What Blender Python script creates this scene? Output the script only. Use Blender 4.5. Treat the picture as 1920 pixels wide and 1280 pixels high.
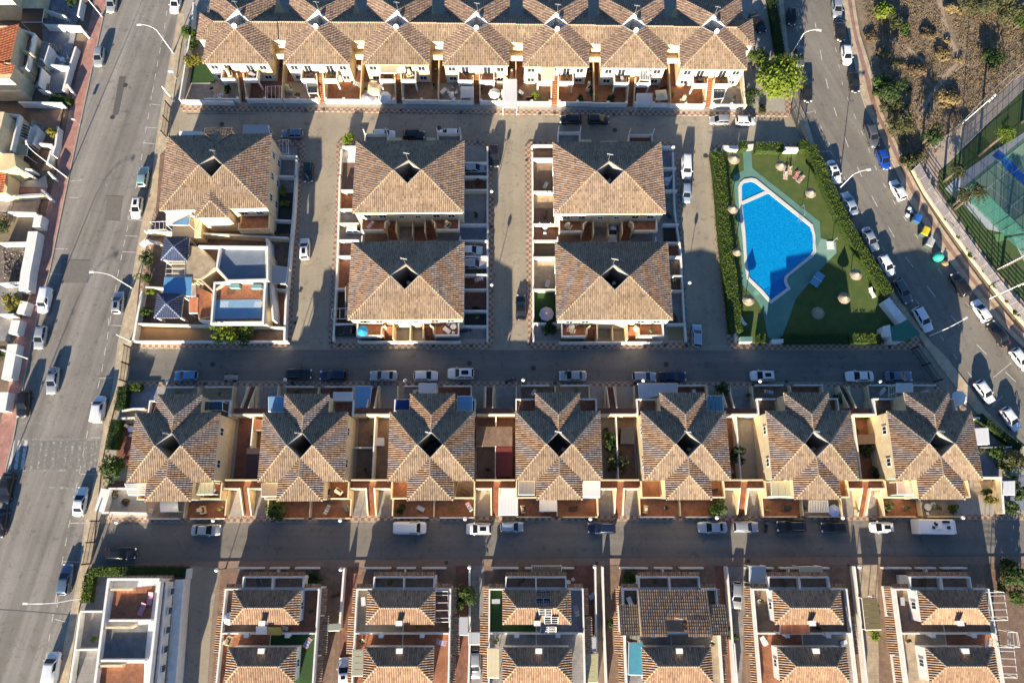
import bpy, bmesh, math, random
from mathutils import Vector, Matrix
random.seed(7)
R = math.radians
for _o in list(bpy.data.objects): bpy.data.objects.remove(_o)
sc = bpy.context.scene
COL = sc.collection

# ------------------------------------------------------------------ camera
FPX, CAMH, TILT = 1280.0, 112.0, R(14.4)
cd = bpy.data.cameras.new('camera'); cam = bpy.data.objects.new('camera', cd); COL.objects.link(cam)
cam.location = (0, 0, CAMH); cam.rotation_euler = (TILT, 0, 0)
cd.sensor_width = 36; cd.lens = 36*FPX/1920; cd.clip_start = 1; cd.clip_end = 3000
sc.camera = cam
# ------------------------------------------------------------------ sky, sun, exposure
SUN_EL, SUN_AZ = 15.0, 12.6          # shadows run north, 11.7 degrees towards the east
w = bpy.data.worlds.new('World'); sc.world = w; w.use_nodes = True
nt = w.node_tree; bg = nt.nodes['Background']
sky = nt.nodes.new('ShaderNodeTexSky'); sky.sky_type = 'NISHITA'; sky.sun_disc = False
sky.dust_density = 0.3; sky.ozone_density = 5.0; sky.air_density = 1.0; sky.sun_elevation = R(SUN_EL); sky.sun_rotation = R(180+SUN_AZ)
nt.links.new(sky.outputs[0], bg.inputs[0]); bg.inputs[1].default_value = 0.062
sl = bpy.data.lights.new('sun', 'SUN'); sl.energy = 5.0; sl.angle = R(0.5); sl.color = (1.0, 0.86, 0.66)
so = bpy.data.objects.new('sun', sl); COL.objects.link(so)
_d = Vector((math.sin(R(SUN_AZ))*math.cos(R(SUN_EL)), math.cos(R(SUN_AZ))*math.cos(R(SUN_EL)), -math.sin(R(SUN_EL))))
so.rotation_euler = _d.to_track_quat('-Z', 'Y').to_euler(); so.location = (-20, -120, 60)
sc.view_settings.view_transform = 'Standard'; sc.view_settings.look = 'None'
sc.view_settings.exposure = 1.68; sc.view_settings.gamma = 1; sc.view_settings.use_curve_mapping = False
sc.render.engine = 'CYCLES'; sc.cycles.max_bounces = 6; sc.cycles.use_denoising = True
try: sc.cycles.denoiser = 'OPENIMAGEDENOISE'
except Exception: pass

# ------------------------------------------------------------------ from photograph measurements to metres
CT, ST = math.cos(TILT), math.sin(TILT)
def P(px, py, z=0.0):
    u = (px-960)/FPX; v = (640-py)/FPX
    t = (z-CAMH)/(v*ST-CT)
    return Vector((u*t, (v*CT+ST)*t, z))
ZO = dict(A=(0,0),B=(480,0),C=(960,0),D=(1440,0),E=(0,320),F=(480,320),G=(960,320),H=(1440,320),
          I=(0,640),J=(480,640),K=(960,640),L=(1440,640),M=(0,960),N=(480,960),O=(960,960),Q=(1440,960))
def pts(zone, s):
    """survey points: 'x,y x,y' read in one of the sixteen tiles at 4x; zone '' = whole photograph"""
    out = []
    for t in s.split():
        x, y = map(float, t.split(','))
        if zone: ox, oy = ZO[zone]; x, y = ox+x/4, oy+y/4
        out.append((x, y))
    return out
def W(zone, s, z=0.0): return [P(x, y, z) for x, y in pts(zone, s)]

# ------------------------------------------------------------------ materials
MATS = {}
def mat(name, rgb, rough=0.8, var=0.0, scale=2.0, bump=0.0, bscale=20.0, metal=0.0, spec=0.5, rgb2=None, detail=4, coat=0.0):
    if name in MATS: return MATS[name]
    m = bpy.data.materials.new(name); m.use_nodes = True; n = m.node_tree.nodes; L = m.node_tree.links
    b = n['Principled BSDF']; b.inputs['Base Color'].default_value = (*rgb, 1); b.inputs['Roughness'].default_value = rough
    b.inputs['Metallic'].default_value = metal; b.inputs['Specular IOR Level'].default_value = spec
    if coat: b.inputs['Coat Weight'].default_value = coat; b.inputs['Coat Roughness'].default_value = 0.06
    if var or rgb2:
        g = n.new('ShaderNodeNewGeometry'); t = n.new('ShaderNodeTexNoise'); t.inputs['Scale'].default_value = scale
        t.inputs['Detail'].default_value = detail; t.inputs['Roughness'].default_value = 0.62
        L.new(g.outputs['Position'], t.inputs['Vector'])
        r = n.new('ShaderNodeMapRange'); r.inputs[1].default_value = 0.3; r.inputs[2].default_value = 0.7
        L.new(t.outputs['Fac'], r.inputs[0])
        mx = n.new('ShaderNodeMix'); mx.data_type = 'RGBA'
        c2 = rgb2 or tuple(c*(1-var) for c in rgb); c1 = rgb if rgb2 else tuple(min(1, c*(1+var)) for c in rgb)
        mx.inputs[6].default_value = (*c1, 1); mx.inputs[7].default_value = (*c2, 1)
        L.new(r.outputs[0], mx.inputs[0]); L.new(mx.outputs[2], b.inputs['Base Color'])
    if bump:
        g2 = n.new('ShaderNodeNewGeometry'); t2 = n.new('ShaderNodeTexNoise'); t2.inputs['Scale'].default_value = bscale; t2.inputs['Detail'].default_value = 3
        L.new(g2.outputs['Position'], t2.inputs['Vector'])
        bp = n.new('ShaderNodeBump'); bp.inputs['Strength'].default_value = bump; bp.inputs['Distance'].default_value = 0.05
        L.new(t2.outputs['Fac'], bp.inputs['Height']); L.new(bp.outputs[0], b.inputs['Normal'])
    MATS[name] = m; return m
def _nodes(m): return m.node_tree.nodes, m.node_tree.links, m.node_tree.nodes['Principled BSDF']

def checker_mat(name, a, b_, size, rot=R(1.1), var=0.2, grout=0.0):
    m = mat(name, a, 0.85); n, L, b = _nodes(m)
    g = n.new('ShaderNodeNewGeometry'); mp = n.new('ShaderNodeMapping'); mp.inputs['Rotation'].default_value = (0, 0, rot)
    mp.inputs['Location'].default_value = (0.013, 0.017, 0.5)
    L.new(g.outputs['Position'], mp.inputs[0])
    c = n.new('ShaderNodeTexChecker'); c.inputs['Scale'].default_value = 1/size
    # flatten z so that the squares stay put on level ground
    sx = n.new('ShaderNodeSeparateXYZ'); cx = n.new('ShaderNodeCombineXYZ'); cx.inputs[2].default_value = 0.25
    L.new(mp.outputs[0], sx.inputs[0]); L.new(sx.outputs[0], cx.inputs[0]); L.new(sx.outputs[1], cx.inputs[1])
    L.new(cx.outputs[0], c.inputs['Vector']); c.inputs[1].default_value = (*a, 1); c.inputs[2].default_value = (*b_, 1)
    t = n.new('ShaderNodeTexNoise'); t.inputs['Scale'].default_value = 0.6; t.inputs['Detail'].default_value = 6
    L.new(g.outputs['Position'], t.inputs['Vector'])
    mr = n.new('ShaderNodeMapRange'); mr.inputs[1].default_value = .3; mr.inputs[2].default_value = .7; mr.inputs[3].default_value = 1-var; mr.inputs[4].default_value = 1+var
    L.new(t.outputs['Fac'], mr.inputs[0])
    mx = n.new('ShaderNodeMix'); mx.data_type = 'RGBA'; mx.blend_type = 'MULTIPLY'; mx.inputs[0].default_value = 1
    L.new(c.outputs[0], mx.inputs[6]); L.new(mr.outputs[0], mx.inputs[7]); L.new(mx.outputs[2], b.inputs['Base Color'])
    return m

def tiled_floor(name, rgb, size=0.33, var=0.18, rot=R(1.1), groutk=0.72):
    """ceramic paving: joints and a slight change of tone from tile to tile"""
    m = mat(name, rgb, 0.6); n, L, b = _nodes(m)
    g = n.new('ShaderNodeNewGeometry'); mp = n.new('ShaderNodeMapping'); mp.inputs['Rotation'].default_value = (0, 0, rot)
    L.new(g.outputs['Position'], mp.inputs[0])
    br = n.new('ShaderNodeTexBrick'); br.offset = 0.0; br.inputs['Scale'].default_value = 1
    br.inputs['Brick Width'].default_value = size; br.inputs['Row Height'].default_value = size; br.inputs['Mortar Size'].default_value = 0.012
    br.inputs['Color1'].default_value = (*[c*(1-var) for c in rgb], 1); br.inputs['Color2'].default_value = (*[min(1, c*(1+var)) for c in rgb], 1)
    br.inputs['Mortar'].default_value = (*[c*groutk for c in rgb], 1)
    L.new(mp.outputs[0], br.inputs['Vector'])
    t = n.new('ShaderNodeTexNoise'); t.inputs['Scale'].default_value = 0.8; t.inputs['Detail'].default_value = 6
    L.new(g.outputs['Position'], t.inputs['Vector'])
    mr = n.new('ShaderNodeMapRange'); mr.inputs[1].default_value = .3; mr.inputs[2].default_value = .7; mr.inputs[3].default_value = .78; mr.inputs[4].default_value = 1.15
    L.new(t.outputs['Fac'], mr.inputs[0])
    mx = n.new('ShaderNodeMix'); mx.data_type = 'RGBA'; mx.blend_type = 'MULTIPLY'; mx.inputs[0].default_value = 1
    L.new(br.outputs[0], mx.inputs[6]); L.new(mr.outputs[0], mx.inputs[7]); L.new(mx.outputs[2], b.inputs['Base Color'])
    return m

def asphalt_mat(name, rgb, ang, streak=0.25):
    """worn asphalt: fine grain, blotches and streaks along the way of travel (ang = heading of the road)"""
    m = mat(name, rgb, 0.9); n, L, b = _nodes(m)
    g = n.new('ShaderNodeNewGeometry')
    def noise(sc_, det, vec=None, rough=.6):
        t = n.new('ShaderNodeTexNoise'); t.inputs['Scale'].default_value = sc_; t.inputs['Detail'].default_value = det; t.inputs['Roughness'].default_value = rough
        L.new(vec or g.outputs['Position'], t.inputs['Vector']); return t.outputs['Fac']
    m0 = n.new('ShaderNodeMapping'); m0.inputs['Rotation'].default_value = (0, 0, -ang); L.new(g.outputs['Position'], m0.inputs[0])
    mp = n.new('ShaderNodeMapping'); mp.inputs['Scale'].default_value = (0.012, 0.55, 1); L.new(m0.outputs[0], mp.inputs[0])
    def ramp(s, lo, hi, a=.3, c=.7):
        r = n.new('ShaderNodeMapRange'); r.inputs[1].default_value = a; r.inputs[2].default_value = c; r.inputs[3].default_value = lo; r.inputs[4].default_value = hi
        L.new(s, r.inputs[0]); return r.outputs[0]
    def mul(a, c):
        k = n.new('ShaderNodeMath'); k.operation = 'MULTIPLY'; L.new(a, k.inputs[0]); L.new(c, k.inputs[1]); return k.outputs[0]
    f = mul(mul(ramp(noise(.9, 5, mp.outputs[0]), 1-streak, 1+streak), ramp(noise(.11, 5), .86, 1.14)), mul(ramp(noise(14, 3), .88, 1.12), ramp(noise(2.2, 6, rough=.75), .9, 1.1)))
    vo = n.new('ShaderNodeTexVoronoi'); vo.feature = 'DISTANCE_TO_EDGE'; vo.inputs['Scale'].default_value = .13
    wn = n.new('ShaderNodeTexNoise'); wn.inputs['Scale'].default_value = .5; wn.inputs['Detail'].default_value = 5
    L.new(g.outputs['Position'], wn.inputs['Vector'])
    va = n.new('ShaderNodeVectorMath'); va.operation = 'SCALE'; va.inputs['Scale'].default_value = 5
    L.new(wn.outputs['Color'], va.inputs[0]); vb = n.new('ShaderNodeVectorMath'); L.new(va.outputs[0], vb.inputs[0]); L.new(g.outputs['Position'], vb.inputs[1])
    L.new(vb.outputs[0], vo.inputs['Vector'])
    f = mul(mul(f, ramp(vo.outputs[0], .72, 1, 0.0, .012)), ramp(noise(.75, 3, rough=.5), 1.03, .74, .60, .72))
    mx = n.new('ShaderNodeMix'); mx.data_type = 'RGBA'; mx.blend_type = 'MULTIPLY'; mx.inputs[0].default_value = 1
    mx.inputs[6].default_value = (*rgb, 1); L.new(f, mx.inputs[7]); L.new(mx.outputs[2], b.inputs['Base Color'])
    bp = n.new('ShaderNodeBump'); bp.inputs['Strength'].default_value = .25; bp.inputs['Distance'].default_value = .02
    L.new(noise(30, 2), bp.inputs['Height']); L.new(bp.outputs[0], b.inputs['Normal'])
    return m

def tile_mat(name, cols, k=1.0):
    """fired clay tiles: each tile its own tone (tile number kept in the UV map), weather stains over it"""
    m = mat(name, cols[0], 0.85); n, L, b = _nodes(m)
    u = n.new('ShaderNodeUVMap'); wn = n.new('ShaderNodeTexWhiteNoise'); wn.noise_dimensions = '2D'; L.new(u.outputs[0], wn.inputs['Vector'])
    cr = n.new('ShaderNodeValToRGB'); e = cr.color_ramp.elements
    e[0].position = 0; e[0].color = (*[c*k for c in cols[0]], 1); e[1].position = 1; e[1].color = (*[c*k for c in cols[-1]], 1)
    for i, c in enumerate(cols[1:-1]): x = e.new((i+1)/(len(cols)-1)); x.color = (*[q*k for q in c], 1)
    L.new(wn.outputs['Value'], cr.inputs[0])
    oi = n.new('ShaderNodeObjectInfo'); ov = n.new('ShaderNodeMapRange'); ov.inputs[3].default_value = .84; ov.inputs[4].default_value = 1.1; L.new(oi.outputs['Random'], ov.inputs[0])
    g = n.new('ShaderNodeNewGeometry'); t = n.new('ShaderNodeTexNoise'); t.inputs['Scale'].default_value = .4; t.inputs['Detail'].default_value = 7; t.inputs['Roughness'].default_value = .7
    L.new(g.outputs['Position'], t.inputs['Vector'])
    mr = n.new('ShaderNodeMapRange'); mr.inputs[1].default_value = .3; mr.inputs[2].default_value = .7; mr.inputs[3].default_value = .74; mr.inputs[4].default_value = 1.16
    L.new(t.outputs['Fac'], mr.inputs[0])
    mx = n.new('ShaderNodeMix'); mx.data_type = 'RGBA'; mx.blend_type = 'MULTIPLY'; mx.inputs[0].default_value = 1
    mo = n.new('ShaderNodeMath'); mo.operation = 'MULTIPLY'; L.new(mr.outputs[0], mo.inputs[0]); L.new(ov.outputs[0], mo.inputs[1])
    L.new(cr.outputs[0], mx.inputs[6]); L.new(mo.outputs[0], mx.inputs[7]); L.new(mx.outputs[2], b.inputs['Base Color'])
    return m

def worn_paint(name, rgb, keep=0.6):
    """road paint rubbed away in places (alpha from noise)"""
    m = mat(name, rgb, 0.7); n, L, b = _nodes(m)
    g = n.new('ShaderNodeNewGeometry'); t = n.new('ShaderNodeTexNoise'); t.inputs['Scale'].default_value = 1.6; t.inputs['Detail'].default_value = 8; t.inputs['Roughness'].default_value = .75
    L.new(g.outputs['Position'], t.inputs['Vector'])
    r = n.new('ShaderNodeMapRange'); r.inputs[1].default_value = .62-keep*.3; r.inputs[2].default_value = .75-keep*.3; r.inputs[3].default_value = 0.02; r.inputs[4].default_value = .9
    L.new(t.outputs['Fac'], r.inputs[0]); L.new(r.outputs[0], b.inputs['Alpha'])
    return m

# ------------------------------------------------------------------ mesh helpers
class MB:
    def __init__(s): s.v = []; s.f = []
    def add(s, vs, fs):
        o = len(s.v); s.v += [tuple(v) for v in vs]; s.f += [tuple(i+o for i in f) for f in fs]
    def box(s, c, size, rz=0.0):
        x, y, z = [q/2 for q in size]; ca, sa = math.cos(rz), math.sin(rz)
        vs = [(c[0]+i*x*ca-j*y*sa, c[1]+i*x*sa+j*y*ca, c[2]+k*z) for k in (-1, 1) for i, j in ((-1,-1),(1,-1),(1,1),(-1,1))]
        s.add(vs, [(3,2,1,0),(4,5,6,7),(0,1,5,4),(1,2,6,5),(2,3,7,6),(3,0,4,7)])
    def prism(s, poly, z0, z1, top_in=0.0):
        poly = [(p[0], p[1]) for p in poly]
        a = sum(poly[i][0]*poly[(i+1) % len(poly)][1]-poly[(i+1) % len(poly)][0]*poly[i][1] for i in range(len(poly)))
        if a < 0: poly = poly[::-1]
        n = len(poly)
        s.add([(x, y, z0) for x, y in poly]+[(x, y, z1) for x, y in poly],
              [tuple(range(n-1, -1, -1)), tuple(range(n, 2*n))]+[(i, (i+1) % n, n+(i+1) % n, n+i) for i in range(n)])
    def sheet(s, poly, z):
        poly = [(p[0], p[1]) for p in poly]
        a = sum(poly[i][0]*poly[(i+1) % len(poly)][1]-poly[(i+1) % len(poly)][0]*poly[i][1] for i in range(len(poly)))
        if a < 0: poly = poly[::-1]
        s.add([(x, y, z) for x, y in poly], [tuple(range(len(poly)))])
    def strip(s, line, t, z0, z1, closed=False, zs=None):
        """a wall of thickness t along a plan line, mitred at its corners; zs = top height per point"""
        p = [Vector((q[0], q[1])) for q in line]; n = len(p)
        Lp, Rp = [], []
        for i in range(n):
            if closed: a, b = p[i-1], p[(i+1) % n]
            else: a, b = p[max(0, i-1)], p[min(n-1, i+1)]
            d1 = (p[i]-a); d2 = (b-p[i])
            if d1.length < 1e-6: d1 = d2
            if d2.length < 1e-6: d2 = d1
            d1 = d1.normalized(); d2 = d2.normalized()
            n1 = Vector((-d1.y, d1.x)); n2 = Vector((-d2.y, d2.x)); m = n1+n2
            if m.length < .3: m = n1
            m = m.normalized(); k = t/2/max(.45, m.dot(n1))
            Lp.append(p[i]+m*k); Rp.append(p[i]-m*k)
        tz = zs or [z1]*n
        vs = []
        for i in range(n):
            vs += [(Lp[i].x, Lp[i].y, z0), (Rp[i].x, Rp[i].y, z0), (Rp[i].x, Rp[i].y, tz[i]), (Lp[i].x, Lp[i].y, tz[i])]
        fs = []
        for i in range(n if closed else n-1):
            a = 4*i; b = 4*((i+1) % n)
            for k in range(4): fs.append((a+k, a+(k+1) % 4, b+(k+1) % 4, b+k))
        if not closed: fs += [(3, 2, 1, 0), (4*n-4, 4*n-3, 4*n-2, 4*n-1)]
        s.add(vs, fs)
    def tube(s, path, rad, n=6, caps=True):
        path = [Vector(p) for p in path]; rs = rad if isinstance(rad, (list, tuple)) else [rad]*len(path)
        o = []
        up = Vector((0, 0, 1))
        for i, p in enumerate(path):
            d = (path[min(i+1, len(path)-1)]-path[max(0, i-1)]).normalized()
            a = d.cross(up if abs(d.z) < .9 else Vector((1, 0, 0))).normalized(); b = d.cross(a)
            o += [p+(a*math.cos(2*math.pi*k/n)+b*math.sin(2*math.pi*k/n))*rs[i] for k in range(n)]
        fs = [(i*n+k, i*n+(k+1) % n, (i+1)*n+(k+1) % n, (i+1)*n+k) for i in range(len(path)-1) for k in range(n)]
        if caps: fs += [tuple(range(n)), tuple((len(path)-1)*n+k for k in range(n-1, -1, -1))]
        s.add(o, fs)
    def lathe(s, prof, n=12, c=(0, 0, 0)):
        """prof = [(r, z)] turned round the z axis"""
        vs = [(c[0]+r*math.cos(2*math.pi*k/n), c[1]+r*math.sin(2*math.pi*k/n), c[2]+z) for r, z in prof for k in range(n)]
        fs = [(i*n+k, i*n+(k+1) % n, (i+1)*n+(k+1) % n, (i+1)*n+k) for i in range(len(prof)-1) for k in range(n)]
        fs += [tuple(range(n-1, -1, -1)), tuple((len(prof)-1)*n+k for k in range(n))]
        s.add(vs, fs)
    def mesh(s, name, m, smooth=False, off=(0, 0, 0)):
        me = bpy.data.meshes.new(name)
        v = s.v if not any(off) else [(x-off[0], y-off[1], z-off[2]) for x, y, z in s.v]
        me.from_pydata(v, [], s.f); me.validate()
        if m: me.materials.append(m)
        if smooth: me.polygons.foreach_set('use_smooth', [True]*len(me.polygons))
        return me
def link(name, me, parent=None):
    o = bpy.data.objects.new(name, me); COL.objects.link(o)
    if parent: o.parent = parent
    return o
def put(name, mb, m, parent=None, smooth=False, kind=None, label=None):
    """link MB as one object; under a parent the shape is stored relative to it"""
    off = tuple(parent_loc(parent)) if parent else (0, 0, 0)
    o = link(name, mb.mesh(name, m, smooth, off), parent)
    if kind: o['kind'] = kind
    if label: o['label'] = label
    return o
def parent_loc(p):
    v = Vector((0, 0, 0))
    while p: v = v+p.location; p = p.parent
    return v
def tag(o, label=None, cat=None, group=None, kind=None):
    if label: o['label'] = label
    if cat: o['category'] = cat
    if group: o['group'] = group
    if kind: o['kind'] = kind
    return o
def thing(name, label, cat, loc=(0, 0, 0), rz=0.0, group=None):
    o = bpy.data.objects.new(name, None); COL.objects.link(o); o.location = loc; o.rotation_euler = (0, 0, rz)
    o.empty_display_size = .2
    return tag(o, label, cat, group)
def solo(name, mb, m, label, cat, group=None, smooth=False):
    return tag(put(name, mb, m, None, smooth), label, cat, group)
def structure(name, mb, m, smooth=False): return put(name, mb, m, None, smooth, 'structure')
def dup(root, loc, rz=0.0, label=None, group=None, scale=None):
    r = root.copy(); COL.objects.link(r); r.location = loc; r.rotation_euler = (0, 0, rz)
    if label: r['label'] = label
    if group: r['group'] = group
    if scale: r.scale = (scale,)*3 if not isinstance(scale, tuple) else scale
    for ch in KIDS(root):
        c = ch.copy(); COL.objects.link(c); c.parent = r
        for g in KIDS(ch):
            d = g.copy(); COL.objects.link(d); d.parent = c
    return r
_kid = {}
def KIDS(o):
    if o.name not in _kid: _kid[o.name] = list(o.children)
    return _kid[o.name]
def frame(c, rz):
    """local plan (x east, y north) -> world"""
    ca, sa = math.cos(rz), math.sin(rz)
    return lambda x, y, z=0.0: Vector((c[0]+x*ca-y*sa, c[1]+x*sa+y*ca, z))

# ------------------------------------------------------------------ palette
M_EARTH = mat('dry_earth', (.21, .155, .105), 1, rgb2=(.13, .10, .075), scale=.35, bump=.5, bscale=3, detail=8)
M_ASPH = asphalt_mat('avenue_asphalt', (.205, .19, .17), R(80), .34)
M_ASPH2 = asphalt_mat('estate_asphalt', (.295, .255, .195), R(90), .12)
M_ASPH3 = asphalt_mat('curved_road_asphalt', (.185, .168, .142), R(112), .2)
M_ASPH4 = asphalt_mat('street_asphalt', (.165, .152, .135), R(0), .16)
M_PATCH = mat('asphalt_patch', (.10, .095, .09), .95, var=.15, scale=3)
M_PINK = tiled_floor('pink_paving', (.40, .205, .165), .4, .12)
M_REDSTRIP = tiled_floor('red_paving', (.31, .18, .14), .3, .12)
M_CREAMPAVE = tiled_floor('cream_paving', (.47, .38, .26), .4, .10)
M_CHECK = checker_mat('checked_paving', (.40, .31, .22), (.22, .125, .10), .52)
M_KERB = mat('kerb_stone', (.38, .34, .28), .9, var=.15, scale=2)
M_PAVE2 = mat('brown_paving', (.23, .165, .125), .9, var=.12, scale=1.2)
M_PAINT = worn_paint('road_paint', (.60, .585, .55), .9)
M_FAINT = worn_paint('worn_road_paint', (.42, .40, .37), .5)
M_TERRA = tiled_floor('terracotta_floor', (.29, .115, .055), .33)
M_BRICKFLOOR = tiled_floor('rust_floor', (.20, .085, .055), .33)
M_SANDFLOOR = tiled_floor('sand_floor', (.38, .30, .21), .4, .1)
M_GREYFLOOR = tiled_floor('grey_floor', (.25, .235, .225), .4, .1)
M_BROWNFLOOR = tiled_floor('brown_floor', (.20, .13, .09), .4, .15)
M_CONC = mat('concrete', (.33, .30, .26), .9, var=.12, scale=1.5, bump=.1)
M_WHITE = mat('white_render', (.72, .70, .66), .85, var=.13, scale=1.1, detail=8)
M_CREAM = mat('cream_render', (.66, .54, .35), .85, var=.15, scale=1.1, detail=8)
M_YELLOW = mat('yellow_render', (.62, .50, .28), .85, var=.07, scale=.8)
M_ROOF = tile_mat('clay_tiles', [(.175, .115, .08), (.29, .212, .145), (.345, .26, .175), (.23, .158, .11), (.40, .31, .212)])
M_ROOFW = tile_mat('pinkish_tiles_side_light', [(.15, .095, .07), (.27, .18, .13), (.35, .245, .175), (.19, .125, .095), (.42, .315, .23)])  # pinker copy: how light falls on the side slopes, put into colour
M_ROOF5 = tile_mat('brown_clay_tiles', [(.20, .11, .07), (.33, .205, .125), (.40, .265, .165), (.25, .145, .09), (.45, .31, .20)])
M_ROOFR = tile_mat('orange_clay_tiles', [(.42, .12, .05), (.55, .18, .08), (.48, .15, .06), (.60, .24, .12)])
M_ROOFB = tile_mat('blue_glazed_tiles', [(.03, .045, .10), (.045, .065, .135), (.035, .055, .12)])
M_CAP = mat('ridge_tile', (.50, .37, .23), .85, var=.15, scale=2.5)
M_GRASS = mat('lawn', (.10, .118, .03), .95, rgb2=(.042, .088, .014), scale=.55, bump=.6, bscale=14, detail=8)
M_TURF = mat('artificial_turf', (.022, .062, .014), .95, var=.2, scale=3)
M_GLASS = mat('window_glass', (.03, .035, .04), .08, spec=.8)
M_METALW = mat('white_metal', (.75, .75, .74), .4)
M_BLACKM = mat('black_iron', (.02, .02, .022), .5)
M_GALV = mat('galvanised_steel', (.5, .5, .5), .45, metal=.6)
M_BROWNWOOD = mat('brown_wood', (.10, .055, .03), .7, var=.2, scale=5)
M_DARK = mat('near_black', (.05, .045, .04), .9)  # even near-black tone for a few yard floors and box lids
M_BLUEFLOOR = mat('blue_grey_roof_floor', (.14, .17, .22), .75, var=.15, scale=.8)
# ------------------------------------------------------------------ roofs of real barrel tiles
def tiles_mesh(name, polys, m, pitch=.33, course=.46, hgt=.135, lift=.035):
    """polys: list of (convex planar polygon in 3-D, downslope plan direction) -> one mesh of barrel tiles clipped to the polygons"""
    out = bmesh.new(); uvl = out.loops.layers.uv.new('UVMap')
    prof = [(0, 0.0), (.22, .72), (.5, 1.0), (.78, .72), (1, 0.0)]
    for poly, down in polys:
        poly = [Vector(p) for p in poly]
        n = (poly[1]-poly[0]).cross(poly[2]-poly[0])
        if n.length < 1e-6: n = (poly[2]-poly[0]).cross(poly[3]-poly[0])
        n.normalize()
        if n.z < 0: n = -n
        dn = Vector((down[0], down[1], 0)); s = (dn-n*dn.dot(n)).normalized(); e = n.cross(s)
        o = poly[0]
        us = [(p-o).dot(e) for p in poly]; vs = [(p-o).dot(s) for p in poly]
        u0, u1, v0, v1 = min(us), max(us), min(vs), max(vs)
        bm = bmesh.new(); uv = bm.loops.layers.uv.new('UVMap')
        nc = int((u1-u0)/pitch)+2; nr = int((v1-v0)/course)+2
        cu, cv = sum(us)/len(us), sum(vs)/len(vs)
        # keep only tiles that can touch the polygon (half-plane tests in the face's own plane)
        hp = []
        for i in range(len(poly)):
            a = (us[i], vs[i]); b = (us[(i+1) % len(poly)], vs[(i+1) % len(poly)])
            nx, ny = -(b[1]-a[1]), b[0]-a[0]; l = math.hypot(nx, ny)
            if l < 1e-6: continue
            nx /= l; ny /= l
            if (cu-a[0])*nx+(cv-a[1])*ny < 0: nx, ny = -nx, -ny
            hp.append((a, nx, ny))
        phase = random.random()*pitch
        for r in range(nr):
            vb = v1-r*course; va = vb-course
            for c in range(-1, nc):
                ua = u0+c*pitch-phase+pitch*.5
                mx, my = ua+pitch/2, (va+vb)/2
                if any((mx-a[0])*nx+(my-a[1])*ny < -.36 for a, nx, ny in hp): continue
                jl = random.uniform(-.008, .012)
                top, low, foot = [], [], []
                for pu, ph in prof:
                    b0 = o+e*(ua+pu*pitch)
                    top.append(bm.verts.new(b0+s*(va)+n*(ph*hgt)))
                    low.append(bm.verts.new(b0+s*(vb)+n*(ph*hgt+lift+jl)))
                    foot.append(bm.verts.new(b0+s*(vb)+n*(ph*hgt-.01)))
                for k in range(4):
                    for q in ((top[k+1], top[k], low[k], low[k+1]), (low[k+1], low[k], foot[k], foot[k+1])):
                        f = bm.faces.new(q)
                        for l in f.loops: l[uv].uv = (c+.5+hash(name) % 7, r+.5)
        # clip by the polygon's edges
        for a, nx, ny in hp:
            po = o+e*a[0]+s*a[1]; no = -(e*nx+s*ny)
            geo = bm.verts[:]+bm.edges[:]+bm.faces[:]
            bmesh.ops.bisect_plane(bm, geom=geo, plane_co=po, plane_no=no, clear_outer=True)
        tmp = bpy.data.meshes.new('t'); bm.to_mesh(tmp); bm.free(); out.from_mesh(tmp); bpy.data.meshes.remove(tmp)
    me = bpy.data.meshes.new(name); out.to_mesh(me); out.free(); me.materials.append(m)
    return me
def cap_line(mb, a, b, w=.17, h=.15, seg=.5):
    """a run of half-round ridge tiles from a to b"""
    a = Vector(a); b = Vector(b); d = b-a; n = max(1, int(d.length/seg)); d = d/n
    t = d.normalized(); side = Vector((-t.y, t.x, 0)).normalized(); up = side.cross(t)
    if up.z < 0: up = -up
    for i in range(n):
        p0 = a+d*i; p1 = a+d*(i+1)+t*.03; vs = []
        for p, k in ((p0, 1.0), (p1, .84)):
            for ang in (0, 50, 90, 130, 180):
                c, s_ = math.cos(R(ang)), math.sin(R(ang)); vs.append(p+side*c*w*k+up*(s_*h*k-.02))
        mb.add(vs, [(j, j+1, j+6, j+5) for j in range(4)]+[(0, 1, 2, 3, 4), (9, 8, 7, 6, 5)])
def roof(parent, faces, caps, tm, name='roof_tiles', eave=None):
    """faces grouped per slope: each slope is a part of laid tiles; the caps one part"""
    outs = []
    for polys in faces:
        o = link(name, tiles_mesh(name, polys, tm), parent); o['kind'] = 'stuff'; outs.append(o)
    for a, b in caps:
        c = MB(); cap_line(c, a, b); o = link('ridge_cap', c.mesh('ridge_cap', M_CAP), parent); o['kind'] = 'stuff'
    return outs

def hip_roof(parent, x0, x1, y0, y1, z, rise, hip=None, tm=None, sides='NSEW'):
    """hip roof with its ridge east-west over a local rectangle"""
    tm = tm or M_ROOF; yc = (y0+y1)/2; hp = hip if hip is not None else (y1-y0)/2
    hp = min(hp, (x1-x0)/2-.05)
    A, B, C, D = (x0, y1, z), (x1, y1, z), (x1, y0, z), (x0, y0, z); L_, R_ = (x0+hp, yc, z+rise), (x1-hp, yc, z+rise)
    fs = []
    if 'N' in sides: fs.append([([A, B, R_, L_], (0, 1))])
    if 'S' in sides: fs.append([([D, C, R_, L_], (0, -1))])
    if 'E' in sides: fs.append([([B, C, R_], (1, 0))])
    if 'W' in sides: fs.append([([A, D, L_], (-1, 0))])
    roof(parent, fs, [(A, L_), (B, R_), (C, R_), (D, L_), (L_, R_)], tm)
    d = MB(); d.add([A, B, C, D, L_, R_], [(0, 3, 2, 1), (0, 1, 5, 4), (1, 2, 5), (2, 3, 4, 5), (3, 0, 4)])
    link('roof_deck', d.mesh('roof_deck', M_CREAM), parent)

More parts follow.
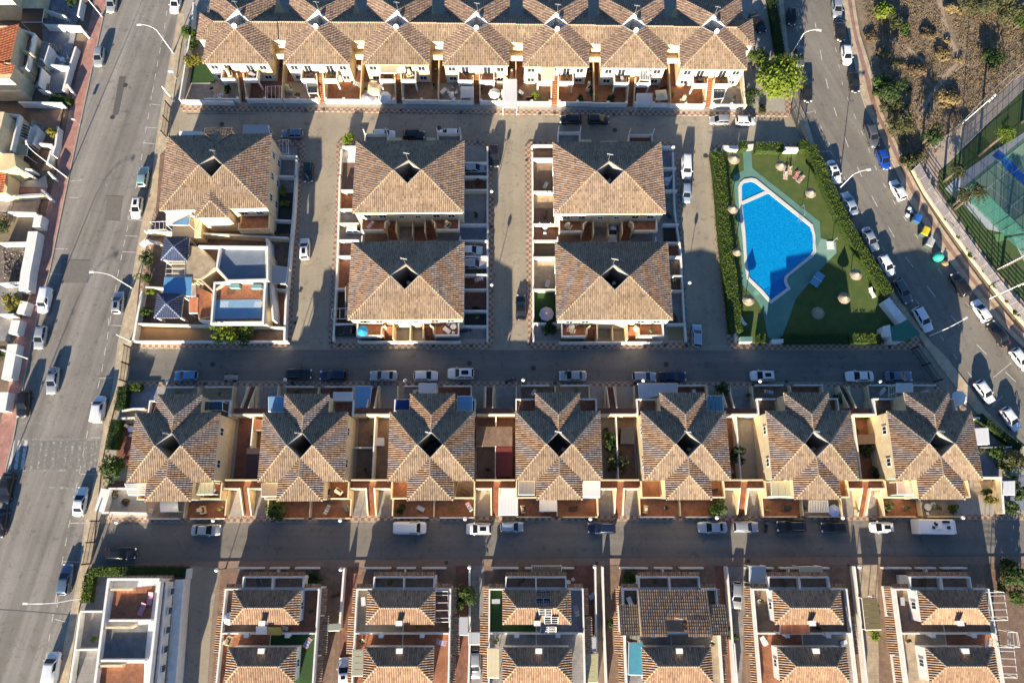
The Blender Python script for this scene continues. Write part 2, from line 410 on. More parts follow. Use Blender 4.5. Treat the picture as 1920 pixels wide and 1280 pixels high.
# ------------------------------------------------------------------ cars
def paint(name, rgb, metal=.0, rough=.3): return mat('paint_'+name, rgb, rough, metal=metal, coat=.6)
PAINT = dict(white=paint('white', (.72, .73, .74)), silver=paint('silver', (.42, .44, .46), .5, .35), grey=paint('grey', (.12, .125, .135), .4),
             black=paint('black', (.012, .012, .014)), blue=paint('blue', (.01, .05, .30)), navy=paint('navy', (.015, .025, .07), .3), teal=paint('teal', (.30, .46, .48), .4, .35),
             slate=paint('slate', (.13, .19, .27), .4, .35), green=paint('green', (.012, .03, .025)), sky=paint('sky_blue', (.10, .25, .50), .2), lightblue=paint('pale_blue', (.36, .44, .54), .4, .35))
M_CARGLASS = mat('car_glass', (.010, .012, .016), .12, spec=.4)
M_TYRE = mat('tyre', (.02, .02, .02), .9); M_RIM = mat('rim', (.45, .45, .46), .3, metal=.8)
M_HEADL = mat('headlight', (.75, .77, .8), .1); M_TAILL = mat('tail_light', (.35, .01, .01), .2); M_PLATE = mat('number_plate', (.8, .8, .78), .5)
M_TRIM = mat('black_trim', (.02, .02, .02), .5)
SHAPES = dict(  # length, width, bonnet z, belt z, roof z, cabin base rear/front, roof rear/front
    hatch=(4.05, 1.76, .92, .98, 1.48, -1.93, .98, -1.62, .12), small=(3.65, 1.66, .92, .98, 1.50, -1.76, .98, -1.50, .20),
    sedan=(4.60, 1.80, .92, .96, 1.45, -1.62, 1.02, -.98, .18), estate=(4.60, 1.80, .93, .98, 1.50, -2.20, 1.00, -1.85, .15),
    suv=(4.40, 1.86, 1.08, 1.12, 1.68, -2.12, .92, -1.80, .15), van=(4.45, 1.84, 1.15, 1.20, 1.86, -2.18, 1.25, -2.08, .62), bigvan=(5.1, 1.95, 1.2, 1.3, 2.0, -2.52, 1.7, -2.45, 1.1),
    big=(4.85, 1.9, .98, 1.04, 1.52, -2.0, 1.02, -1.45, .12))
def car_meshes(shape):
    Ln, Wd, zb, zt, zr, c0, c1, r0, r1 = SHAPES[shape]; h = Ln/2; w = Wd/2
    body = MB()
    st = [(-h, .80, .50, .80), (-h+.05, .88, .36, .86*zt+.05), (-h+.30, .97, .27, zt), (-h+.9, 1, .25, zt), (0, 1, .24, zt), (h-1.2, 1, .24, zb+.02), (h-.55, .97, .25, zb-.08), (h-.2, .88, .30, zb-.18), (h-.04, .74, .38, zb-.30), (h, .64, .46, zb-.40)]
    rows = []
    for x, k, z0, z1 in st:
        b = w*k; zm = z0+(z1-z0)*.45
        half = [(0, z0), (b*.86, z0), (b*.985, z0+.10), (b, zm), (b*.965, z1-.10), (b*.88, z1-.02), (b*.45, z1+.02), (0, z1+.03)]
        ring = [(x, y, z) for y, z in half]+[(x, -y, z) for y, z in half[-2:0:-1]]
        rows.append(ring)
    n = len(rows[0]); body.add([v for r in rows for v in r], [(i*n+k, (i+1)*n+k, (i+1)*n+(k+1) % n, i*n+(k+1) % n) for i in range(len(rows)-1) for k in range(n)]+[tuple(range(n)), tuple((len(rows)-1)*n+k for k in range(n-1, -1, -1))])
    # cabin
    bw, tw = w*.90, w*.70
    zl = zt+.0
    def ring(x0, x1, hw, z, cham):
        return [(x1, hw-cham, z), (x1-cham*.8, hw, z), (x0+cham*.6, hw, z), (x0, hw-cham, z), (x0, -hw+cham, z), (x0+cham*.6, -hw, z), (x1-cham*.8, -hw, z), (x1, -hw+cham, z)]
    rings = [ring(c0, c1, bw, zl-.03, .07), ring(r0-.04, r1+.06, tw+.05, zr-.07, .07), ring(r0+.08, r1-.06, tw-.04, zr-.01, .08), ring(r0+.35, r1-.30, tw-.28, zr+.02, .10)]
    body.add([v for r in rings for v in r], [(i*8+k, i*8+(k+1) % 8, (i+1)*8+(k+1) % 8, (i+1)*8+k) for i in range(3) for k in range(8)]+[tuple(24+k for k in range(8))])
    def lerp(a, b, t): return Vector(a).lerp(Vector(b), t)
    A, B = rings[0], rings[1]
    def pane(ia, ib, lo=.10, hi=.96, side=.06, out=.012, t0=0., t1=1.):
        a, b, c, d = Vector(A[ia]), Vector(A[ib]), Vector(B[ib]), Vector(B[ia])
        def pt(s, t): return a.lerp(b, s).lerp(d.lerp(c, s), t)
        s0, s1 = t0+side, t1-side
        q = [pt(s0, lo), pt(s1, lo), pt(s1, hi), pt(s0, hi)]
        nn = (q[1]-q[0]).cross(q[3]-q[0]).normalized()
        ctr = Vector((sum(p.x for p in q)/4*0+(c0+c1)/2, 0, zl))
        if nn.dot(q[0]-ctr) < 0: nn = -nn
        m = MB(); m.add([p+nn*out for p in q]+[p-nn*.01 for p in q], [(0, 1, 2, 3), (7, 6, 5, 4), (0, 4, 5, 1), (1, 5, 6, 2), (2, 6, 7, 3), (3, 7, 4, 0)]); return m
    van = shape in ('van', 'bigvan')
    parts = [('windscreen', pane(7, 0, .06, .98, .02), M_CARGLASS)]
    if not van: parts.append(('rear_window', pane(3, 4, .12, .96, .04), M_CARGLASS))
    k = .62 if van else 0
    for ia, ib in ((1, 2), (5, 6)):
        if van: parts.append(('side_window', pane(ia, ib, .15, .92, .03, t0=(0 if ia == 1 else .62), t1=(.38 if ia == 1 else 1)), M_CARGLASS))
        else:
            parts.append(('side_window', pane(ia, ib, .10, .94, .03, t0=0, t1=.52), M_CARGLASS)); parts.append(('side_window', pane(ia, ib, .10, .94, .03, t0=.5, t1=1), M_CARGLASS))
    for sy in (1, -1):
        m = MB(); m.box((h-.17, sy*w*.66, zb-.235), (.26, .32, .12), -sy*.35); parts.append(('headlight', m, M_HEADL))
        m = MB(); m.box((-h+.07, sy*w*.70, zt-.16), (.14, .28, .18)); parts.append(('tail_light', m, M_TAILL))
        m = MB(); m.box((c1-.28, sy*(w+.06), zl+.06), (.14, .20, .13)); parts.append(('mirror', m, None))
        for fx in (h-.82, -h+.78):
            m = MB(); m.tube([(fx, sy*(w-.20), .32), (fx, sy*(w+.015), .32)], .32, 14); rim = MB(); rim.tube([(fx, sy*(w+.0), .32), (fx, sy*(w+.03), .32)], .20, 10)
            parts.append(('wheel', (m, rim), M_TYRE))
    m = MB(); m.box((h-.01, 0, .45), (.03, .5, .11)); parts.append(('number_plate', m, M_PLATE))
    return body, parts, rings
CARLIB = {}
def car_proto(shape):
    if shape in CARLIB: return CARLIB[shape]
    body, parts, rings = car_meshes(shape); P_ = []
    for nm, m, mt in parts:
        if nm == 'wheel': P_.append((nm, m[0].mesh('wheel', mt, True), m[1].mesh('rim', M_RIM)))
        else: P_.append((nm, m.mesh(nm, mt), None))
    extra = {}
    s = MB(); s.add([(v[0]*.92+.0, v[1]*.93, v[2]+.015) for v in rings[3]]+[(v[0]*.92, v[1]*.93, v[2]-.02) for v in rings[3]], [tuple(range(8))]+[(i, (i+1) % 8, 8+(i+1) % 8, 8+i) for i in range(8)])
    extra['sunroof'] = s.mesh('sunroof', M_CARGLASS)
    b = MB()
    for sy in (1, -1):
        y = sy*(rings[2][1][1]-.02); x0, x1, z = rings[2][3][0]+.1, rings[2][0][0]-.1, rings[2][0][2]
        b = MB(); b.tube([(x0, y, z), (x0+.12, y, z+.07), (x1-.12, y, z+.07), (x1, y, z)], .022, 5); extra['roof_rail%d' % (sy > 0)] = b.mesh('roof_rail', M_RIM)
    CARLIB[shape] = (body, P_, extra, {}); return CARLIB[shape]
def car(px, py, ang, shape, color, label, group, opts='', name=None, z=0.0, cat=None):
    body, P_, extra, cache = car_proto(shape)
    pm = PAINT[color]
    if color not in cache:
        cache[color] = body.mesh('body', pm, True)
        mm = None
    zc = .8+z; p = P(px, py, zc); q = P(px+20*math.cos(R(ang)), py-20*math.sin(R(ang)), zc); d = q-p
    nm = name or {'van': 'parked_van', 'bigvan': 'parked_van', 'suv': 'parked_car'}.get(shape, 'parked_car')
    t = thing(nm, label, cat or ('van' if 'van' in shape else 'car'), (p.x, p.y, z), math.atan2(d.y, d.x), group)
    b = link('body', cache[color], t)
    for n_, me, sub in P_:
        o = link(n_, me, t)
        if n_ == 'mirror':
            if ('mirror', color) not in cache:
                cache[('mirror', color)] = {}
            c2 = cache[('mirror', color)]
            if me.name not in c2: k = me.copy(); k.materials.clear(); k.materials.append(pm); c2[me.name] = k
            o.data = c2[me.name]
        if sub: link('rim', sub, o)
    if 's' in opts: link('sunroof', extra['sunroof'], t)
    if 'r' in opts: link('roof_rail', extra['roof_rail0'], t); link('roof_rail', extra['roof_rail1'], t)
    return t

# ------------------------------------------------------------------ plants
def leaf_mat(name, a, b):
    m = mat(name, a, .7, spec=.2); n, L, bs = _nodes(m)
    u = n.new('ShaderNodeUVMap'); wn = n.new('ShaderNodeTexWhiteNoise'); wn.noise_dimensions = '2D'; L.new(u.outputs[0], wn.inputs['Vector'])
    mx = n.new('ShaderNodeMix'); mx.data_type = 'RGBA'; mx.inputs[6].default_value = (*a, 1); mx.inputs[7].default_value = (*b, 1)
    L.new(wn.outputs['Value'], mx.inputs[0]); L.new(mx.outputs[2], bs.inputs['Base Color'])
    tr = n.new('ShaderNodeBsdfTranslucent'); ad = n.new('ShaderNodeMixShader'); ad.inputs[0].default_value = .25
    L.new(mx.outputs[2], tr.inputs['Color']); L.new(bs.outputs[0], ad.inputs[1]); L.new(tr.outputs[0], ad.inputs[2])
    L.new(ad.outputs[0], n['Material Output'].inputs['Surface']); return m
M_LEAF = leaf_mat('leaf_green', (.035, .07, .015), (.075, .115, .025))
M_LEAFB = leaf_mat('leaf_bright', (.11, .18, .016), (.20, .24, .03))
M_LEAFY = leaf_mat('leaf_yellow', (.14, .14, .02), (.22, .19, .035))
M_LEAFD = leaf_mat('leaf_dark', (.018, .04, .012), (.04, .07, .02))
M_LEAFO = leaf_mat('leaf_olive', (.06, .07, .03), (.10, .105, .045))
M_STRAWL = leaf_mat('dry_blades', (.20, .15, .07), (.30, .23, .11))
M_BROWNL = leaf_mat('dry_scrub', (.12, .085, .05), (.20, .145, .085))
M_FLOWER = leaf_mat('flowers', (.30, .10, .12), (.45, .30, .25))
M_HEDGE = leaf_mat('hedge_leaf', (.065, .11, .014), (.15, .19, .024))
M_HEDGED = leaf_mat('hedge_leaf_dark_and_shaded', (.022, .045, .012), (.05, .085, .02))  # darker leaf; on hedge stretches in shade the colour carries that shade
M_BARK = mat('bark', (.12, .09, .065), .95, var=.25, scale=6)
def leaves_mesh(name, items, m):
    """items: (centre, normal, size): small pointed leaf cards, slightly folded"""
    vs, fs, uv = [], [], []
    for c, nrm, s in items:
        nrm = Vector(nrm).normalized(); a = nrm.cross(Vector((random.random()-.5, random.random()-.5, random.random()-.5))).normalized(); b = nrm.cross(a)
        c = Vector(c); i = len(vs)
        vs += [c-a*s, c+b*s*.55+nrm*s*.12, c+a*s, c-b*s*.55+nrm*s*.12]; fs += [(i, i+1, i+2), (i, i+2, i+3)]
        r = (random.random()*50, random.random()*50); uv += [r]*6
    me = bpy.data.meshes.new(name); me.from_pydata([tuple(v) for v in vs], [], fs)
    l = me.uv_layers.new(name='UVMap'); l.data.foreach_set('uv', [q for t in uv for q in t]); me.materials.append(m); return me
def crown_items(rad, h, z0, n, size, clumps=9, flat=1.0):
    cl = []
    for i in range(clumps):
        a = random.random()*6.283; r = rad*random.uniform(.25, .68)*(0 if i == 0 else 1); cl.append((r*math.cos(a), r*math.sin(a), z0+h*random.uniform(.3, .75), rad*random.uniform(.33, .52)))
    it = []
    for k in range(n):
        x, y, z, cr = random.choice(cl)
        d = Vector((random.gauss(0, 1), random.gauss(0, 1), random.gauss(0, 1))).normalized(); q = cr*random.uniform(.55, 1.05)
        p = Vector((x, y, z))+Vector((d.x*q, d.y*q, d.z*q*h/rad*.75))
        it.append((p, d+Vector((0, 0, .5))+Vector((random.gauss(0, .4),)*3), size*random.uniform(.6, 1.3)))
    return it, cl
TREES = {}
def tree(px, py, rad, h, m, label, cat='tree', name='garden_tree', group=None, n=700, size=.28, z=0.0, clumps=9, trunk=.35, ground=None):
    """crown of leaf cards on a forked trunk; px,py = middle of the crown"""
    key = (m.name, round(rad*2), round(h), n, size, random.randint(0, 1))
    p = P(px, py, z+h*.6) if ground is None else P(px, py, z)
    if key not in TREES:
        it, cl = crown_items(rad, h*(1-trunk), h*trunk, n, size, clumps)
        me = leaves_mesh('crown', it, m); tk = MB(); tk.tube([(0, 0, 0), (.05, 0, h*trunk), (.0, .05, h*.6)], [.05*h, .035*h, .015*h], 6)
        for x, y, zz, cr in cl[1:5]: tk.tube([(.04, 0, h*trunk*.9), (x*.9, y*.9, zz)], [.022*h, .008*h], 5)
        TREES[key] = (me, tk.mesh('trunk', M_BARK))
    t = thing(name, label, cat, (p.x, p.y, z), random.random()*6.28, group)
    me, tk = TREES[key]; o = link('crown', me, t); link('trunk', tk, t); return t
def hedge(zone, s, wd, h, m, label, group=None, dens=26, name='clipped_hedge', z=0.0, size=.115, zs=None):
    """a clipped hedge along a line measured at its top"""
    line = W(zone, s, z+h); base = line[0]
    t = thing(name, label, 'hedge', (base.x, base.y, z), 0, group)
    core = MB(); core.strip(line, wd*.82, z+.02, z+h*.93); put('hedge_core', core, M_LEAFD, t)
    it = []
    dens *= 2.1
    for a, b in zip(line, line[1:]):
        d = b-a; L_ = d.length; dx = d.normalized(); nx = Vector((-dx.y, dx.x, 0))
        for k in range(int(L_*wd*dens)):
            q = a+d*random.random()+nx*random.uniform(-.5, .5)*wd; it.append((Vector((q.x, q.y, z+h*random.uniform(.93, 1.05)+.06*math.sin(q.x*2.1+q.y))), (random.gauss(0, .5), random.gauss(0, .5), 1), size*random.uniform(.6, 1.3)))
        for k in range(int(L_*h*dens*.9)):
            sg = random.choice((-1, 1)); q = a+d*random.random()+nx*sg*wd*random.uniform(.44, .55); it.append((Vector((q.x, q.y, z+h*random.random())), nx*sg+Vector((random.gauss(0, .5),)*3), size*random.uniform(.6, 1.2)))
    me = leaves_mesh('hedge_leaves', [(Vector(c)-Vector((base.x, base.y, z)), n_, s_) for c, n_, s_ in it], m); o = link('hedge_leaves', me, t); o['kind'] = 'stuff'
    return t
def palm(px, py, h, label, lean=(0, 0), r=2.0, z=0.0, m=None, group=None):
    p = P(px, py, z); t = thing('palm_tree', label, 'palm tree', (p.x, p.y, z), 0, group); m = m or M_LEAFB
    tk = MB(); top = Vector((lean[0], lean[1], h)); tk.tube([(0, 0, 0), tuple(top*.5+Vector((-.1, 0, 0))), tuple(top)], [.28, .2, .19], 8); link('trunk', tk.mesh('trunk', M_BARK), t)
    for k in range(22):
        a = 6.283*k/22+random.random()*.2; el = random.uniform(-.2, .9); L_ = r*random.uniform(.8, 1.1); it = []
        d = Vector((math.cos(a), math.sin(a), 0))
        for j in range(1, 9):
            u = j/8; c = top+d*(L_*u*math.cos(el*.6))+Vector((0, 0, L_*(el*.5*u-.55*u*u)))
            sd = Vector((-d.y, d.x, -.25))
            for sg in (1, -1):
                nn = Vector((random.gauss(0, .2), random.gauss(0, .2), 1)); it.append((c+sd*sg*.14*(1.3-u), nn, .26*(1.2-.6*u)))
        link('frond', leaves_mesh('frond', it, m), t)['kind'] = 'stuff'
    return t
# ================================================================== GROUND
def sheet_px(name, s, z, m, zone='', kind='structure'):
    mb = MB(); mb.sheet(W(zone, s, z), z); return tag(put(name, mb, m), kind=kind)
def slab_px(name, s, z0, z1, m, zone=''):
    mb = MB(); mb.prism(W(zone, s, z1), z0, z1); return structure(name, mb, m)
g = MB(); g.sheet([(-700, -500), (700, -500), (700, 900), (-700, 900)], -.06); structure('ground', g, M_EARTH)
LK = '330,-260 262,-120 200,0 131,320 92,510 60,630 25,820 8,890 -30,1060 -110,1400'        # avenue, west kerb
RK = '450,-260 395,-120 345,0 336,20 312,150 297,235 287,320 265,425 257,470 245,537 230,607 222,640 212,722 197,790 185,865 167,945 162,960 152,1042 140,1115 125,1185 107,1280 85,1400'
RW = '470,-260 415,-120 362,0 340,80 326,175 317,250 305,330 281,427 262,520 250,640 236,710 217,752 201,815 191,865 181,960 173,1042 162,1070 148,1140 130,1267 110,1400'
LW = '305,-260 240,-120 178,0 142,150 107,320 82,415 54,550 30,640 12,745 -2,805 -20,890 -60,1060 -140,1400'
def rev(s): return ' '.join(reversed(s.split()))
sheet_px('avenue_road', LK+' '+rev(RK), 0.0, M_ASPH)
# curved road
CL = '1466,-260 1468,-120 1469,0 1477,82 1502,200 1512,220 1527,270 1545,312 1575,377 1615,452 1640,495 1680,552 1710,595 1745,640 1777,672 1815,722 1850,770 1890,810 1960,870 2200,1050'
CR = '1572,-260 1576,-120 1580,0 1590,55 1600,107 1615,175 1625,205 1650,250 1675,307 1700,367 1722,402 1752,450 1775,482 1820,540 1860,590 1900,632 1960,690 2260,930'
CRW = '1594,-260 1598,-120 1602,0 1612,62 1640,150 1655,212 1690,287 1704,320 1732,372 1767,427 1815,495 1852,545 1902,607 1975,680 2280,915'
sheet_px('curved_road', CL+' '+rev(CR), 0.0, M_ASPH3)
# estate streets: one asphalt sheet between the two roads (blocks stand on it as raised slabs)
EST = '362,-100 326,175 317,250 281,427 262,520 250,640 236,710 201,815 181,960 173,1042 130,1267 110,1400 2200,1400 2200,1060 1960,880 1890,825 1815,740 1777,690 1745,655 1705,640 1680,575 1640,510 1600,440 1560,360 1530,300 1505,250 1490,205 1470,100 1458,0 1455,-100'
sheet_px('estate_streets', EST, -.012, M_ASPH2)
# pavements with kerbs
slab_px('avenue_pavement_pink', LK+' '+rev(LW), -.05, .13, M_PINK)
slab_px('avenue_pavement_cream', RK+' '+rev(RW), -.05, .13, M_CREAMPAVE)
for nm, s, zoff in (('kerb', LK, 1), ('kerb', RK, -1), ('kerb', CR, 1)):
    k = MB(); l = W('', s, .13); k.strip([(p.x, p.y) for p in l], .16, -.05, .145); structure(nm, k, M_KERB)
slab_px('curved_pavement', CR+' '+rev(CRW), -.05, .12, M_CREAMPAVE)
# red strip down the middle of the curved pavement
a_ = W('', CR, .12); b_ = W('', CRW, .12); m_ = MB()
# sample both edges by arc fraction
def samp(l, n):
    d = [0]
    for i in range(1, len(l)): d.append(d[-1]+(l[i]-l[i-1]).length)
    out = []
    for k in range(n+1):
        t = d[-1]*k/n
        for i in range(1, len(l)):
            if t <= d[i]+1e-6: out.append(l[i-1].lerp(l[i], (t-d[i-1])/(d[i]-d[i-1]))); break
    return out
A_, B_ = samp(a_, 60), samp(b_, 60)
v1 = [A_[i].lerp(B_[i], .42) for i in range(61)]+[A_[i].lerp(B_[i], .72) for i in range(60, -1, -1)]
m_.add([(p.x, p.y, .126) for p in v1], [(i, i+1, 120-i, 121-i) for i in range(60)]); structure('red_paving_strip', m_, M_REDSTRIP)
# west pavement of the curved road (beside hedge)
CLW = '1452,-100 1460,0 1471,100 1484,190 1500,235 1518,277 1537,318 1567,383 1607,458 1632,500 1672,557 1702,600 1722,628 1738,652 1765,690 1802,738 1838,782 1878,822 1950,884'
CLK = '1464,-100 1469,0 1477,82 1502,200 1512,220 1527,270 1545,312 1575,377 1615,452 1640,495 1680,552 1710,595 1745,640 1777,672 1815,722 1850,770 1890,810 1960,872'
slab_px('curved_pavement_west', CLK+' '+rev(CLW), -.05, .125, M_CREAMPAVE)

# blocks: raised slabs with a checked pavement margin
BLK = dict(top='337,196 340,208 480,208 960,214 1440,217.5 1480,218 1484,205 1466,0 1460,-120 360,-120 358,10',
    left='309,262 318,260 560,262 570,266 573,285 567,330 555,480 547,615 544,645 535,651.5 255,652 250,636 264,530 283,428',
    mid='638,262 905,264 917,268 925,290 925,630 922,648 912,654 630,654 617,650 615,636 620,545 632,330 630,272',
    right='992,265 1255,267 1268,271 1272,320 1276,415 1287,595 1295,640 1290,650 1280,654 1000,654 989,648 987,495 984,320 984,275',
    pool='1335,273 1345,269 1500,268 1518,277 1537,318 1567,383 1607,458 1632,500 1672,557 1702,600 1722,628 1728,650 1712,655 1378,654.5 1366,650 1360,595 1346,480 1335,320',
    mid3='222,750 238,716 500,716 1000,716 1500,718 1755,719 1790,745 1838,790 1878,830 1950,892 2100,975 2100,973 1500,974 1000,975.5 480,977 196,979 191,870 206,815',
    low='170,1062 356,1053 480,1050 960,1047 1440,1044.5 2100,1041 2100,1420 110,1420 130,1275 150,1140')
for k, s in BLK.items(): slab_px('pavement_block', s, -.05, .12, M_PAVE2 if k == 'low' else M_CHECK)
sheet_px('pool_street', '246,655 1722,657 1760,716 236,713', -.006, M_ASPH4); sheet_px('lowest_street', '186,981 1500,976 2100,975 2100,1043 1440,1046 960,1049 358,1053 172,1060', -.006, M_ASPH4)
# plain brown pavement on the south side of the lowest street
slab_px('brown_pavement', '358,1052.5 480,1050.5 960,1047.5 1440,1045 2100,1041.5 2100,1054 1440,1057.5 960,1060.5 480,1063 410,1063.5 358,1064', .11, .128, M_PAVE2)
# yards: base paving inside every block, within the checked margin
def yard(name, s, m, z=.135, zone='', label=None): return sheet_px(name, s, z, m, zone)
yard('garden_ground', '345,-100 345,195 480,199 960,206 1440,209 1472,210 1466,120 1458,0 1452,-100', M_CONC)
yard('garden_ground', '300,290 316,275 560,272 563,290 556,380 545,480 537,610 532,640 262,641 256,630 272,520 290,430', M_BROWNFLOOR)
yard('garden_ground', '640,272 905,274 914,285 915,630 908,643 627,643 626,545 638,330', M_CONC)
yard('garden_ground', '998,274 1250,276 1262,290 1268,420 1277,595 1281,642 1002,643 999,500 996,320', M_CONC)
yard('lawn_bed', '1345,278 1498,277 1515,290 1560,385 1602,466 1640,530 1692,603 1708,640 1376,642 1366,590 1352,480 1341,320', M_GRASS, .15)
yard('garden_ground', '222,760 245,724 500,723.5 1000,723.5 1500,725.5 1750,727 1785,755 1830,798 1872,838 1945,900 2080,962 1500,966 1000,967 480,968.5 205,970 200,870 212,815', M_CONC)
yard('garden_ground', '170,1078 352,1076 356,1420 112,1420 152,1150', M_GREYFLOOR, .136)
yard('driveway', '356,1060 412,1066 398,1150 380,1420 350,1420', M_ASPH2, .142)
yard('garden_ground', '414,1066 480,1065 960,1062 1440,1059 2100,1055 2100,1420 385,1420', M_BROWNFLOOR, .134)
# scrubland and the strip by the sports courts are at the end of the setting
sheet_px('scrubland', '1612,-200 1604,0 1640,150 1655,212 1692,290 1706,318 1745,300 1800,240 1920,128 2150,-60 2150,-200', .03, mat('scrub_earth', (.27, .20, .135), 1, rgb2=(.14, .105, .07), scale=.9, bump=.8, bscale=2.5, detail=10))
for s in ('1752,-30 1764,40 1776,78 1795,108 1800,116 1806,112 1784,72 1772,30 1762,-30', '1800,110 1836,120 1836,124 1806,124 1780,144 1750,178 1728,222 1718,230 1722,214 1742,178 1768,142 1792,118', '1668,74 1700,84 1738,118 1736,122 1698,92 1668,80'):
    sheet_px('footpath', s, .05, mat('trodden_path', (.33, .245, .17), 1, var=.18, scale=.9, bump=.3))
# ------------------------------------------------------------------ road markings
def marks(name, lines, wd, m, z=.008):
    mb = MB()
    for s in lines:
        l = W('', s, 0)
        for a, b in zip(l, l[1:]):
            d = (b-a).normalized(); nx = Vector((-d.y, d.x, 0))*wd/2
            mb.add([(p.x, p.y, z) for p in (a-nx, b-nx, b+nx, a+nx)], [(0, 1, 2, 3)])
    return structure(name, mb, m)
def dashes(s, on, off, phase=0.0):
    l = W('', s, 0); out = []; pos = -phase
    tot = 0; seg = []
    for a, b in zip(l, l[1:]): seg.append((tot, a, b)); tot += (b-a).length
    def at(t):
        for q, a, b in seg:
            L_ = (b-a).length
            if t <= q+L_: return a+(b-a)*((t-q)/L_)
        return l[-1]
    while pos < tot:
        if pos+on > 0: out.append((at(max(0, pos)), at(min(tot, pos+on))))
        pos += on+off
    return out
def dash_marks(name, segs, wd, m, z=.008):
    mb = MB()
    for a, b in segs:
        if (b-a).length < .05: continue
        d = (b-a).normalized(); nx = Vector((-d.y, d.x, 0))*wd/2
        mb.add([(p.x, p.y, z) for p in (a-nx, b-nx, b+nx, a+nx)], [(0, 1, 2, 3)])
    return structure(name, mb, m)
dash_marks('road_marking_lane', dashes('1528,42 1539,102 1552,164 1571,225 1596,290 1626,352 1660,415 1697,480 1742,542 1790,600 1840,655 1920,730', 2.2, 4.0), .14, M_PAINT)
dash_marks('road_marking_parking', dashes('1560,0 1566,87 1580,160 1597,205 1622,262 1648,330 1680,385 1720,445 1760,505 1805,560 1850,612 1905,670', 1.0, 2.6), .11, M_PAINT)
dash_marks('road_marking_parking', dashes('1490,20 1502,110 1522,195 1540,240 1570,300 1596,365 1640,440 1680,505 1716,560 1760,625 1800,680 1850,740', 1.0, 2.6), .11, M_PAINT)
dash_marks('road_marking_lane', dashes('270,20 254,92 225,225 205,320 182,430 150,590 120,740 100,835', 1.4, 3.2), .13, M_FAINT)
dash_marks('road_marking_parking', dashes('313,20 308,57 299,100 290,150 275,235 262,318 250,375 230,470 222,510 205,610 190,700 168,790 150,880 130,980 110,1090 95,1180 80,1270', 1.3, 1.5), .11, M_PAINT)
dash_marks('road_marking_parking', dashes('182,100 165,235 160,290 152,330 137,405 125,465 110,555 88,640 60,760 40,860', 1.2, 3.0), .11, M_FAINT)
T = ['1287,319 1287,319.1']
tb = ['281,195 304,198', '273,239 297,240', '267,268 292,270', '241,412 267,413', '235,442 258,443', '229,472 254,473', '204,609 232,611', '203,597 204,611', '185,709 211,708', '170,820 190,820', '150,888 180,889', '129,340 155,338', '129,370 147,371', '101,466 127,467', '90,513 116,515', '132,980 160,980', '119,1052 150,1053', '108,1120 107,1138', '103,1160 125,1166', '90,1222 128,1222', '282,196 284,180', '240,404 241,413', '1537,285 1557,283 1562,292', '1511,212 1530,208', '1862,708 1896,680', '1860,762 1880,742', '1575,395 1600,392', '1880,815 1896,835']
marks('road_marking_bay', tb, .11, M_PAINT)
marks('road_marking_edge', ['322,120 312,150 300,200', '269,395 263,440 254,500', '165,950 158,1000 148,1060'], .10, M_FAINT)
# zebra crossing, fresh on the west lane and rubbed away on the rest
zb = MB()
def bar(x0, x1, x2, x3, m_, ya=825, yb=879):
    b = MB(); b.sheet([P(x0, ya), P(x1, ya), P(x3, yb), P(x2, yb)], .010); structure('zebra_stripe', b, m_)
for x in (22, 34, 46): bar(x, x+6, x-8, x-1.5, M_PAINT)
for x in (99, 147, 158, 171): bar(x, x+6, x-4, x+2, M_FAINT)
for x in (62, 75, 87, 111, 123, 135, 180): bar(x, x+5, x-6, x-1, M_FAINT)
marks('road_marking_edge', ['30,823 185,824', '12,881 180,881', '38,792 110,793', '92,913 145,916'], .35, M_FAINT)
# repairs and manholes
sheet_px('road_patch', '224,143 237,143 222,215 210,219', .006, M_PATCH)
sheet_px('road_patch', '116,486 168,488 166,530 112,530', .004, mat('old_patch', (.15, .14, .125), .95, var=.12, scale=2))
sheet_px('road_patch', '201,367 231,368 225,414 196,410', .004, MATS['old_patch'])
for s in ('26,826 186,826 176,880 12,880',): sheet_px('road_patch', s, .004, mat('crossing_patch', (.175, .165, .15), .95, var=.2, scale=1.5))
marks('road_joint', ['196,367 232,368', '195,411 226,414', '116,486 170,488', '350,214 480,214', '720,968.9 720,969', '0,1142 60,1146 130,1152'], .12, M_PATCH, .009)
M_MH = mat('cast_iron', (.045, .045, .045), .6)
for i, (x, y) in enumerate(((235, 160), (416, 233), (211, 220), (880, 681), (399, 683), (1249, 683), (1323, 292), (823, 240), (1153, 244), (1000, 690))):
    p = P(x, y); m = MB(); m.lathe([(.02, .012), (.42, .012), (.45, .004)], 18, (p.x, p.y, 0)); o = solo('manhole_cover', m, M_MH, 'round iron manhole cover '+['at the asphalt patch end on the avenue', 'in the top street by the gabled house', 'just beside the long asphalt patch', 'in the pool street before the black-roofed white car', 'in the pool street near its avenue gate', 'in the pool street before the navy sedan', 'at the pool garden corner', 'in the top street above the second white car', 'in the top street below the black hatchbacks', 'in the middle of the pool street'][i], 'manhole cover', 'manhole covers in the streets')
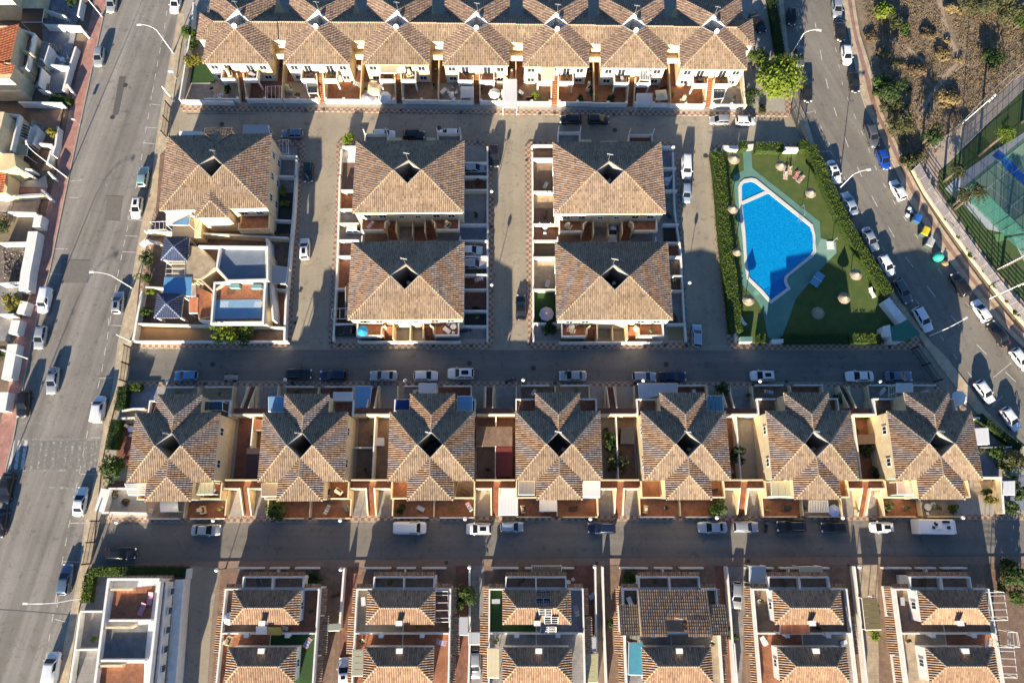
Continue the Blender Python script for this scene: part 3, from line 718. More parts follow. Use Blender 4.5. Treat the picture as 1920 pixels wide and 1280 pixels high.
# checked-pavement tree pits / drain boxes along the kerbs
# ================================================================== HOUSES
E0 = 5.6; E3 = 7.0; E2 = 6.4
ORD = ['first', 'second', 'third', 'fourth', 'fifth', 'sixth', 'seventh']
def L(name, mb, m, parent, kind=None, smooth=False):
    o = link(name, mb.mesh(name, m, smooth), parent)
    if kind: o['kind'] = kind
    return o
def window(parent, x, y, z, wd, h, face, shutter=None):
    """face: 'S','N','E','W'; a frame standing proud of the wall with a pane as its sub-part"""
    f = MB(); p = MB(); ax = face in 'NS'; sg = 1 if face in 'NE' else -1
    for dx, dz, a, b in ((0, h/2, wd+.16, .09), (0, -h/2, wd+.24, .10), (-wd/2, 0, .09, h), (wd/2, 0, .09, h), (0, 0, .05, h)):
        q = .055 if abs(dz) > 0 else .05
        f.box((x+dx, y+sg*.03, z+dz) if ax else (x+sg*.03, y+dx, z+dz), (a, .06+q, b) if ax else (.06+q, a, b))
    p.box((x, y+sg*.005, z) if ax else (x+sg*.005, y, z), (wd-.02, .05, h-.02) if ax else (.05, wd-.02, h-.02))
    o = L('window', f, M_METALW, parent); L('pane', p, shutter or M_GLASS, o); return o
def wall_part(parent, line, t, z0, z1, m, closed=False, zs=None, name='wall'):
    mb = MB(); mb.strip(line, t, z0, z1, closed, zs); return L(name, mb, m, parent)
def slab(parent, x0, x1, y0, y1, z0, z1, m, name='floor'):
    mb = MB(); mb.prism([(x0, y0), (x1, y0), (x1, y1), (x0, y1)], z0, z1); return L(name, mb, m, parent)
def light_well(parent, poly, zs, zf, m=None):
    wall_part(parent, poly, .16, zf, 0, m or M_WHITE, True, [z+.12 for z in zs], 'light_well_wall')
    mb = MB(); mb.prism([(p[0]*.94, p[1]*.94) for p in poly], zf-.1, zf); L('light_well_floor', mb, M_CONC, parent)
def aerial(parent, x, y, z, h=2.0):
    mb = MB(); mb.tube([(x, y, z), (x, y, z+h)], .025, 5); mb.tube([(x-.5, y+.1, z+h*.9), (x+.55, y-.1, z+h*.9)], .02, 4)
    for k in range(6): mb.tube([(x-.45+k*.18, y-.28+k*.02, z+h*.9+.02), (x-.45+k*.18, y+.32-k*.02, z+h*.9+.02)], .012, 4)
    L('aerial', mb, M_GALV, parent)
def dish(parent, x, y, z, r=.4, az=200):
    mb = MB(); mb.tube([(x, y, z-.6), (x, y, z)], .03, 5)
    d = Vector((math.sin(R(az))*.8, math.cos(R(az))*.8, .6)).normalized(); a = d.cross(Vector((0, 0, 1))).normalized(); b = d.cross(a); n = 12
    c = Vector((x, y, z)); vs = [c]
    for k, (rr, dd) in enumerate(((.5, .03), (1, .13))): vs += [c+(a*math.cos(6.283*i/n)+b*math.sin(6.283*i/n))*r*rr+d*dd*r*2 for i in range(n)]
    mb.add(vs, [(0, 1+i, 1+(i+1) % n) for i in range(n)]+[(1+i, 1+n+i, 1+n+(i+1) % n, 1+(i+1) % n) for i in range(n)])
    L('satellite_dish', mb, M_METALW, parent)
def ac_unit(parent, x, y, z, rz=0):
    mb = MB(); mb.box((x, y, z+.3), (.85, .32, .6), rz); mb.lathe([(.02, .61), (.2, .61), (.2, .59)], 10, (x, y, z)); L('air_conditioner', mb, M_METALW, parent)
def stairs_mesh(parent, x0, x1, ya, za, yb, zb_, m, wallm, n=14, wt=.18, wh=.85, walls=True):
    """straight flight along y from (ya,za) at the foot to (yb,zb_) at the head; stepped treads with two sloping cheek walls"""
    for i in range(n):
        s = MB(); t0, t1 = i/n, (i+1)/n; y0, y1 = ya+(yb-ya)*t0, ya+(yb-ya)*t1
        s.prism([(x0, y0), (x1, y0), (x1, y1), (x0, y1)], 0.1, za+(zb_-za)*t1); L('step', s, m, parent)
    if walls:
        for x in (x0-wt/2-.01, x1+wt/2+.01):
            wall_part(parent, [(x, ya), (x, yb)], wt, .1, 0, wallm, False, [za+wh, zb_+wh], 'cheek_wall')
def pergola(name, label, cat, corners, z, m_frame, m_slat, nslat=10, along=0, gap=.5, legs=True, group=None, base=.14, tilt=0.0, rail=.09):
    """frame on posts; slats (each a part) between the two long rails. corners = 4 plan points in order; along: which side the slats run parallel to"""
    c = [Vector((q[0], q[1], z)) for q in corners]; p0 = sum(c, Vector())/4
    if tilt:
        c[0].z += tilt; c[1].z += tilt
    t = thing(name, label, cat, (p0.x, p0.y, base), 0, group); off = Vector((p0.x, p0.y, base))
    A, B, C, D = [q-off for q in c]
    fr = MB()
    for a, b in ((A, B), (B, C), (C, D), (D, A)): fr.tube([a, b], rail/1.4, 4)
    L('frame', fr, m_frame, t)
    if legs:
        for q in (A, B, C, D): lg = MB(); lg.tube([(q.x, q.y, 0), tuple(q)], rail/1.6, 4); L('post', lg, m_frame, t)
    e1, e2, e3, e4 = (A, B, D, C) if along == 0 else (B, C, A, D)     # slats span from edge e1-e2 ... to e3-e4
    for i in range(nslat):
        u0, u1 = (i+gap/2)/nslat, (i+1-gap/2)/nslat
        q = [e1.lerp(e2, u0), e1.lerp(e2, u1), e3.lerp(e4, u1), e3.lerp(e4, u0)]
        s = MB(); s.add([v+Vector((0, 0, .055)) for v in q]+[v+Vector((0, 0, .10)) for v in q], [(3, 2, 1, 0), (4, 5, 6, 7), (0, 1, 5, 4), (1, 2, 6, 5), (2, 3, 7, 6), (3, 0, 4, 7)])
        L('slat' if gap > .15 else 'roof_panel', s, m_slat, t)
    return t
M_SHEETW = mat('white_sheeting', (.62, .63, .64), .5); M_POLYBLUE = mat('blue_polycarbonate', (.16, .33, .52), .25, spec=.6); M_CANVAS = mat('cream_canvas', (.60, .52, .34), .9, var=.06, scale=2)
M_GLASSR = mat('greenish_glass_roof', (.36, .35, .25), .25); M_TEALC = mat('teal_canvas', (.06, .27, .36), .85, var=.1, scale=1.5); M_CORR = mat('corrugated_sheet', (.42, .44, .46), .5); M_REDBROWN = mat('oxblood_sheet', (.14, .02, .02), .7)

# ------------------------------------------------------------------ star-roofed houses (row below the pool street)
def star_house():
    t = thing('star_roof_house', 'x', 'house'); e = E3; t.scale = (.987, .987, 1)
    foot = [(-6.2,-4.95),(-3.15,-4.95),(-3.15,-7.8),(3.15,-7.8),(3.15,-4.95),(6.2,-4.95),(6.2,4.95),(3.15,4.95),(3.15,7.8),(-3.15,7.8),(-3.15,4.95),(-6.2,4.95)]
    wall_part(t, foot, .25, 0, e+.02, M_CREAM, True)
    r1, r2 = 1.96, 1.22
    fs = []
    for sx in (-1, 1):
        for sy in (1, -1):
            fs.append([([(sx*6.6, sy*5.3, e), (sx*3.5, sy*5.3, e), (0, sy*2.0, e+r2), (sx*2.0, 0, e+r1)], (0, sy))])
            fs.append([([(sx*3.5, sy*8.2, e), (0, sy*4.6, e+r2), (0, sy*2.0, e+r2), (sx*3.5, sy*5.3, e)], (sx, 0))])
    for f in fs: pass
    groups = [g_ for g_ in fs]
    for sy in (1, -1): groups.append([([(-3.5, sy*8.2, e), (3.5, sy*8.2, e), (0, sy*4.6, e+r2)], (0, sy))])
    caps = []
    for sx in (-1, 1): groups.append([([(sx*6.6, 5.3, e), (sx*6.6, -5.3, e), (sx*2.0, 0, e+r1)], (sx, 0))])
    for sx in (-1, 1):
        for sy in (1, -1): caps += [((sx*6.6, sy*5.3, e), (sx*2, 0, e+r1)), ((sx*3.5, sy*8.2, e), (0, sy*4.6, e+r2))]
    for sy in (1, -1): caps.append(((0, sy*4.6, e+r2), (0, sy*2.0, e+r2)))
    for gi, gr in enumerate(groups):
        m = M_ROOFW if abs(gr[0][1][0]) > 0 else M_ROOF  # east and west slopes take the tile copy with their light painted in
        o = link('roof_tiles', tiles_mesh('roof_tiles', gr, m), t); o['kind'] = 'stuff'
    for a, b in caps:
        c = MB(); cap_line(c, a, b); o = link('ridge_cap', c.mesh('ridge_cap', M_CAP), t); o['kind'] = 'stuff'
    # eaves board
    ev = [(-6.55,-5.25),(-3.45,-5.25),(-3.45,-8.15),(3.45,-8.15),(3.45,-5.25),(6.55,-5.25),(6.55,5.25),(3.45,5.25),(3.45,8.15),(-3.45,8.15),(-3.45,5.25),(-6.55,5.25)]
    wall_part(t, ev, .12, e-.16, e-.015, M_CREAM, True, name='eaves_board')
    light_well(t, [(0, 2), (-2, 0), (0, -2), (2, 0)], [e+r2, e+r1, e+r2, e+r1], .2, M_CONC)  # grey walls and low floor put the well's shade into colour and shape
    for sx in (-1, 1):
        for y in (-2.5, 2.5): window(t, sx*6.33, y, 5.2, 1.2, 1.2, 'E' if sx > 0 else 'W')
        window(t, sx*1.6, -7.93, 5.2, 1.1, 1.2, 'S'); window(t, sx*1.6, -7.93, 1.5, 1.1, 1.3, 'S'); window(t, sx*1.6, 7.93, 5.2, 1.1, 1.2, 'N')
    ac_unit(t, .6, -.5, .2, .6)
    aerial(t, -.2, 1.75, e+r2, 1.6); dish(t, .9, -.4, 5.6)
    return t
R3C = [(-51.6, 10.35, .3), (-31.85, 10.4, .3), (-12.3, 10.5, .35), (7.1, 10.6, .2), (26.5, 10.6, .2), (45.8, 10.65, .1), (64.5, 10.65, 0)]
R3LAB = ['star-roofed house at the avenue end of its row, beside the clipped hedges', 'second star-roofed house from the avenue, above the small street-edge tree', 'third star-roofed house from the avenue, next to the rust-topped shed', 'middle star-roofed house of the row, with a flat white porch sheet',
         'fifth star-roofed house from the avenue, behind the long grey car port', 'sixth star-roofed house from the avenue, with a striped white pergola in front', 'star-roofed house at the curved-road end, by the white octagonal parasol']
proto = star_house(); STAR = []
for i, (x, y, a) in enumerate(R3C):
    if i == 0: proto.location = (x, y, 0); proto.rotation_euler = (0, 0, R(a)); o = proto; o['label'] = R3LAB[0]; o['group'] = 'star-roofed houses'
    else: o = dup(proto, (x, y, 0), R(a), R3LAB[i], 'star-roofed houses')
    STAR.append(o)
# upper terraces at the four inner corners of each star (over the garages), then stairs, drives, patios and walls between the houses
FL = dict(t=M_TERRA, r=M_BRICKFLOOR, s=M_SANDFLOOR, g=M_GREYFLOOR, b=M_BROWNFLOOR, c=M_CONC, f=M_TURF)
M_POOLY = mat('dark_gravel', (.09, .075, .06), .95, var=.3, scale=6)
TERR_N = ['rb', 'br', 'br', 'rr', 'br', 'br', 'br']; TERR_S = ['tt', 'tt', 'tb', 'tt', 'tt', 'st', 'bs']
for i, (x, y, a) in enumerate(R3C):
    F_ = frame((x, y), R(a))
    for sy, fl in ((-1, TERR_S[i]), (1, TERR_N[i])):
        for sx, c in ((-1, fl[0]), (1, fl[1])):
            t = thing('roof_terrace', f"{'sunny' if sy < 0 else 'shaded'} corner terrace on the {'avenue' if sx < 0 else 'far'} side of the {ORD[i]} star-roofed house, {'street with motorhome' if sy < 0 else 'pool street'} side", 'terrace', (x, y, 0), R(a), 'corner terraces of the star-roofed houses')
            x0, x1 = sorted((sx*3.3, sx*6.5)); y0, y1 = sorted((sy*5.1, sy*7.75))
            slab(t, x0, x1, y0, y1, .13, 2.75, M_CREAM, 'base'); slab(t, x0+.1, x1-.1, y0+.1, y1-.1, 2.752, 2.79, FL[c], 'floor')
            wall_part(t, [(sx*6.42, sy*5.15), (sx*6.42, sy*7.67), (sx*3.35, sy*7.67)], .2, 2.753, 3.65, M_CREAM if sy < 0 else M_WHITE, name='parapet')
GAPX = [R3C[k][0]+9.8 for k in range(7)]; GAPX = [-62.4]+[(R3C[k][0]+R3C[k+1][0])/2 for k in range(6)]+[75.2]
for k, gx in enumerate(GAPX):
    if k == 0 or k == 7: continue
    cy = 10.55; A_ = f'the {ORD[k-1]} and {ORD[k]} star-roofed houses'
    # sunny-side stairs with drives
    s = thing('outdoor_staircase', f'terracotta stairs rising in the sun between {A_}', 'stairs', (gx, cy, 0), 0, 'terracotta stairs between the star-roofed houses')
    stairs_mesh(s, -.55, .55, -10.35, .15, -6.2, 2.72, M_TERRA, M_CREAM)
    slab(s, -3.1, 3.1, -6.18, -5.1, .13, 2.72, M_TERRA, 'landing')
    wall_part(s, [(-3.1, -6.28), (-.78, -6.28)], .2, .13, 3.55, M_CREAM, name='parapet'); wall_part(s, [(.78, -6.28), (3.1, -6.28)], .2, .13, 3.55, M_CREAM, name='parapet')
    s2 = thing('outdoor_staircase', f'rust-red stairs in shade between {A_}, pool street side', 'stairs', (gx, cy, 0), 0, 'rust stairs on the shaded side')
    o_ = -1.1 if k % 2 else -.6
    stairs_mesh(s2, o_-.5, o_+.5, 10.3, .15, 6.4, 2.72, M_BRICKFLOOR, M_CREAM)
    slab(s2, -3.1, 3.1, 5.45, 6.38, .13, 2.72, M_BRICKFLOOR, 'landing')
    # two ground-floor patios between the houses with walls
    wl = thing('garden_wall', f'cream walls of the sunken patios between {A_}', 'wall', (gx, cy, 0), 0, 'patio walls between the star-roofed houses')
    wall_part(wl, [(-3.05, 5.3), (3.05, 5.3)], .24, .13, 3.55, M_CREAM); wall_part(wl, [(-3.05, -4.98), (3.05, -4.98)], .22, .13, 3.5, M_CREAM); wall_part(wl, [(0, 5.17), (0, -4.86)], .2, .13, 2.3, M_WHITE)
    wall_part(wl, [(-3.3, .2), (-.11, .2)], .15, .13, 2.0, M_WHITE) if k in (2,) else None
    wd = thing('garden_wall', f'low cream walls of the two driveways between {A_}', 'wall', (gx, cy, 0), 0, 'driveway walls of the star-roofed houses')
    wall_part(wd, [(-3.3, -6.4), (-3.3, -10.4)], .18, .13, 1.5, M_CREAM); wall_part(wd, [(3.3, -6.4), (3.3, -10.4)], .18, .13, 1.5, M_CREAM)
    wall_part(wd, [(-4.1, 10.3), (-4.1, 6.45), (o_-.95, 6.45), (o_-.8, 10.3)], .2, .13, 1.5, M_CREAM); wall_part(wd, [(o_+.8, 10.3), (o_+.95, 6.45), (3.3, 6.45), (3.3, 10.3)], .2, .13, 1.5, M_CREAM)
def flo(nm, gx, cy, x0, x1, y0, y1, m, z):
    mb = MB(); mb.sheet([(gx+x0, cy+y0), (gx+x1, cy+y0), (gx+x1, cy+y1), (gx+x0, cy+y1)], z); structure(nm, mb, m)
PAT = [None, ('r', 'b'), ('b', 'b'), ('b', 'r'), ('s', 'b'), ('t', 'c'), ('b', 't'), None]
for k, gx in enumerate(GAPX):
    if not PAT[k]: continue
    cy = 10.55
    flo('patio_floor', gx, cy, -3.1, -.08, -4.88, 5.15, FL[PAT[k][0]], .15); flo('patio_floor', gx, cy, .08, 3.1, -4.88, 5.15, FL[PAT[k][1]], .15)
    flo('driveway', gx, cy, -3.2, -.78, -10.4, -6.4, M_CONC if k % 2 else M_GREYFLOOR, .15); flo('driveway', gx, cy, .78, 3.2, -10.4, -6.4, M_GREYFLOOR, .15)
    flo('driveway', gx, cy, -4.0, -1.8, 6.5, 10.3, M_CONC, .15); flo('driveway', gx, cy, .3, 3.2, 6.5, 10.3, M_GREYFLOOR if k % 2 else M_CONC, .15)
FRONT = ['st', 'tt', 'tt', 'tt', 'tt', 'ts', 'ts']
for i, (x, y, a) in enumerate(R3C):
    c1, c2 = FRONT[i]
    flo('front_yard', x, y, -6.4, -.06, -10.55, -7.95, FL[c1], .152); flo('front_yard', x, y, .06, 6.4, -10.55, -7.95, FL[c2], .152)
    flo('front_yard', x, y, -5.6, -.06, 7.95, 10.35, M_BROWNFLOOR if i % 2 else M_GREYFLOOR, .152); flo('front_yard', x, y, .06, 5.6, 7.95, 10.35, M_BRICKFLOOR if i % 3 else M_SANDFLOOR, .152)
    f = thing('garden_wall', f'low wall along the sunny front yard of the {ORD[i]} star-roofed house', 'wall', (x, y, 0), 0, 'front walls of the star-roofed houses')
    wall_part(f, [(-6.4, -10.62), (-.9, -10.62)], .2, .13, 1.0, M_WHITE if i in (0, 2, 4) else M_CREAM); wall_part(f, [(.9, -10.62), (6.4, -10.62)], .2, .13, 1.0, M_WHITE if i in (0, 2, 4) else M_CREAM); wall_part(f, [(0, -10.5), (0, -7.95)], .16, .13, 1.3, M_CREAM)
    f = thing('garden_wall', f'low wall along the shaded pool-street yard of the {ORD[i]} star-roofed house', 'wall', (x, y, 0), 0, 'shaded front walls of the star-roofed houses')
    wall_part(f, [(-5.6, 10.42), (-.9, 10.42)], .2, .13, 1.0, M_WHITE); wall_part(f, [(.9, 10.42), (5.6, 10.42)], .2, .13, 1.0, M_WHITE); wall_part(f, [(0, 10.3), (0, 7.95)], .16, .13, 1.4, M_CREAM)

# ------------------------------------------------------------------ broad hipped houses between the lanes
def broad_house():
    t = thing('hipped_house', 'x', 'house'); e = E2; t.scale = (.992, .992, 1); X, Y, r = 9.42, 6.75, 2.2
    wall_part(t, [(-9, -6.35), (9, -6.35), (9, 6.35), (-9, 6.35)], .25, 0, e+.02, M_CREAM, True)
    wx, wy, rv = 2.4, 2.2, .326*4.55
    for sy in (1, -1):
        o = link('roof_tiles', tiles_mesh('roof_tiles', [([(sx*X, sy*Y, e), (0, sy*Y, e), (0, sy*wy, e+rv), (sx*wx, 0, e+r)], (0, sy)) for sx in (-1, 1)], M_ROOF), t); o['kind'] = 'stuff'
    for sx in (-1, 1):
        o = link('roof_tiles', tiles_mesh('roof_tiles', [([(sx*X, Y, e), (sx*X, -Y, e), (sx*wx, 0, e+r)], (sx, 0))], M_ROOFW), t); o['kind'] = 'stuff'
        for sy in (1, -1): c = MB(); cap_line(c, (sx*X, sy*Y, e), (sx*wx, 0, e+r)); o = link('ridge_cap', c.mesh('ridge_cap', M_CAP), t); o['kind'] = 'stuff'
    wall_part(t, [(-9.36, -6.69), (9.36, -6.69), (9.36, 6.69), (-9.36, 6.69)], .12, e-.16, e-.015, M_CREAM, True, name='eaves_board')
    light_well(t, [(0, wy), (-wx, 0), (0, -wy), (wx, 0)], [e+rv, e+r, e+rv, e+r], .2, M_CONC)  # well darkened by its grey wall colour and lowered floor
    for x in (-7.2, -4.6, 4.6, 7.2): window(t, x, -6.48, 4.6, 1.2, 1.3, 'S')
    for x in (-1.4, 1.4): window(t, x, -6.48, 4.3, .9, .9, 'S')
    for y in (-4, 0, 4):
        window(t, 9.13, y, 1.5, 1.2, 1.2, 'E'); window(t, -9.13, y, 1.5, 1.2, 1.2, 'W')
    ac_unit(t, .9, -.6, .2, .7); ac_unit(t, -1, .2, .2, -.6); aerial(t, -.1, 2.4, e+rv, 2.2); dish(t, .7, -1.2, 5.7); dish(t, .2, -.2, 5.9, .35, 160)
    # first-floor terraces and garages on the sunny side
    for sx in (-1, 1):
        xa, xb = sorted((sx*4.4, sx*8.5)); slab(t, xa, xb, -8.75, -6.5, 2.5, 2.78, M_CREAM, 'terrace_slab')
        slab(t, xa+.1, xb-.1, -8.65, -6.5, 2.782, 2.81, M_TERRA, 'terrace_floor')
        wall_part(t, [(sx*8.4, -6.5), (sx*8.4, -8.65), (sx*4.5, -8.65)], .2, 2.4, 3.7, M_WHITE, name='parapet')
        st = t
        xs = sorted((sx*2.7, sx*4.2))
        for i in range(9): s_ = MB(); s_.prism([(xs[0], -9.0+i*.25), (xs[1], -9.0+i*.25), (xs[1], -8.75+i*.25), (xs[0], -8.75+i*.25)], .1, .3+i*.29); L('step', s_, M_TERRA, t)
        wall_part(t, [(sx*2.5, -9.05), (sx*2.5, -6.5)], .2, .1, 3.3, M_CREAM, name='cheek_wall'); wall_part(t, [(sx*4.3, -8.5), (sx*4.3, -7.5), (sx*3.7, -7.0)], .2, .1, 4.1, M_CREAM, name='stair_pillar')
    wall_part(t, [(.2, -6.5), (.2, -9.05)], .18, .1, 2.3, M_CREAM, name='carport_wall')
    return t
bh = broad_house(); BROAD = []
BC = [(-17.5, 56.1, .4, 'hipped house across from the black car, in the block beside the single white car lane'), (-17.2, 37.45, .4, 'hipped house with the bright blue parasol on its terrace'), (16.4, 55.9, .4, 'hipped house whose car port holds a silver car, nearest the top of the pool lane'), (16.5, 37.35, .3, 'hipped house with the pale parasol on artificial turf beside it')]
for i, (x, y, a, lb) in enumerate(BC):
    if i == 0: bh.location = (x, y, 0); bh.rotation_euler = (0, 0, R(a)); o = bh; tag(o, lb, None, 'broad hipped houses')
    else: o = dup(bh, (x, y, 0), R(a), lb, 'broad hipped houses')
    BROAD.append(o)
    S = [M_GREYFLOOR, M_BRICKFLOOR]
    yb = -11.6 if i % 2 == 0 else -9.0
    flo('garage_floor', x, y, -2.4, .1, yb, -6.5, M_GREYFLOOR, .152); flo('garage_floor', x, y, .3, 2.4, yb, -6.5, M_BRICKFLOOR if i == 0 else M_GREYFLOOR, .152)
    flo('patio_floor', x, y, -8.4, -4.4, yb, -6.5, M_BROWNFLOOR, .152); flo('patio_floor', x, y, 4.4, 8.4, yb, -6.5, M_GREYFLOOR, .152)
    b = thing('garden_wall', 'x', 'wall', (x, y, 0), 0, 'boundary walls behind the hipped houses'); b['label'] = ['white wall between the two hipped houses nearer the avenue', 'white street wall in front of the house with the blue parasol', 'white wall between the two hipped houses nearer the pool', 'white street wall in front of the house with the turf garden'][i]
    wall_part(b, [(-8.5, -8.9), (-8.5, yb-.1), (8.5, yb-.1), (8.5, -8.9)], .2, .13, 1.9 if i % 2 == 0 else 1.6, M_WHITE)

# ------------------------------------------------------------------ house at the avenue corner (hipped, two small gables)
t = thing('hipped_house', 'large hipped house on the avenue corner with a small gable over its porch', 'house', (-50.4, 57.0, 0), R(1.6), 'broad hipped houses'); e = E2; X, Y, r = 9.0, 7.0, 2.25
wall_part(t, [(-8.6, -6.6), (8.6, -6.6), (8.6, 6.6), (-8.6, 6.6)], .25, 0, e+.02, M_CREAM, True)
wx, wy = 2.1, 2.0; rv = r*(Y-wy)/Y
for sy in (1, -1):
    o = link('roof_tiles', tiles_mesh('roof_tiles', [([(sx*X, sy*Y, e), (0, sy*Y, e), (0, sy*wy, e+rv), (sx*wx, 0, e+r)], (0, sy)) for sx in (-1, 1)], M_ROOF), t); o['kind'] = 'stuff'
for sx in (-1, 1):
    o = link('roof_tiles', tiles_mesh('roof_tiles', [([(sx*X, Y, e), (sx*X, -Y, e), (sx*wx, 0, e+r)], (sx, 0))], M_ROOFW), t); o['kind'] = 'stuff'
    for sy in (1, -1): c = MB(); cap_line(c, (sx*X, sy*Y, e), (sx*wx, 0, e+r)); o = link('ridge_cap', c.mesh('ridge_cap', M_CAP), t); o['kind'] = 'stuff'
# small projecting gables
gx = -.2
gs = [([(gx-2.75, -8.5, e-.05), (gx+2.75, -8.5, e-.05), (gx, -5.8, e+.95)], (0, -1))]
o = link('gable_tiles', tiles_mesh('gable_tiles', gs, M_ROOF), t); o['kind'] = 'stuff'
for sx in (-1, 1):
    o = link('gable_tiles', tiles_mesh('gable_tiles', [([(gx+sx*2.75, -8.5, e-.05), (gx, -5.8, e+.95), (gx, -4.0, e+.95), (gx+sx*2.75, -6.9, e-.05)], (sx, 0))], M_ROOFW), t); o['kind'] = 'stuff'
    c = MB(); cap_line(c, (gx+sx*2.75, -8.5, e-.05), (gx, -5.8, e+.95)); o = link('ridge_cap', c.mesh('ridge_cap', M_CAP), t); o['kind'] = 'stuff'
    o = link('gable_tiles', tiles_mesh('gable_tiles', [([(gx+sx*2.4, 8.4, e), (gx, 8.4-.2, e), (gx, 4.6, e+.8), (gx+sx*2.4, 7.0, e)], (sx, 0))], M_ROOF), t); o['kind'] = 'stuff'
wall_part(t, [(gx-2.4, -6.7), (gx-2.4, -8.15), (gx+2.4, -8.15), (gx+2.4, -6.7)], .22, .1, e-.1, M_CREAM, name='porch_wall')
wall_part(t, [(gx-2.1, 6.7), (gx-2.1, 7.9), (gx+2.1, 7.9), (gx+2.1, 6.7)], .22, .1, e-.1, M_CREAM, name='porch_wall')
wall_part(t, [(-8.94, -6.94), (8.94, -6.94), (8.94, 6.94), (-8.94, 6.94)], .12, e-.16, e-.015, M_CREAM, True, name='eaves_board')
light_well(t, [(0, wy), (-wx, 0), (0, -wy), (wx, 0)], [e+rv, e+r, e+rv, e+r], .2, M_CONC)  # grey walls, lowered floor: shade of the recess built in
for x in (-7, -4.6, 4.4, 7): window(t, x, -6.73, 4.2, 1.2, 1.3, 'S')
for y in (-4, 0, 4): window(t, 8.73, y, 4.2, 1.2, 1.2, 'E'); window(t, 8.73, y, 1.5, 1.2, 1.2, 'E')
slab(t, 3.2, 8.6, -9.6, -6.75, .12, 2.78, M_CREAM, 'terrace_base'); slab(t, 3.4, 8.4, -9.4, -6.75, 2.782, 2.82, M_TERRA, 'terrace_floor'); wall_part(t, [(8.5, -6.8), (8.5, -9.5), (3.3, -9.5), (3.3, -8.2)], .2, 2.783, 3.7, M_CREAM, name='parapet')
slab(t, -8.4, -3.4, -10.4, -6.75, .12, 2.78, M_CREAM, 'terrace_base'); ac_unit(t, 0, 0, .2); aerial(t, .3, 2.3, e+rv, 1.5)

# ------------------------------------------------------------------ joined terrace along the top street
def joined_house(end=0):
    t = thing('terraced_house', 'x', 'house'); e = E0
    t2, tm_ = .34, .457; rp, rs = 2.02, 1.33
    for sy in (-1, 1):
        gr = [[([(-5.95, sy*7.8, e), (5.95, sy*7.8, e), (0, sy*2.0, e+rp)], (0, sy))]]
        for sx in (-1, 1):
            gr.append([([(sx*5.95, sy*7.8, e), (0, sy*2.0, e+rp), (sx*2.05, 0, e+rs), (sx*5.95, sy*2.9, e)], (sx, 0))])
            if end == sx: gr.append([([(sx*7.7, sy*2.9, e), (sx*5.95, sy*2.9, e), (sx*2.05, 0, e+rs), (sx*4.4, 0, e+rs)], (0, sy))])
            else: gr.append([([(sx*7.17, sy*2.9, e), (sx*5.95, sy*2.9, e), (sx*2.05, 0, e+rs), (sx*7.17, 0, e+rs)], (0, sy))])
            c = MB(); cap_line(c, (sx*5.95, sy*7.8, e), (0, sy*2.0, e+rp)); o = link('ridge_cap', c.mesh('ridge_cap', M_CAP), t); o['kind'] = 'stuff'
        for g_ in gr: o = link('roof_tiles', tiles_mesh('roof_tiles', g_, M_ROOFW if abs(g_[0][1][0]) else M_ROOF), t); o['kind'] = 'stuff'
    for sx in (-1, 1):
        c = MB(); cap_line(c, (sx*2.05, 0, e+rs), (sx*(7.17 if end != sx else 4.4), 0, e+rs)); o = link('ridge_cap', c.mesh('ridge_cap', M_CAP), t); o['kind'] = 'stuff'
        if end == sx:
            o = link('roof_tiles', tiles_mesh('roof_tiles', [([(sx*7.7, 2.9, e), (sx*7.7, -2.9, e), (sx*4.4, 0, e+rs)], (sx, 0))], M_ROOFW), t); o['kind'] = 'stuff'
    xe = 7.15
    wall_part(t, [(-5.55, -7.35), (5.55, -7.35), (5.55, -2.6), (xe, -2.6), (xe, 2.6), (5.55, 2.6), (5.55, 7.35), (-5.55, 7.35), (-5.55, 2.6), (-xe, 2.6), (-xe, -2.6), (-5.55, -2.6)], .22, 0, e+.02, M_CREAM, True)
    wall_part(t, [(-5.55, -7.74), (5.9, -7.74)], .12, e-.16, e-.015, M_CREAM, name='eaves_board')
    light_well(t, [(0, 2), (-2.05, 0), (0, -2), (2.05, 0)], [e+rp, e+rs, e+rp, e+rs], 2.9, M_WHITE)
    for sx in (-1, 1):
        window(t, sx*4.4, -7.46, 4.25, 1.3, 1.2, 'S'); window(t, sx*4.4, -7.46, 1.45, 1.3, 1.1, 'S'); window(t, sx*2.0, -7.46, 3.95, 1.3, 2.0, 'S'); window(t, sx*5.66, -5.2, 4.2, 1.0, 1.1, 'E' if sx > 0 else 'W')
        xa, xb = sorted((sx*.85, sx*3.3)); slab(t, xa, xb, -9.5, -7.47, 2.55, 2.78, M_CREAM, 'balcony_slab'); slab(t, xa+.1, xb-.1, -9.4, -7.47, 2.782, 2.81, M_TERRA, 'balcony_floor')
        wall_part(t, [(sx*3.22, -7.47), (sx*3.22, -9.42), (sx*.75, -9.42)], .18, 2.45, 3.7, M_WHITE, name='balcony_parapet')
        for xx in (sx*3.15,): m_ = MB(); m_.box((xx, -9.3, 1.3), (.25, .25, 2.4)); L('pillar', m_, M_WHITE, t)
    stairs_mesh(t, -.5, .5, -11.9, .15, -8.3, 2.75, M_TERRA, M_CREAM); slab(t, -.6, .6, -8.28, -7.47, .1, 2.75, M_TERRA, 'landing')
    dish(t, .1, -1.9, e+rp+.6, .45, 170); aerial(t, .2, 2.0, e+rp, 2.2); ac_unit(t, .2, .3, 2.9)
    return t
R1C = [(-49.55, 86.55), (-35.05, 86.45), (-20.75, 86.35), (-6.45, 86.15), (7.95, 85.9), (21.95, 85.65), (36.25, 85.4)]
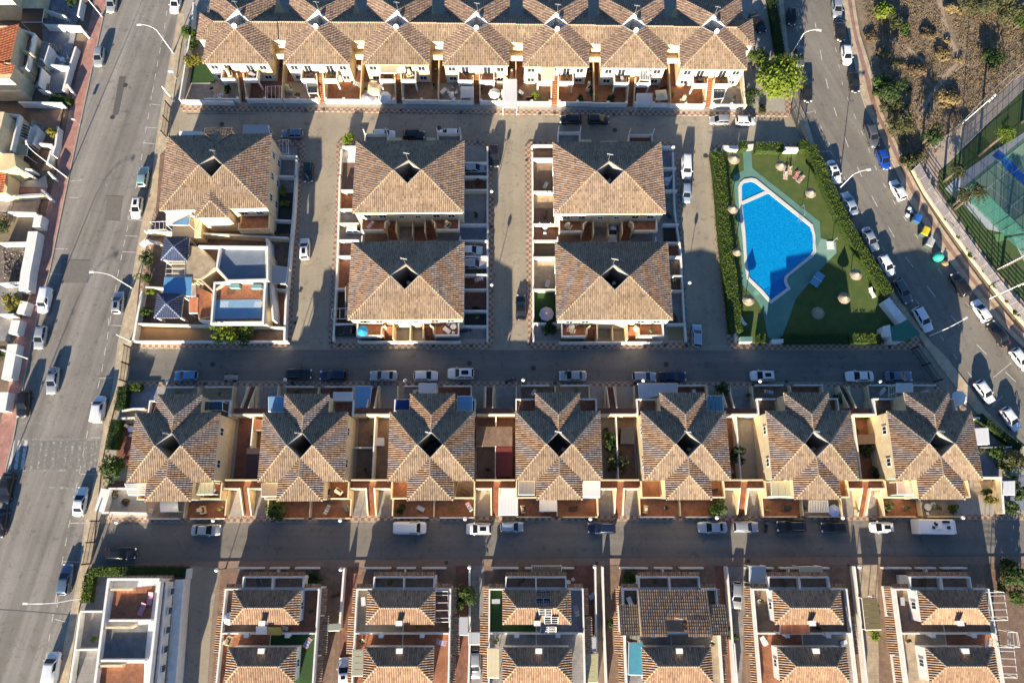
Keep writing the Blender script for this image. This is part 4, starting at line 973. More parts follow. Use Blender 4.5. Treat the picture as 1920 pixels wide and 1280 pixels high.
R1LAB = ['joined terrace house at the avenue end, beside the small dark artificial lawn', 'joined terrace house with a bare sand-tiled patio and a black bicycle, second from the avenue', 'joined terrace house behind the three grouped parasols', 'joined terrace house in the middle, with white parasol and white-roofed drive', 'joined terrace house with a striped awning over its balcony, beside the round shrub', 'joined terrace house with a white pergola on its balcony and cream gazebo below', 'joined terrace house at the far end, next to the big bright tree']
pm_, pe0, pe1 = joined_house(0), None, None
for i, (x, y) in enumerate(R1C):
    if i == 0: o = joined_house(-1)
    elif i == 6: o = joined_house(1)
    elif i == 1: o = pm_
    else: o = dup(pm_, (x, y, 0), 0, R1LAB[i])
    o.location = (x, y, 0); o.rotation_euler = (0, 0, R(-.5)); tag(o, R1LAB[i], 'house', 'joined terraced houses')
    c1, c2 = ['sr', 'st', 'sb', 'gb', 'bt', 'tr', 'tg'][i]
    flo('patio_floor', x, y, -7.1, -.75, -11.9, -7.5, FL[c1], .150); flo('patio_floor', x, y, .75, 7.1, -11.9, -7.5, FL[c2], .150)
    flo('side_passage', x, y, 5.7, 7.1, -7.5, -2.7, M_BRICKFLOOR, .150); flo('side_passage', x, y, -7.1, -5.7, -7.5, -2.7, M_BRICKFLOOR, .150)
    f = thing('garden_wall', f'white front wall of the {ORD[i]} joined terrace house from the avenue', 'wall', (x, y, 0), R(-.5), 'front walls of the joined terrace')
    hgt = 1.25
    wall_part(f, [(-7.1, -12.0), (-.8, -12.0)], .24, .13, hgt, M_WHITE); wall_part(f, [(.8, -12.0), (7.1, -12.0)], .24, .13, hgt, M_WHITE)
    for px_ in (-.85, .85, -4.2, 4.2): m_ = MB(); m_.box((px_, -12.0, .8), (.4, .4, 1.4)); m_.box((px_, -12.0, 1.53), (.48, .48, .06)); L('pillar', m_, M_WHITE, f)
    if i < 6:
        q = thing('party_wall', f'yellow party wall between the {ORD[i]} and {ORD[i+1]} joined terrace houses', 'wall', (x+7.17, y, 0), 0, 'party walls of the joined terrace')
        wall_part(q, [(0, -11.85), (0, -2.75)], .2, .13, 0, M_YELLOW, zs=[1.7, 2.2])
        slab(q, -1.35, 1.35, -4.4, -2.75, 2.6, 2.9, M_CREAM, 'bridge_slab'); wall_part(q, [(-1.35, -4.4), (1.35, -4.4)], .16, 2.5, 3.8, M_CREAM, name='bridge_parapet')

# ------------------------------------------------------------------ low street: paired houses with roof terraces
def paired_house(x, cy=-12.7, floors='tb tt', big=False, label='', rot=0.0):
    t = thing('paired_house', label, 'house', (x, cy, 0), rot, 'paired houses on the lowest street'); e = 6.0
    # local y: roof A centred at 0, party wall at -3.9, roof B centred at -7.75
    T = [FL[c] for c in floors.replace(' ', '')]
    # ground storey with flat terraces at 3.0
    slab(t, -7.1, 7.1, -12.6, 2.35, .1, 2.95, M_WHITE, 'lower_storey')
    slab(t, -4.6, 4.6, 2.36, 4.0, .1, 2.95, M_WHITE, 'bay'); slab(t, -4.4, -.12, 2.45, 3.8, 2.953, 2.985, M_BROWNFLOOR, 'bay_floor'); slab(t, .12, 4.4, 2.45, 3.8, 2.953, 2.985, M_GREYFLOOR if T[0] is M_GREYFLOOR else M_BROWNFLOOR, 'bay_floor')
    wall_part(t, [(-4.5, 2.4), (-4.5, 3.9), (4.5, 3.9), (4.5, 2.4)], .2, 2.952, 3.85, M_WHITE, name='bay_parapet'); wall_part(t, [(0, 3.79), (0, 2.2)], .2, 2.952, 4.2, M_WHITE, name='bay_divider')
    for sx, y0, y1, f in ((-1, -3.8, 2.1, T[0]), (1, -3.8, 2.1, T[1]), (-1, -12.5, -4.0, T[2]), (1, -12.5, -4.0, T[3])):
        xa, xb = sorted((sx*.08, sx*6.9)); slab(t, xa, xb, y0, y1, 2.953, 2.985, f, 'terrace_floor')
    wall_part(t, [(-4.7, 2.2), (-6.98, 2.2), (-6.98, -12.5)], .22, 2.952, 3.95, M_WHITE, name='terrace_parapet'); wall_part(t, [(4.7, 2.2), (6.98, 2.2), (6.98, -12.5)], .22, 2.952, 3.95, M_WHITE, name='terrace_parapet')
    wall_part(t, [(-6.85, -3.9), (6.85, -3.9)], .2, 2.986, 4.15, M_WHITE, name='party_wall')
    # tiled skirts along the outer walls
    def skirt(xi, xo, y0, y1, z=2.75, drop=.42, down=None):
        d = down or ((1 if xo > xi else -1), 0)
        o = link('skirt_tiles', tiles_mesh('skirt_tiles', [([(xi, y0, z), (xi, y1, z), (xo, y1, z-drop), (xo, y0, z-drop)], d)], M_ROOF5), t); o['kind'] = 'stuff'
    for sx in (-1, 1):
        skirt(sx*7.12, sx*7.85, -1.5, 2.3); skirt(sx*7.12, sx*8.35, -7.0, -1.7); skirt(sx*7.12, sx*7.85, -12.4, -7.2)
        o = link('skirt_tiles', tiles_mesh('skirt_tiles', [([(sx*4.65, 2.37, 3.3), (sx*7.1, 2.37, 3.3), (sx*7.1, 2.9, 3.05), (sx*4.65, 2.9, 3.05)], (0, 1))], M_ROOF5), t); o['kind'] = 'stuff'
    o = link('skirt_tiles', tiles_mesh('skirt_tiles', [([(-4.65, 4.02, 3.4), (4.65, 4.02, 3.4), (4.65, 4.6, 3.15), (-4.65, 4.6, 3.15)], (0, 1))], M_ROOF5), t); o['kind'] = 'stuff'
    # upper storeys with hipped roofs
    if not big:
        wall_part(t, [(-4.6, -2.0), (4.6, -2.0), (4.6, 2.0), (-4.6, 2.0)], .22, 2.99, e+.02, M_WHITE, True, name='upper_wall')
        hip_roof(t, -4.95, 4.95, -2.33, 2.33, e, 1.05, 2.1, M_ROOF5)
        slab(t, -4.5, 4.5, -1.95, 1.95, e-.2, e-.05, M_WHITE, 'ceiling')
        for xx, yy, zz in ((0, -2.05, 6.15),):
            c = MB(); c.box((xx, yy, zz+.35), (.75, .5, 1.3)); c.box((xx, yy, zz+1.06), (.95, .7, .1)); L('chimney', c, M_WHITE, t)
        for xx in (-2.6, 2.6): window(t, xx, -2.12, 4.3, 1.1, 1.5, 'S')
        for sx in (-1, 1): window(t, sx*4.72, 0, 4.3, 1.0, 1.2, 'E' if sx > 0 else 'W')
    else:
        wall_part(t, [(-4.8, -3.6), (4.8, -3.6), (4.8, 2.0), (-4.8, 2.0)], .22, 2.99, 5.5, M_WHITE, True, name='upper_wall')
        n_ = 2.33; s_ = -3.9; sl_ = .215
        o = link('roof_tiles', tiles_mesh('roof_tiles', [([(-5.0, n_, 5.6), (5.0, n_, 5.6), (5.0, -1.7, 5.6+sl_*4.03), (-5.0, -1.7, 5.6+sl_*4.03)], (0, 1)), ([(-5.0, -1.7, 5.6+sl_*4.03), (-1.4, -1.7, 5.6+sl_*4.03), (-1.4, s_, 5.6+sl_*(n_-s_)), (-5, s_, 5.6+sl_*(n_-s_))], (0, 1)), ([(1.6, -1.7, 5.6+sl_*4.03), (5, -1.7, 5.6+sl_*4.03), (5, s_, 5.6+sl_*(n_-s_)), (1.6, s_, 5.6+sl_*(n_-s_))], (0, 1))], M_ROOF5), t); o['kind'] = 'stuff'
        for sx in (-1, 1):
            o = link('roof_tiles', tiles_mesh('roof_tiles', [([(sx*5.05, .2, 4.9), (sx*7.9, .2, 4.9), (sx*7.9, s_, 5.75), (sx*5.05, s_, 5.75)], (0, 1))], M_ROOF), t); o['kind'] = 'stuff'
            xa, xb = sorted((sx*4.95, sx*7.8)); slab(t, xa, xb, -3.7, 0, 2.99, 4.8, M_WHITE, 'upper_side')
            wall_part(t, [(sx*5.0, n_), (sx*5.0, s_)],   .16, 5.4, 0, M_CAP, zs=[5.72, 5.72+sl_*(n_-s_)], name='verge')
        slab(t, -1.35, 1.55, -3.8, -1.75, 4.9, 5.0, M_SANDFLOOR, 'recess_floor'); aerial(t, .3, -1.4, 6.4, 1.2)
    # rear roof
    wall_part(t, [(-4.6, -9.9), (4.6, -9.9), (4.6, -5.75), (-4.6, -5.75)], .22, 2.99, e+.02, M_WHITE, True, name='upper_wall')
    t2 = t
    A, B, C, D = (-4.95, -5.42, e), (4.95, -5.42, e), (4.95, -10.1, e), (-4.95, -10.1, e); l_, r_ = (-2.85, -7.76, e+1.05), (2.85, -7.76, e+1.05)
    for poly, dn, mm in (([A, B, r_, l_], (0, 1), M_ROOF5), ([D, C, r_, l_], (0, -1), M_ROOF5), ([B, C, r_], (1, 0), M_ROOF5), ([A, D, l_], (-1, 0), M_ROOF5)):
        o = link('roof_tiles', tiles_mesh('roof_tiles', [(poly, dn)], mm), t); o['kind'] = 'stuff'
    for a, b in ((A, l_), (B, r_), (C, r_), (D, l_), (l_, r_)): c = MB(); cap_line(c, a, b); o = link('ridge_cap', c.mesh('ridge_cap', M_CAP), t); o['kind'] = 'stuff'
    c = MB(); c.box((.2, -5.75, 6.4), (.75, .5, 1.3)); c.box((.2, -5.75, 7.1), (.95, .7, .1)); L('chimney', c, M_WHITE, t)
    for xx in (-2.9, 3.1): c = MB(); c.box((xx, -4.0, 4.2), (.5, .5, 1.4)); c.box((xx, -4.0, 4.95), (.7, .7, .1)); L('chimney', c, M_WHITE, t)
    for sx in (-1, 1): window(t, sx*4.72, -7.8, 4.3, 1.0, 1.2, 'E' if sx > 0 else 'W')
    return t
R5C = [(-35.85, 'bt tf', False, 'paired house next to the asphalt lane, with plain orange roof terraces'), (-16.2, 'st tt', False, 'paired house with a white pergola frame on its orange roof terrace'), (3.6, 'fg gg', False, 'paired house with black solar panels on its roof'),
       (23.6, 'bb gs', True, 'paired house with one large dark single-slope roof and a blue awning'), (43.05, 'bb tg', False, 'paired house with a small terracotta lean-to and pink laundry on its bay'), (64.3, 'bb st', False, 'paired house at the far end with a white trellis along its terrace')]
PAIR = []
for x, f, b_, lb in R5C: PAIR.append(paired_house(x, -12.7, f, b_, lb))
# ================================================================== POOL GARDEN
def pp(s, ox, oy, k):   # points read in an enlarged crop
    return ' '.join('%.2f,%.2f' % (ox+float(t.split(',')[0])*k, oy+float(t.split(',')[1])*k) for t in s.split())
k1 = 360/1920; k2 = 390/1920
M_DECK = mat('green_pool_deck', (.13, .26, .20), .7, rgb2=(.09, .20, .17), scale=.5, detail=8)
deck = pp('335,130 420,120 430,295 1105,830 1112,985 1130,1000 1265,1030 1272,1140 1150,1270', 1330, 260, k1)+' '+pp('990,300 700,640 645,800 575,985 500,1035 440,985 395,750 330,640 205,510 195,200', 1350, 430, k2)+' '+pp('280,900 262,640 235,370 345,315', 1330, 260, k1)
sheet_px('pool_deck', deck, .175, M_DECK)
sheet_px('shower_base', pp('1130,1000 1265,1030 1272,1140 1195,1215 1060,1130 1110,1010', 1330, 260, k1), .19, mat('pale_green_slab', (.20, .33, .26), .7, var=.1, scale=1))
sheet_px('deck_patch', pp('318,560 360,575 362,608 312,608', 1350, 430, k2), .185, mat('bright_deck', (.16, .36, .25), .7))
pin_main = pp('330,660 590,545 1010,880 1035,960 1038,1120 1000,1170', 1330, 260, k1)+' '+pp('600,430 590,470 605,520 620,540 470,650 395,560 270,440 250,300 235,30', 1350, 430, k2)
pin_kid = pp('325,470 352,440 420,428 455,440 560,520 325,625', 1330, 260, k1)
pout = pp('288,480 305,440 345,405 420,392 470,402 590,500 1035,860 1060,960 1070,1130 1040,1180', 1330, 260, k1)+' '+pp('640,425 618,460 625,500 655,548 470,688 380,585 250,455 225,300 208,60', 1350, 430, k2)+' '+pp('300,700', 1330, 260, k1)
# water volume: basin and surface
M_BASIN = mat('pool_mosaic', (.012, .20, .52), .4, rgb2=(.02, .26, .58), scale=3, detail=2)
m = mat('pool_water', (.0, .26, .62), .04, spec=.5); n, L_, b = _nodes(m)
g_ = n.new('ShaderNodeNewGeometry')
vo = n.new('ShaderNodeTexVoronoi'); vo.feature = 'SMOOTH_F1'; vo.inputs['Scale'].default_value = 4.2
nz = n.new('ShaderNodeTexNoise'); nz.inputs['Scale'].default_value = 1.3; nz.inputs['Detail'].default_value = 3
L_.new(g_.outputs['Position'], nz.inputs['Vector'])
va = n.new('ShaderNodeVectorMath'); va.operation = 'SCALE'; va.inputs['Scale'].default_value = .9; L_.new(nz.outputs['Color'], va.inputs[0])
vb = n.new('ShaderNodeVectorMath'); L_.new(va.outputs[0], vb.inputs[0]); L_.new(g_.outputs['Position'], vb.inputs[1]); L_.new(vb.outputs[0], vo.inputs['Vector'])
cr = n.new('ShaderNodeValToRGB'); cr.color_ramp.elements[0].position = .15; cr.color_ramp.elements[0].color = (.0, .19, .49, 1); cr.color_ramp.elements[1].position = .62; cr.color_ramp.elements[1].color = (.004, .285, .60, 1)
L_.new(vo.outputs['Distance'], cr.inputs[0]); L_.new(cr.outputs[0], b.inputs['Base Color'])
bp = n.new('ShaderNodeBump'); bp.inputs['Strength'].default_value = .35; bp.inputs['Distance'].default_value = .06; L_.new(vo.outputs['Distance'], bp.inputs['Height']); L_.new(bp.outputs[0], b.inputs['Normal'])
M_WATER = m
M_COPING = mat('white_coping', (.62, .60, .55), .7, var=.05, scale=1)
t = thing('swimming_pool', 'large bright blue irregular swimming pool with white coping and a small children section', 'swimming pool', tuple(P(1455, 450)))
w_ = MB(); w_.sheet(W('', pin_main, .19), .194); put('water', w_, M_WATER, t)
w_ = MB(); w_.sheet(W('', pin_kid, .19), .194); put('childrens_water', w_, M_WATER, t)
from mathutils.geometry import tessellate_polygon
def ring_part(name, outer, inners, z0, z1, m, parent):
    polys = [[Vector((p.x, p.y, 0)) for p in W('', s, z1)] for s in [outer]+inners]
    tri = tessellate_polygon(polys); allv = [v for p in polys for v in p]
    mb = MB(); n_ = len(allv)
    mb.add([(v.x, v.y, z1) for v in allv]+[(v.x, v.y, z0) for v in allv], [t_ if (allv[t_[1]]-allv[t_[0]]).cross(allv[t_[2]]-allv[t_[0]]).z > 0 else t_[::-1] for t_ in tri])
    o_ = 0
    fs = []
    for p in polys:
        k = len(p); fs += [(o_+i, o_+(i+1) % k, n_+o_+(i+1) % k, n_+o_+i) for i in range(k)]; o_ += k
    mb.f += fs
    return put(name, mb, m, parent)
ring_part('coping', pout, [pin_main, pin_kid], .17, .27, M_COPING, t)
sm = [(600, 440), (585, 470), (560, 500)]
for i in range(6):     # entry steps seen as dark blue lines in the south corner
    a = 410+i*22, 568+i*16 ; b_ = 590+i*6, 440+i*22
    mb = MB(); q0 = P(1350+(400+i*14)*k2, 430+(570+i*15)*k2, .2); q1 = P(1350+(590+i*5)*k2, 430+(440+i*19)*k2, .2); mb.strip([(q0.x, q0.y), (q1.x, q1.y)], .16, .196, .2); put('pool_step', mb, mat('pool_step_edge', (.0, .09, .36), .3), t)
mb = MB()
for s in ('885,820 900,800', '905,835 920,812'):
    a, b_ = [P(*q, .3) for q in pts('', pp(s, 1330, 260, k1))]; mb = MB(); mb.tube([(a.x, a.y, .15), (a.x, a.y, .9), (b_.x, b_.y, .95), (b_.x, b_.y, .25)], .03, 6); put('ladder_rail', mb, M_GALV, t)
# shower
p = P(1330+1215*k1, 260+1060*k1, .2); t = thing('pool_shower', 'pool shower post with tray on the pale green slab', 'shower', (p.x, p.y, .19))
m_ = MB(); m_.prism([(-.7, -.8), (.5, -.8), (.5, .6), (-.7, .6)], 0, .08); put_ = L('tray', m_, M_WHITE, t); m_ = MB(); m_.tube([(.3, .5, 0), (.3, .5, 2.2), (.1, .2, 2.3)], .05, 6); L('post', m_, M_GALV, t); m_ = MB(); m_.box((.1, .15, 2.28), (.25, .25, .05)); L('shower_head', m_, M_GALV, t)
for s, lab in (('930,680 940,770', 'first'),):
    a, b_ = [P(*q, .2) for q in pts('', pp(s, 1330, 260, k1))]; m_ = MB(); m_.tube([(a.x, a.y, .18), (a.x, a.y, 1.0), (b_.x, b_.y, 1.0), (b_.x, b_.y, .18)], .035, 6); solo('hand_rail', m_, M_GALV, 'thin metal rail on the green deck beside the pool', 'hand rail')
# thatched parasols
M_THATCH = mat('grey_thatch', (.34, .28, .21), .95, var=.3, scale=7, bump=.8, bscale=25)
M_THATCH2 = leaf_mat('thatch_straw', (.28, .23, .17), (.46, .39, .30))
def thatch(px, py, r, label):
    t_ = thing('thatched_parasol', label, 'parasol', tuple(P(px, py, 2.4))[:2]+(.15,), 0, 'thatched parasols on the pool lawn')
    mb = MB(); mb.lathe([(r, 2.0), (r*.55, 2.38), (.12, 2.75), (.02, 2.85)], 18); L('thatch', mb, M_THATCH, t_)
    it = []
    for k in range(260):
        a = random.random()*6.283; q = math.sqrt(random.random()); z = 2.03+.75*(1-q); it.append(((r*q*math.cos(a), r*q*math.sin(a), z), (math.cos(a)*.5, math.sin(a)*.5, 1), .14))
    o = link('straw', leaves_mesh('straw', it, M_THATCH2), t_); o['kind'] = 'stuff'
    mb = MB(); mb.tube([(0, 0, 0), (0, 0, 2.7)], .07, 6); L('pole', mb, M_BARK, t_)
    for k in range(4): mb = MB(); a = k*1.57+.4; mb.tube([(0, 0, 2.3), (r*.9*math.cos(a), r*.9*math.sin(a), 1.98)], .025, 4); L('rib', mb, M_BARK, t_)
    return t_
for x, y, r, s in ((1377, 297, 1.05, 'north end corner by the white wall'), (1465, 310, .95, 'lawn beside the sunbathers'), (1521, 361, .95, 'sunlit lawn by the long bright hedge'), (1375, 391, .85, 'narrow lawn west of the pool, halfway along it'), (1383, 472, .75, 'narrow lawn, closest to the pool edge'),
                   (1404, 562, 1.0, 'shaded lawn near the pool tip'), (1606, 514, 1.0, 'half-sunlit lawn by the lower hedge'), (1584, 558, 1.0, 'shaded lawn beside the white lounger'), (1535, 586, 1.05, 'middle of the darkest part of the lawn')):
    thatch(x, y, r, 'round thatched parasol on the '+s)
# loungers
def lounger(px, py, ang, m, label):
    p = P(px, py, .4); q = P(px+20*math.cos(R(ang)), py-20*math.sin(R(ang)), .4); d = q-p
    t_ = thing('sun_lounger', label, 'sun lounger', (p.x, p.y, .16), math.atan2(d.y, d.x), 'loungers on the pool lawn')
    mb = MB(); mb.box((-.2, 0, .32), (1.3, .62, .08)); L('seat', mb, m, t_); mb = MB(); mb.add([(.45, -.31, .30), (.45, .31, .30), (1.0, .31, .62), (1.0, -.31, .62), (.45, -.31, .37), (.45, .31, .37), (.98, .31, .69), (.98, -.31, .69)], [(0, 1, 2, 3), (7, 6, 5, 4), (0, 4, 5, 1), (2, 6, 7, 3), (1, 5, 6, 2), (3, 7, 4, 0)]); L('backrest', mb, m, t_)
    for x in (-.7, .4):
        for y in (-.25, .25): mb = MB(); mb.box((x, y, .14), (.06, .06, .28)); L('leg', mb, M_METALW, t_)
lounger(1635, 550, 120, M_METALW, 'white sun lounger by the lower end of the bright hedge'); lounger(1391, 601, 300, M_METALW, 'white sun lounger tucked against the hedge of the pool lane')
# ping-pong-like sun bed table
p = P(1350+897*k2, 430+462*k2, .8); t = thing('table_tennis_table', 'pale blue table tennis table on the shaded edge of the pool deck', 'games table', (p.x, p.y, .15), R(52))
mb = MB(); mb.box((0, 0, .76), (2.74, 1.5, .05)); L('table_top', mb, mat('blue_table', (.12, .30, .45), .4), t); mb = MB(); mb.box((0, 0, .86), (.03, 1.7, .15)); L('net', mb, M_METALW, t)
for x in (-1, 1):
    for y in (-.6, .6): mb = MB(); mb.box((x, y, .37), (.07, .07, .74)); L('leg', mb, M_GALV, t)
# hedges round the pool garden
hedge('', '1344,283 1351,330 1358,420 1366,495 1375,560 1381,622', 2.3, 1.8, M_HEDGE, 'tall clipped hedge along the pool lane with a dark furrow down its middle', 'hedges round the pool garden', dens=16)
hedge('', '1520,272 1540,318 1562,368 1586,418 1608,455 1632,494 1668,551', 2.2, 1.7, M_HEDGE, 'long bright hedge between the pool lawn and the curved road', 'hedges round the pool garden', dens=16)
hedge('', '1418,275 1470,275', 1.9, 1.6, M_HEDGE, 'short bright hedge by the pool gate facing the top street', 'hedges round the pool garden', dens=16)
hedge('', '1389,271 1402,271', 1.7, 1.6, M_HEDGE, 'small block of hedge beside the pool entrance path', 'hedges round the pool garden', dens=16)
hedge('', '1500,271 1518,272', 2.0, 1.6, M_HEDGE, 'corner hedge by the white wall at the curved road', 'hedges round the pool garden', dens=16)
hedge('', '1592,634 1655,634', 1.7, 1.4, M_HEDGE, 'sunlit hedge block beside the green flat roof', 'hedges round the pool garden', dens=16)
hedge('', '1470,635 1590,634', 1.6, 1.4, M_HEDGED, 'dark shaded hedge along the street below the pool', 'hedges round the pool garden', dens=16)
hedge('', '1421,634 1436,634', 1.6, 1.4, M_HEDGE, 'little hedge between pool lawn and pool street pump house', 'hedges round the pool garden', dens=16)
# walls of the garden
def bwall(zone, s, t_, h, m, label, group=None, name='garden_wall', z0=.12, cat='wall', closed=False, zs=None):
    l = W(zone, s, h); p = l[0]; o = thing(name, label, cat, (p.x, p.y, 0), 0, group)
    mb = MB(); mb.strip([(q.x-p.x, q.y-p.y) for q in l], t_, z0, h, closed, zs); L('wall', mb, m, o)
    cp = MB(); cp.strip([(q.x-p.x, q.y-p.y) for q in l], t_+.06, h+.002, h+.05, closed, [z+.05 for z in zs] if zs else None); 
    if not zs: L('coping', cp, M_WHITE if m in (M_WHITE, M_CREAM) else m, o)
    return o
bwall('', pp('62,100 100,460 130,880 152,1240', 1330, 260, k1), .25, .9, M_WHITE, 'long thin white wall between pool hedge and the checked pavement', 'pool garden walls')
bwall('', '1366,493 1373,545 1380,640', .25, .9, M_WHITE, 'white wall on the lower half of the pool lane hedge', 'pool garden walls')
bwall('', pp('135,85 290,90', 1330, 260, k1), .6, 1.3, M_WHITE, 'thick white wall beside the pool entrance, avenue side', 'pool garden walls')
bwall('', pp('740,100 890,105', 1330, 260, k1), .6, 1.3, M_WHITE, 'thick white wall at the corner of top street and curved road', 'pool garden walls')
bwall('', pp('1530,650 1690,850', 1350, 430, k2), 1.5, 1.5, M_WHITE, 'broad white wall closing the lower end of the bright hedge', 'pool garden walls')
mb = MB(); q = W('', pp('385,60 452,52 430,120 335,135', 1330, 260, k1), .18); mb.sheet(q, .186); structure('entrance_path', mb, M_WHITE)
def flat_box(name, zone, s, z0, z1, m, label, cat, group=None, roofm=None, lip=0):
    q = W(zone, s, z1); c = sum(q, Vector())/len(q); t_ = thing(name, label, cat, (c.x, c.y, 0), 0, group)
    pl = [(v.x-c.x, v.y-c.y) for v in q]; mb = MB(); mb.prism(pl, z0, z1-.08); L('wall', mb, m, t_)
    mb = MB(); mb.prism([(x*1.02, y*1.02) for x, y in pl], z1-.078, z1); L('roof', mb, roofm or m, t_)
    if lip: wall_part(t_, [(x*.98, y*.98) for x, y in pl], .15, z1+.002, z1+lip, m, True, name='parapet')
    return t_
M_GREENROOF = mat('green_roof_felt', (.035, .15, .11), .8, var=.12, scale=1)
flat_box('pump_house', '', pp('1575,905 1735,835 1850,965 1700,1030 1590,1030', 1350, 430, k2), .1, 2.6, M_WHITE, 'small pool pump house with a flat dark green roof', 'shed', None, M_GREENROOF)
flat_box('pool_bin_store', '', pp('190,990 300,990 300,1035 190,1035', 1350, 430, k2), .1, 1.5, M_WHITE, 'low white store with pale green top under the pool hedge', 'shed', None, M_DECK)
flat_box('pool_bench_wall', '', pp('480,1015 585,1010 585,1045 480,1050', 1350, 430, k2), .1, 1.2, M_WHITE, 'short white gate wall at the foot of the pool deck path', 'wall')
flat_box('changing_hut', '', pp('1505,895 1570,880 1575,985 1510,985', 1350, 430, k2), .1, 2.2, M_WHITE, 'tiny white hut against the green roofed pump house', 'hut')

# sunbathers ------------------------------------------------------------
def skinned(name, verts, edges, radii, m, parent, root=0, sub=1):
    me = bpy.data.meshes.new(name); me.from_pydata(verts, edges, []); o = bpy.data.objects.new(name, me); COL.objects.link(o); o.parent = parent
    sk = o.modifiers.new('skin', 'SKIN'); 
    for i, r in enumerate(radii): me.skin_vertices[0].data[i].radius = (r, r) if not isinstance(r, tuple) else r
    me.skin_vertices[0].data[root].use_root = True
    if sub: s = o.modifiers.new('sub', 'SUBSURF'); s.levels = s.render_levels = sub
    me.materials.append(m); return o
M_SKIN = mat('skin', (.52, .28, .19), .6); M_HAIR = mat('dark_hair', (.05, .03, .02), .7)
def person(px, py, ang, label, sit=False, swim=(.5, .1, .12), towel=None):
    p = P(px, py, .3); t_ = thing('person', label, 'person', (p.x, p.y, .16), R(ang), 'sunbathers on the pool lawn')
    sm = mat('swimwear_%.2f_%.2f' % (swim[0], swim[1]), swim, .8)
    if sit:   # sitting on the grass, leaning back on the hands, legs out along +x
        v = [(0, 0, .13), (-.10, 0, .34), (-.16, 0, .56), (-.17, 0, .66), (-.15, 0, .78), (-.14, .0, .9), (.02, .11, .12), (.42, .14, .30), (.80, .13, .06), (.92, .13, .12), (.02, -.11, .12), (.40, -.16, .34), (.76, -.15, .06), (.88, -.15, .12), (-.17, .2, .57), (-.32, .26, .30), (-.40, .27, .03), (-.46, .27, .02), (-.17, -.2, .57), (-.32, -.26, .30), (-.40, -.27, .03), (-.46, -.27, .02)]
    else:     # lying on the back, knees slightly raised
        v = [(0, 0, .13), (-.22, 0, .14), (-.44, 0, .15), (-.55, 0, .14), (-.66, 0, .15), (-.76, 0, .15), (.08, .10, .12), (.48, .13, .20), (.86, .14, .08), (.90, .14, .18), (.08, -.10, .12), (.48, -.13, .14), (.88, -.14, .08), (.92, -.14, .18), (-.44, .2, .13), (-.24, .32, .1), (.0, .30, .08), (.08, .29, .07), (-.44, -.2, .13), (-.24, -.32, .1), (.0, -.30, .08), (.08, -.29, .07)]
    e = [(0, 1), (1, 2), (2, 3), (3, 4), (4, 5), (0, 6), (6, 7), (7, 8), (8, 9), (0, 10), (10, 11), (11, 12), (12, 13), (2, 14), (14, 15), (15, 16), (16, 17), (2, 18), (18, 19), (19, 20), (20, 21)]
    r = [.14, .125, .14, .055, .095, .085, .085, .06, .042, .035, .085, .06, .042, .035, .05, .038, .03, .032, .05, .038, .03, .032]
    skinned('body', v, e, r, M_SKIN, t_)
    h = Vector(v[4])+(Vector((-.03, 0, .05)) if sit else Vector((-.06, 0, -.01))); mb = MB(); mb.lathe([(.02, -.11), (.1, -.06), (.115, .0), (.09, .07), (.02, .11)], 10, h); L('hair', mb, M_HAIR, t_, smooth=True)
    mb = MB(); mb.lathe([(.14, -.09), (.165, 0), (.15, .08)], 10, (v[0][0], 0, v[0][2])); L('swimwear', mb, sm, t_, smooth=True)
    return t_
def towel(px, py, ang, rgb, label):
    p = P(px, py, .17); t_ = MB(); n_ = 8
    vs = [(-.95+1.9*i/n_, y, .015+.02*math.sin(i*1.7)) for y in (-.42, .42) for i in range(n_+1)]; t_.add(vs, [(i, i+1, n_+2+i, n_+1+i) for i in range(n_)])
    o = solo('beach_towel', t_, mat('towel_%.2f%.2f' % rgb[:2], rgb, .95, var=.12, scale=6), label, 'towel', 'towels of the sunbathers'); o.location = (p.x, p.y, .165); o.rotation_euler = (0, 0, R(ang))
towel(1473, 328, 80, (.45, .42, .40), 'pale beach towel under the person nearest the thatched parasol'); towel(1481, 319, 80, (.40, .31, .26), 'peach beach towel under the seated sunbather at the top'); towel(1493, 328, 60, (.38, .19, .21), 'pink beach towel in the middle of the sunbathers'); towel(1501, 335, 50, (.45, .40, .36), 'cream beach towel at the lower end of the sunbathers')
person(1473, 326, 265, 'person in white sitting on a pale towel by the thatched parasol', True, (.7, .7, .7)); person(1481, 317, 275, 'person sitting on a peach towel with legs stretched out', True, (.6, .3, .2)); person(1493, 326, 240, 'person in pink lying on a pink towel', False, (.6, .1, .2)); person(1501, 334, 235, 'person in dark swimwear lying on a cream towel', False, (.1, .05, .08))

# ================================================================== SPORTS COURTS (south-east of the scrubland)
k3 = 240/1920
def c3(s): return pp(s, 1680, 120, k3)
def c4(s): return pp(s, 1680, 280, k3)
def c5(s): return pp(s, 1680, 440, k3)
M_PATH = mat('court_path', (.36, .29, .23), .9, var=.14, scale=.8)
sheet_px('court_path', c3('1890,90 1920,60 1960,40 1960,330 1880,400')+' '+c4('1010,-20 840,160 640,330 610,540 700,680 900,960 1100,1280')+' '+c5('1110,-10 1420,440 1920,1010 1960,1060')+' 1975,660 1950,640 1925,612 1902,580 1852,520 1815,470 1767,405 1735,350 '+c4('300,270')+' '+c3('380,1290 960,930 1300,650'), .06, M_PATH)
M_COURTG = mat('court_grass', (.045, .085, .022), .95, rgb2=(.07, .095, .03), scale=.6, bump=.5, bscale=8, detail=8)
sheet_px('court_lawn', c3('1880,420 1960,350 1960,1290')+' 1930,300 1990,420 1990,700 1955,625 '+c5('1920,1000 1430,440 1115,-20')+' '+c4('900,965 640,560 650,345 850,160 1010,-10')+' '+c3('1020,1290'), .08, M_COURTG)
M_COURT = mat('green_court', (.145, .215, .165), .75, var=.07, scale=.6)
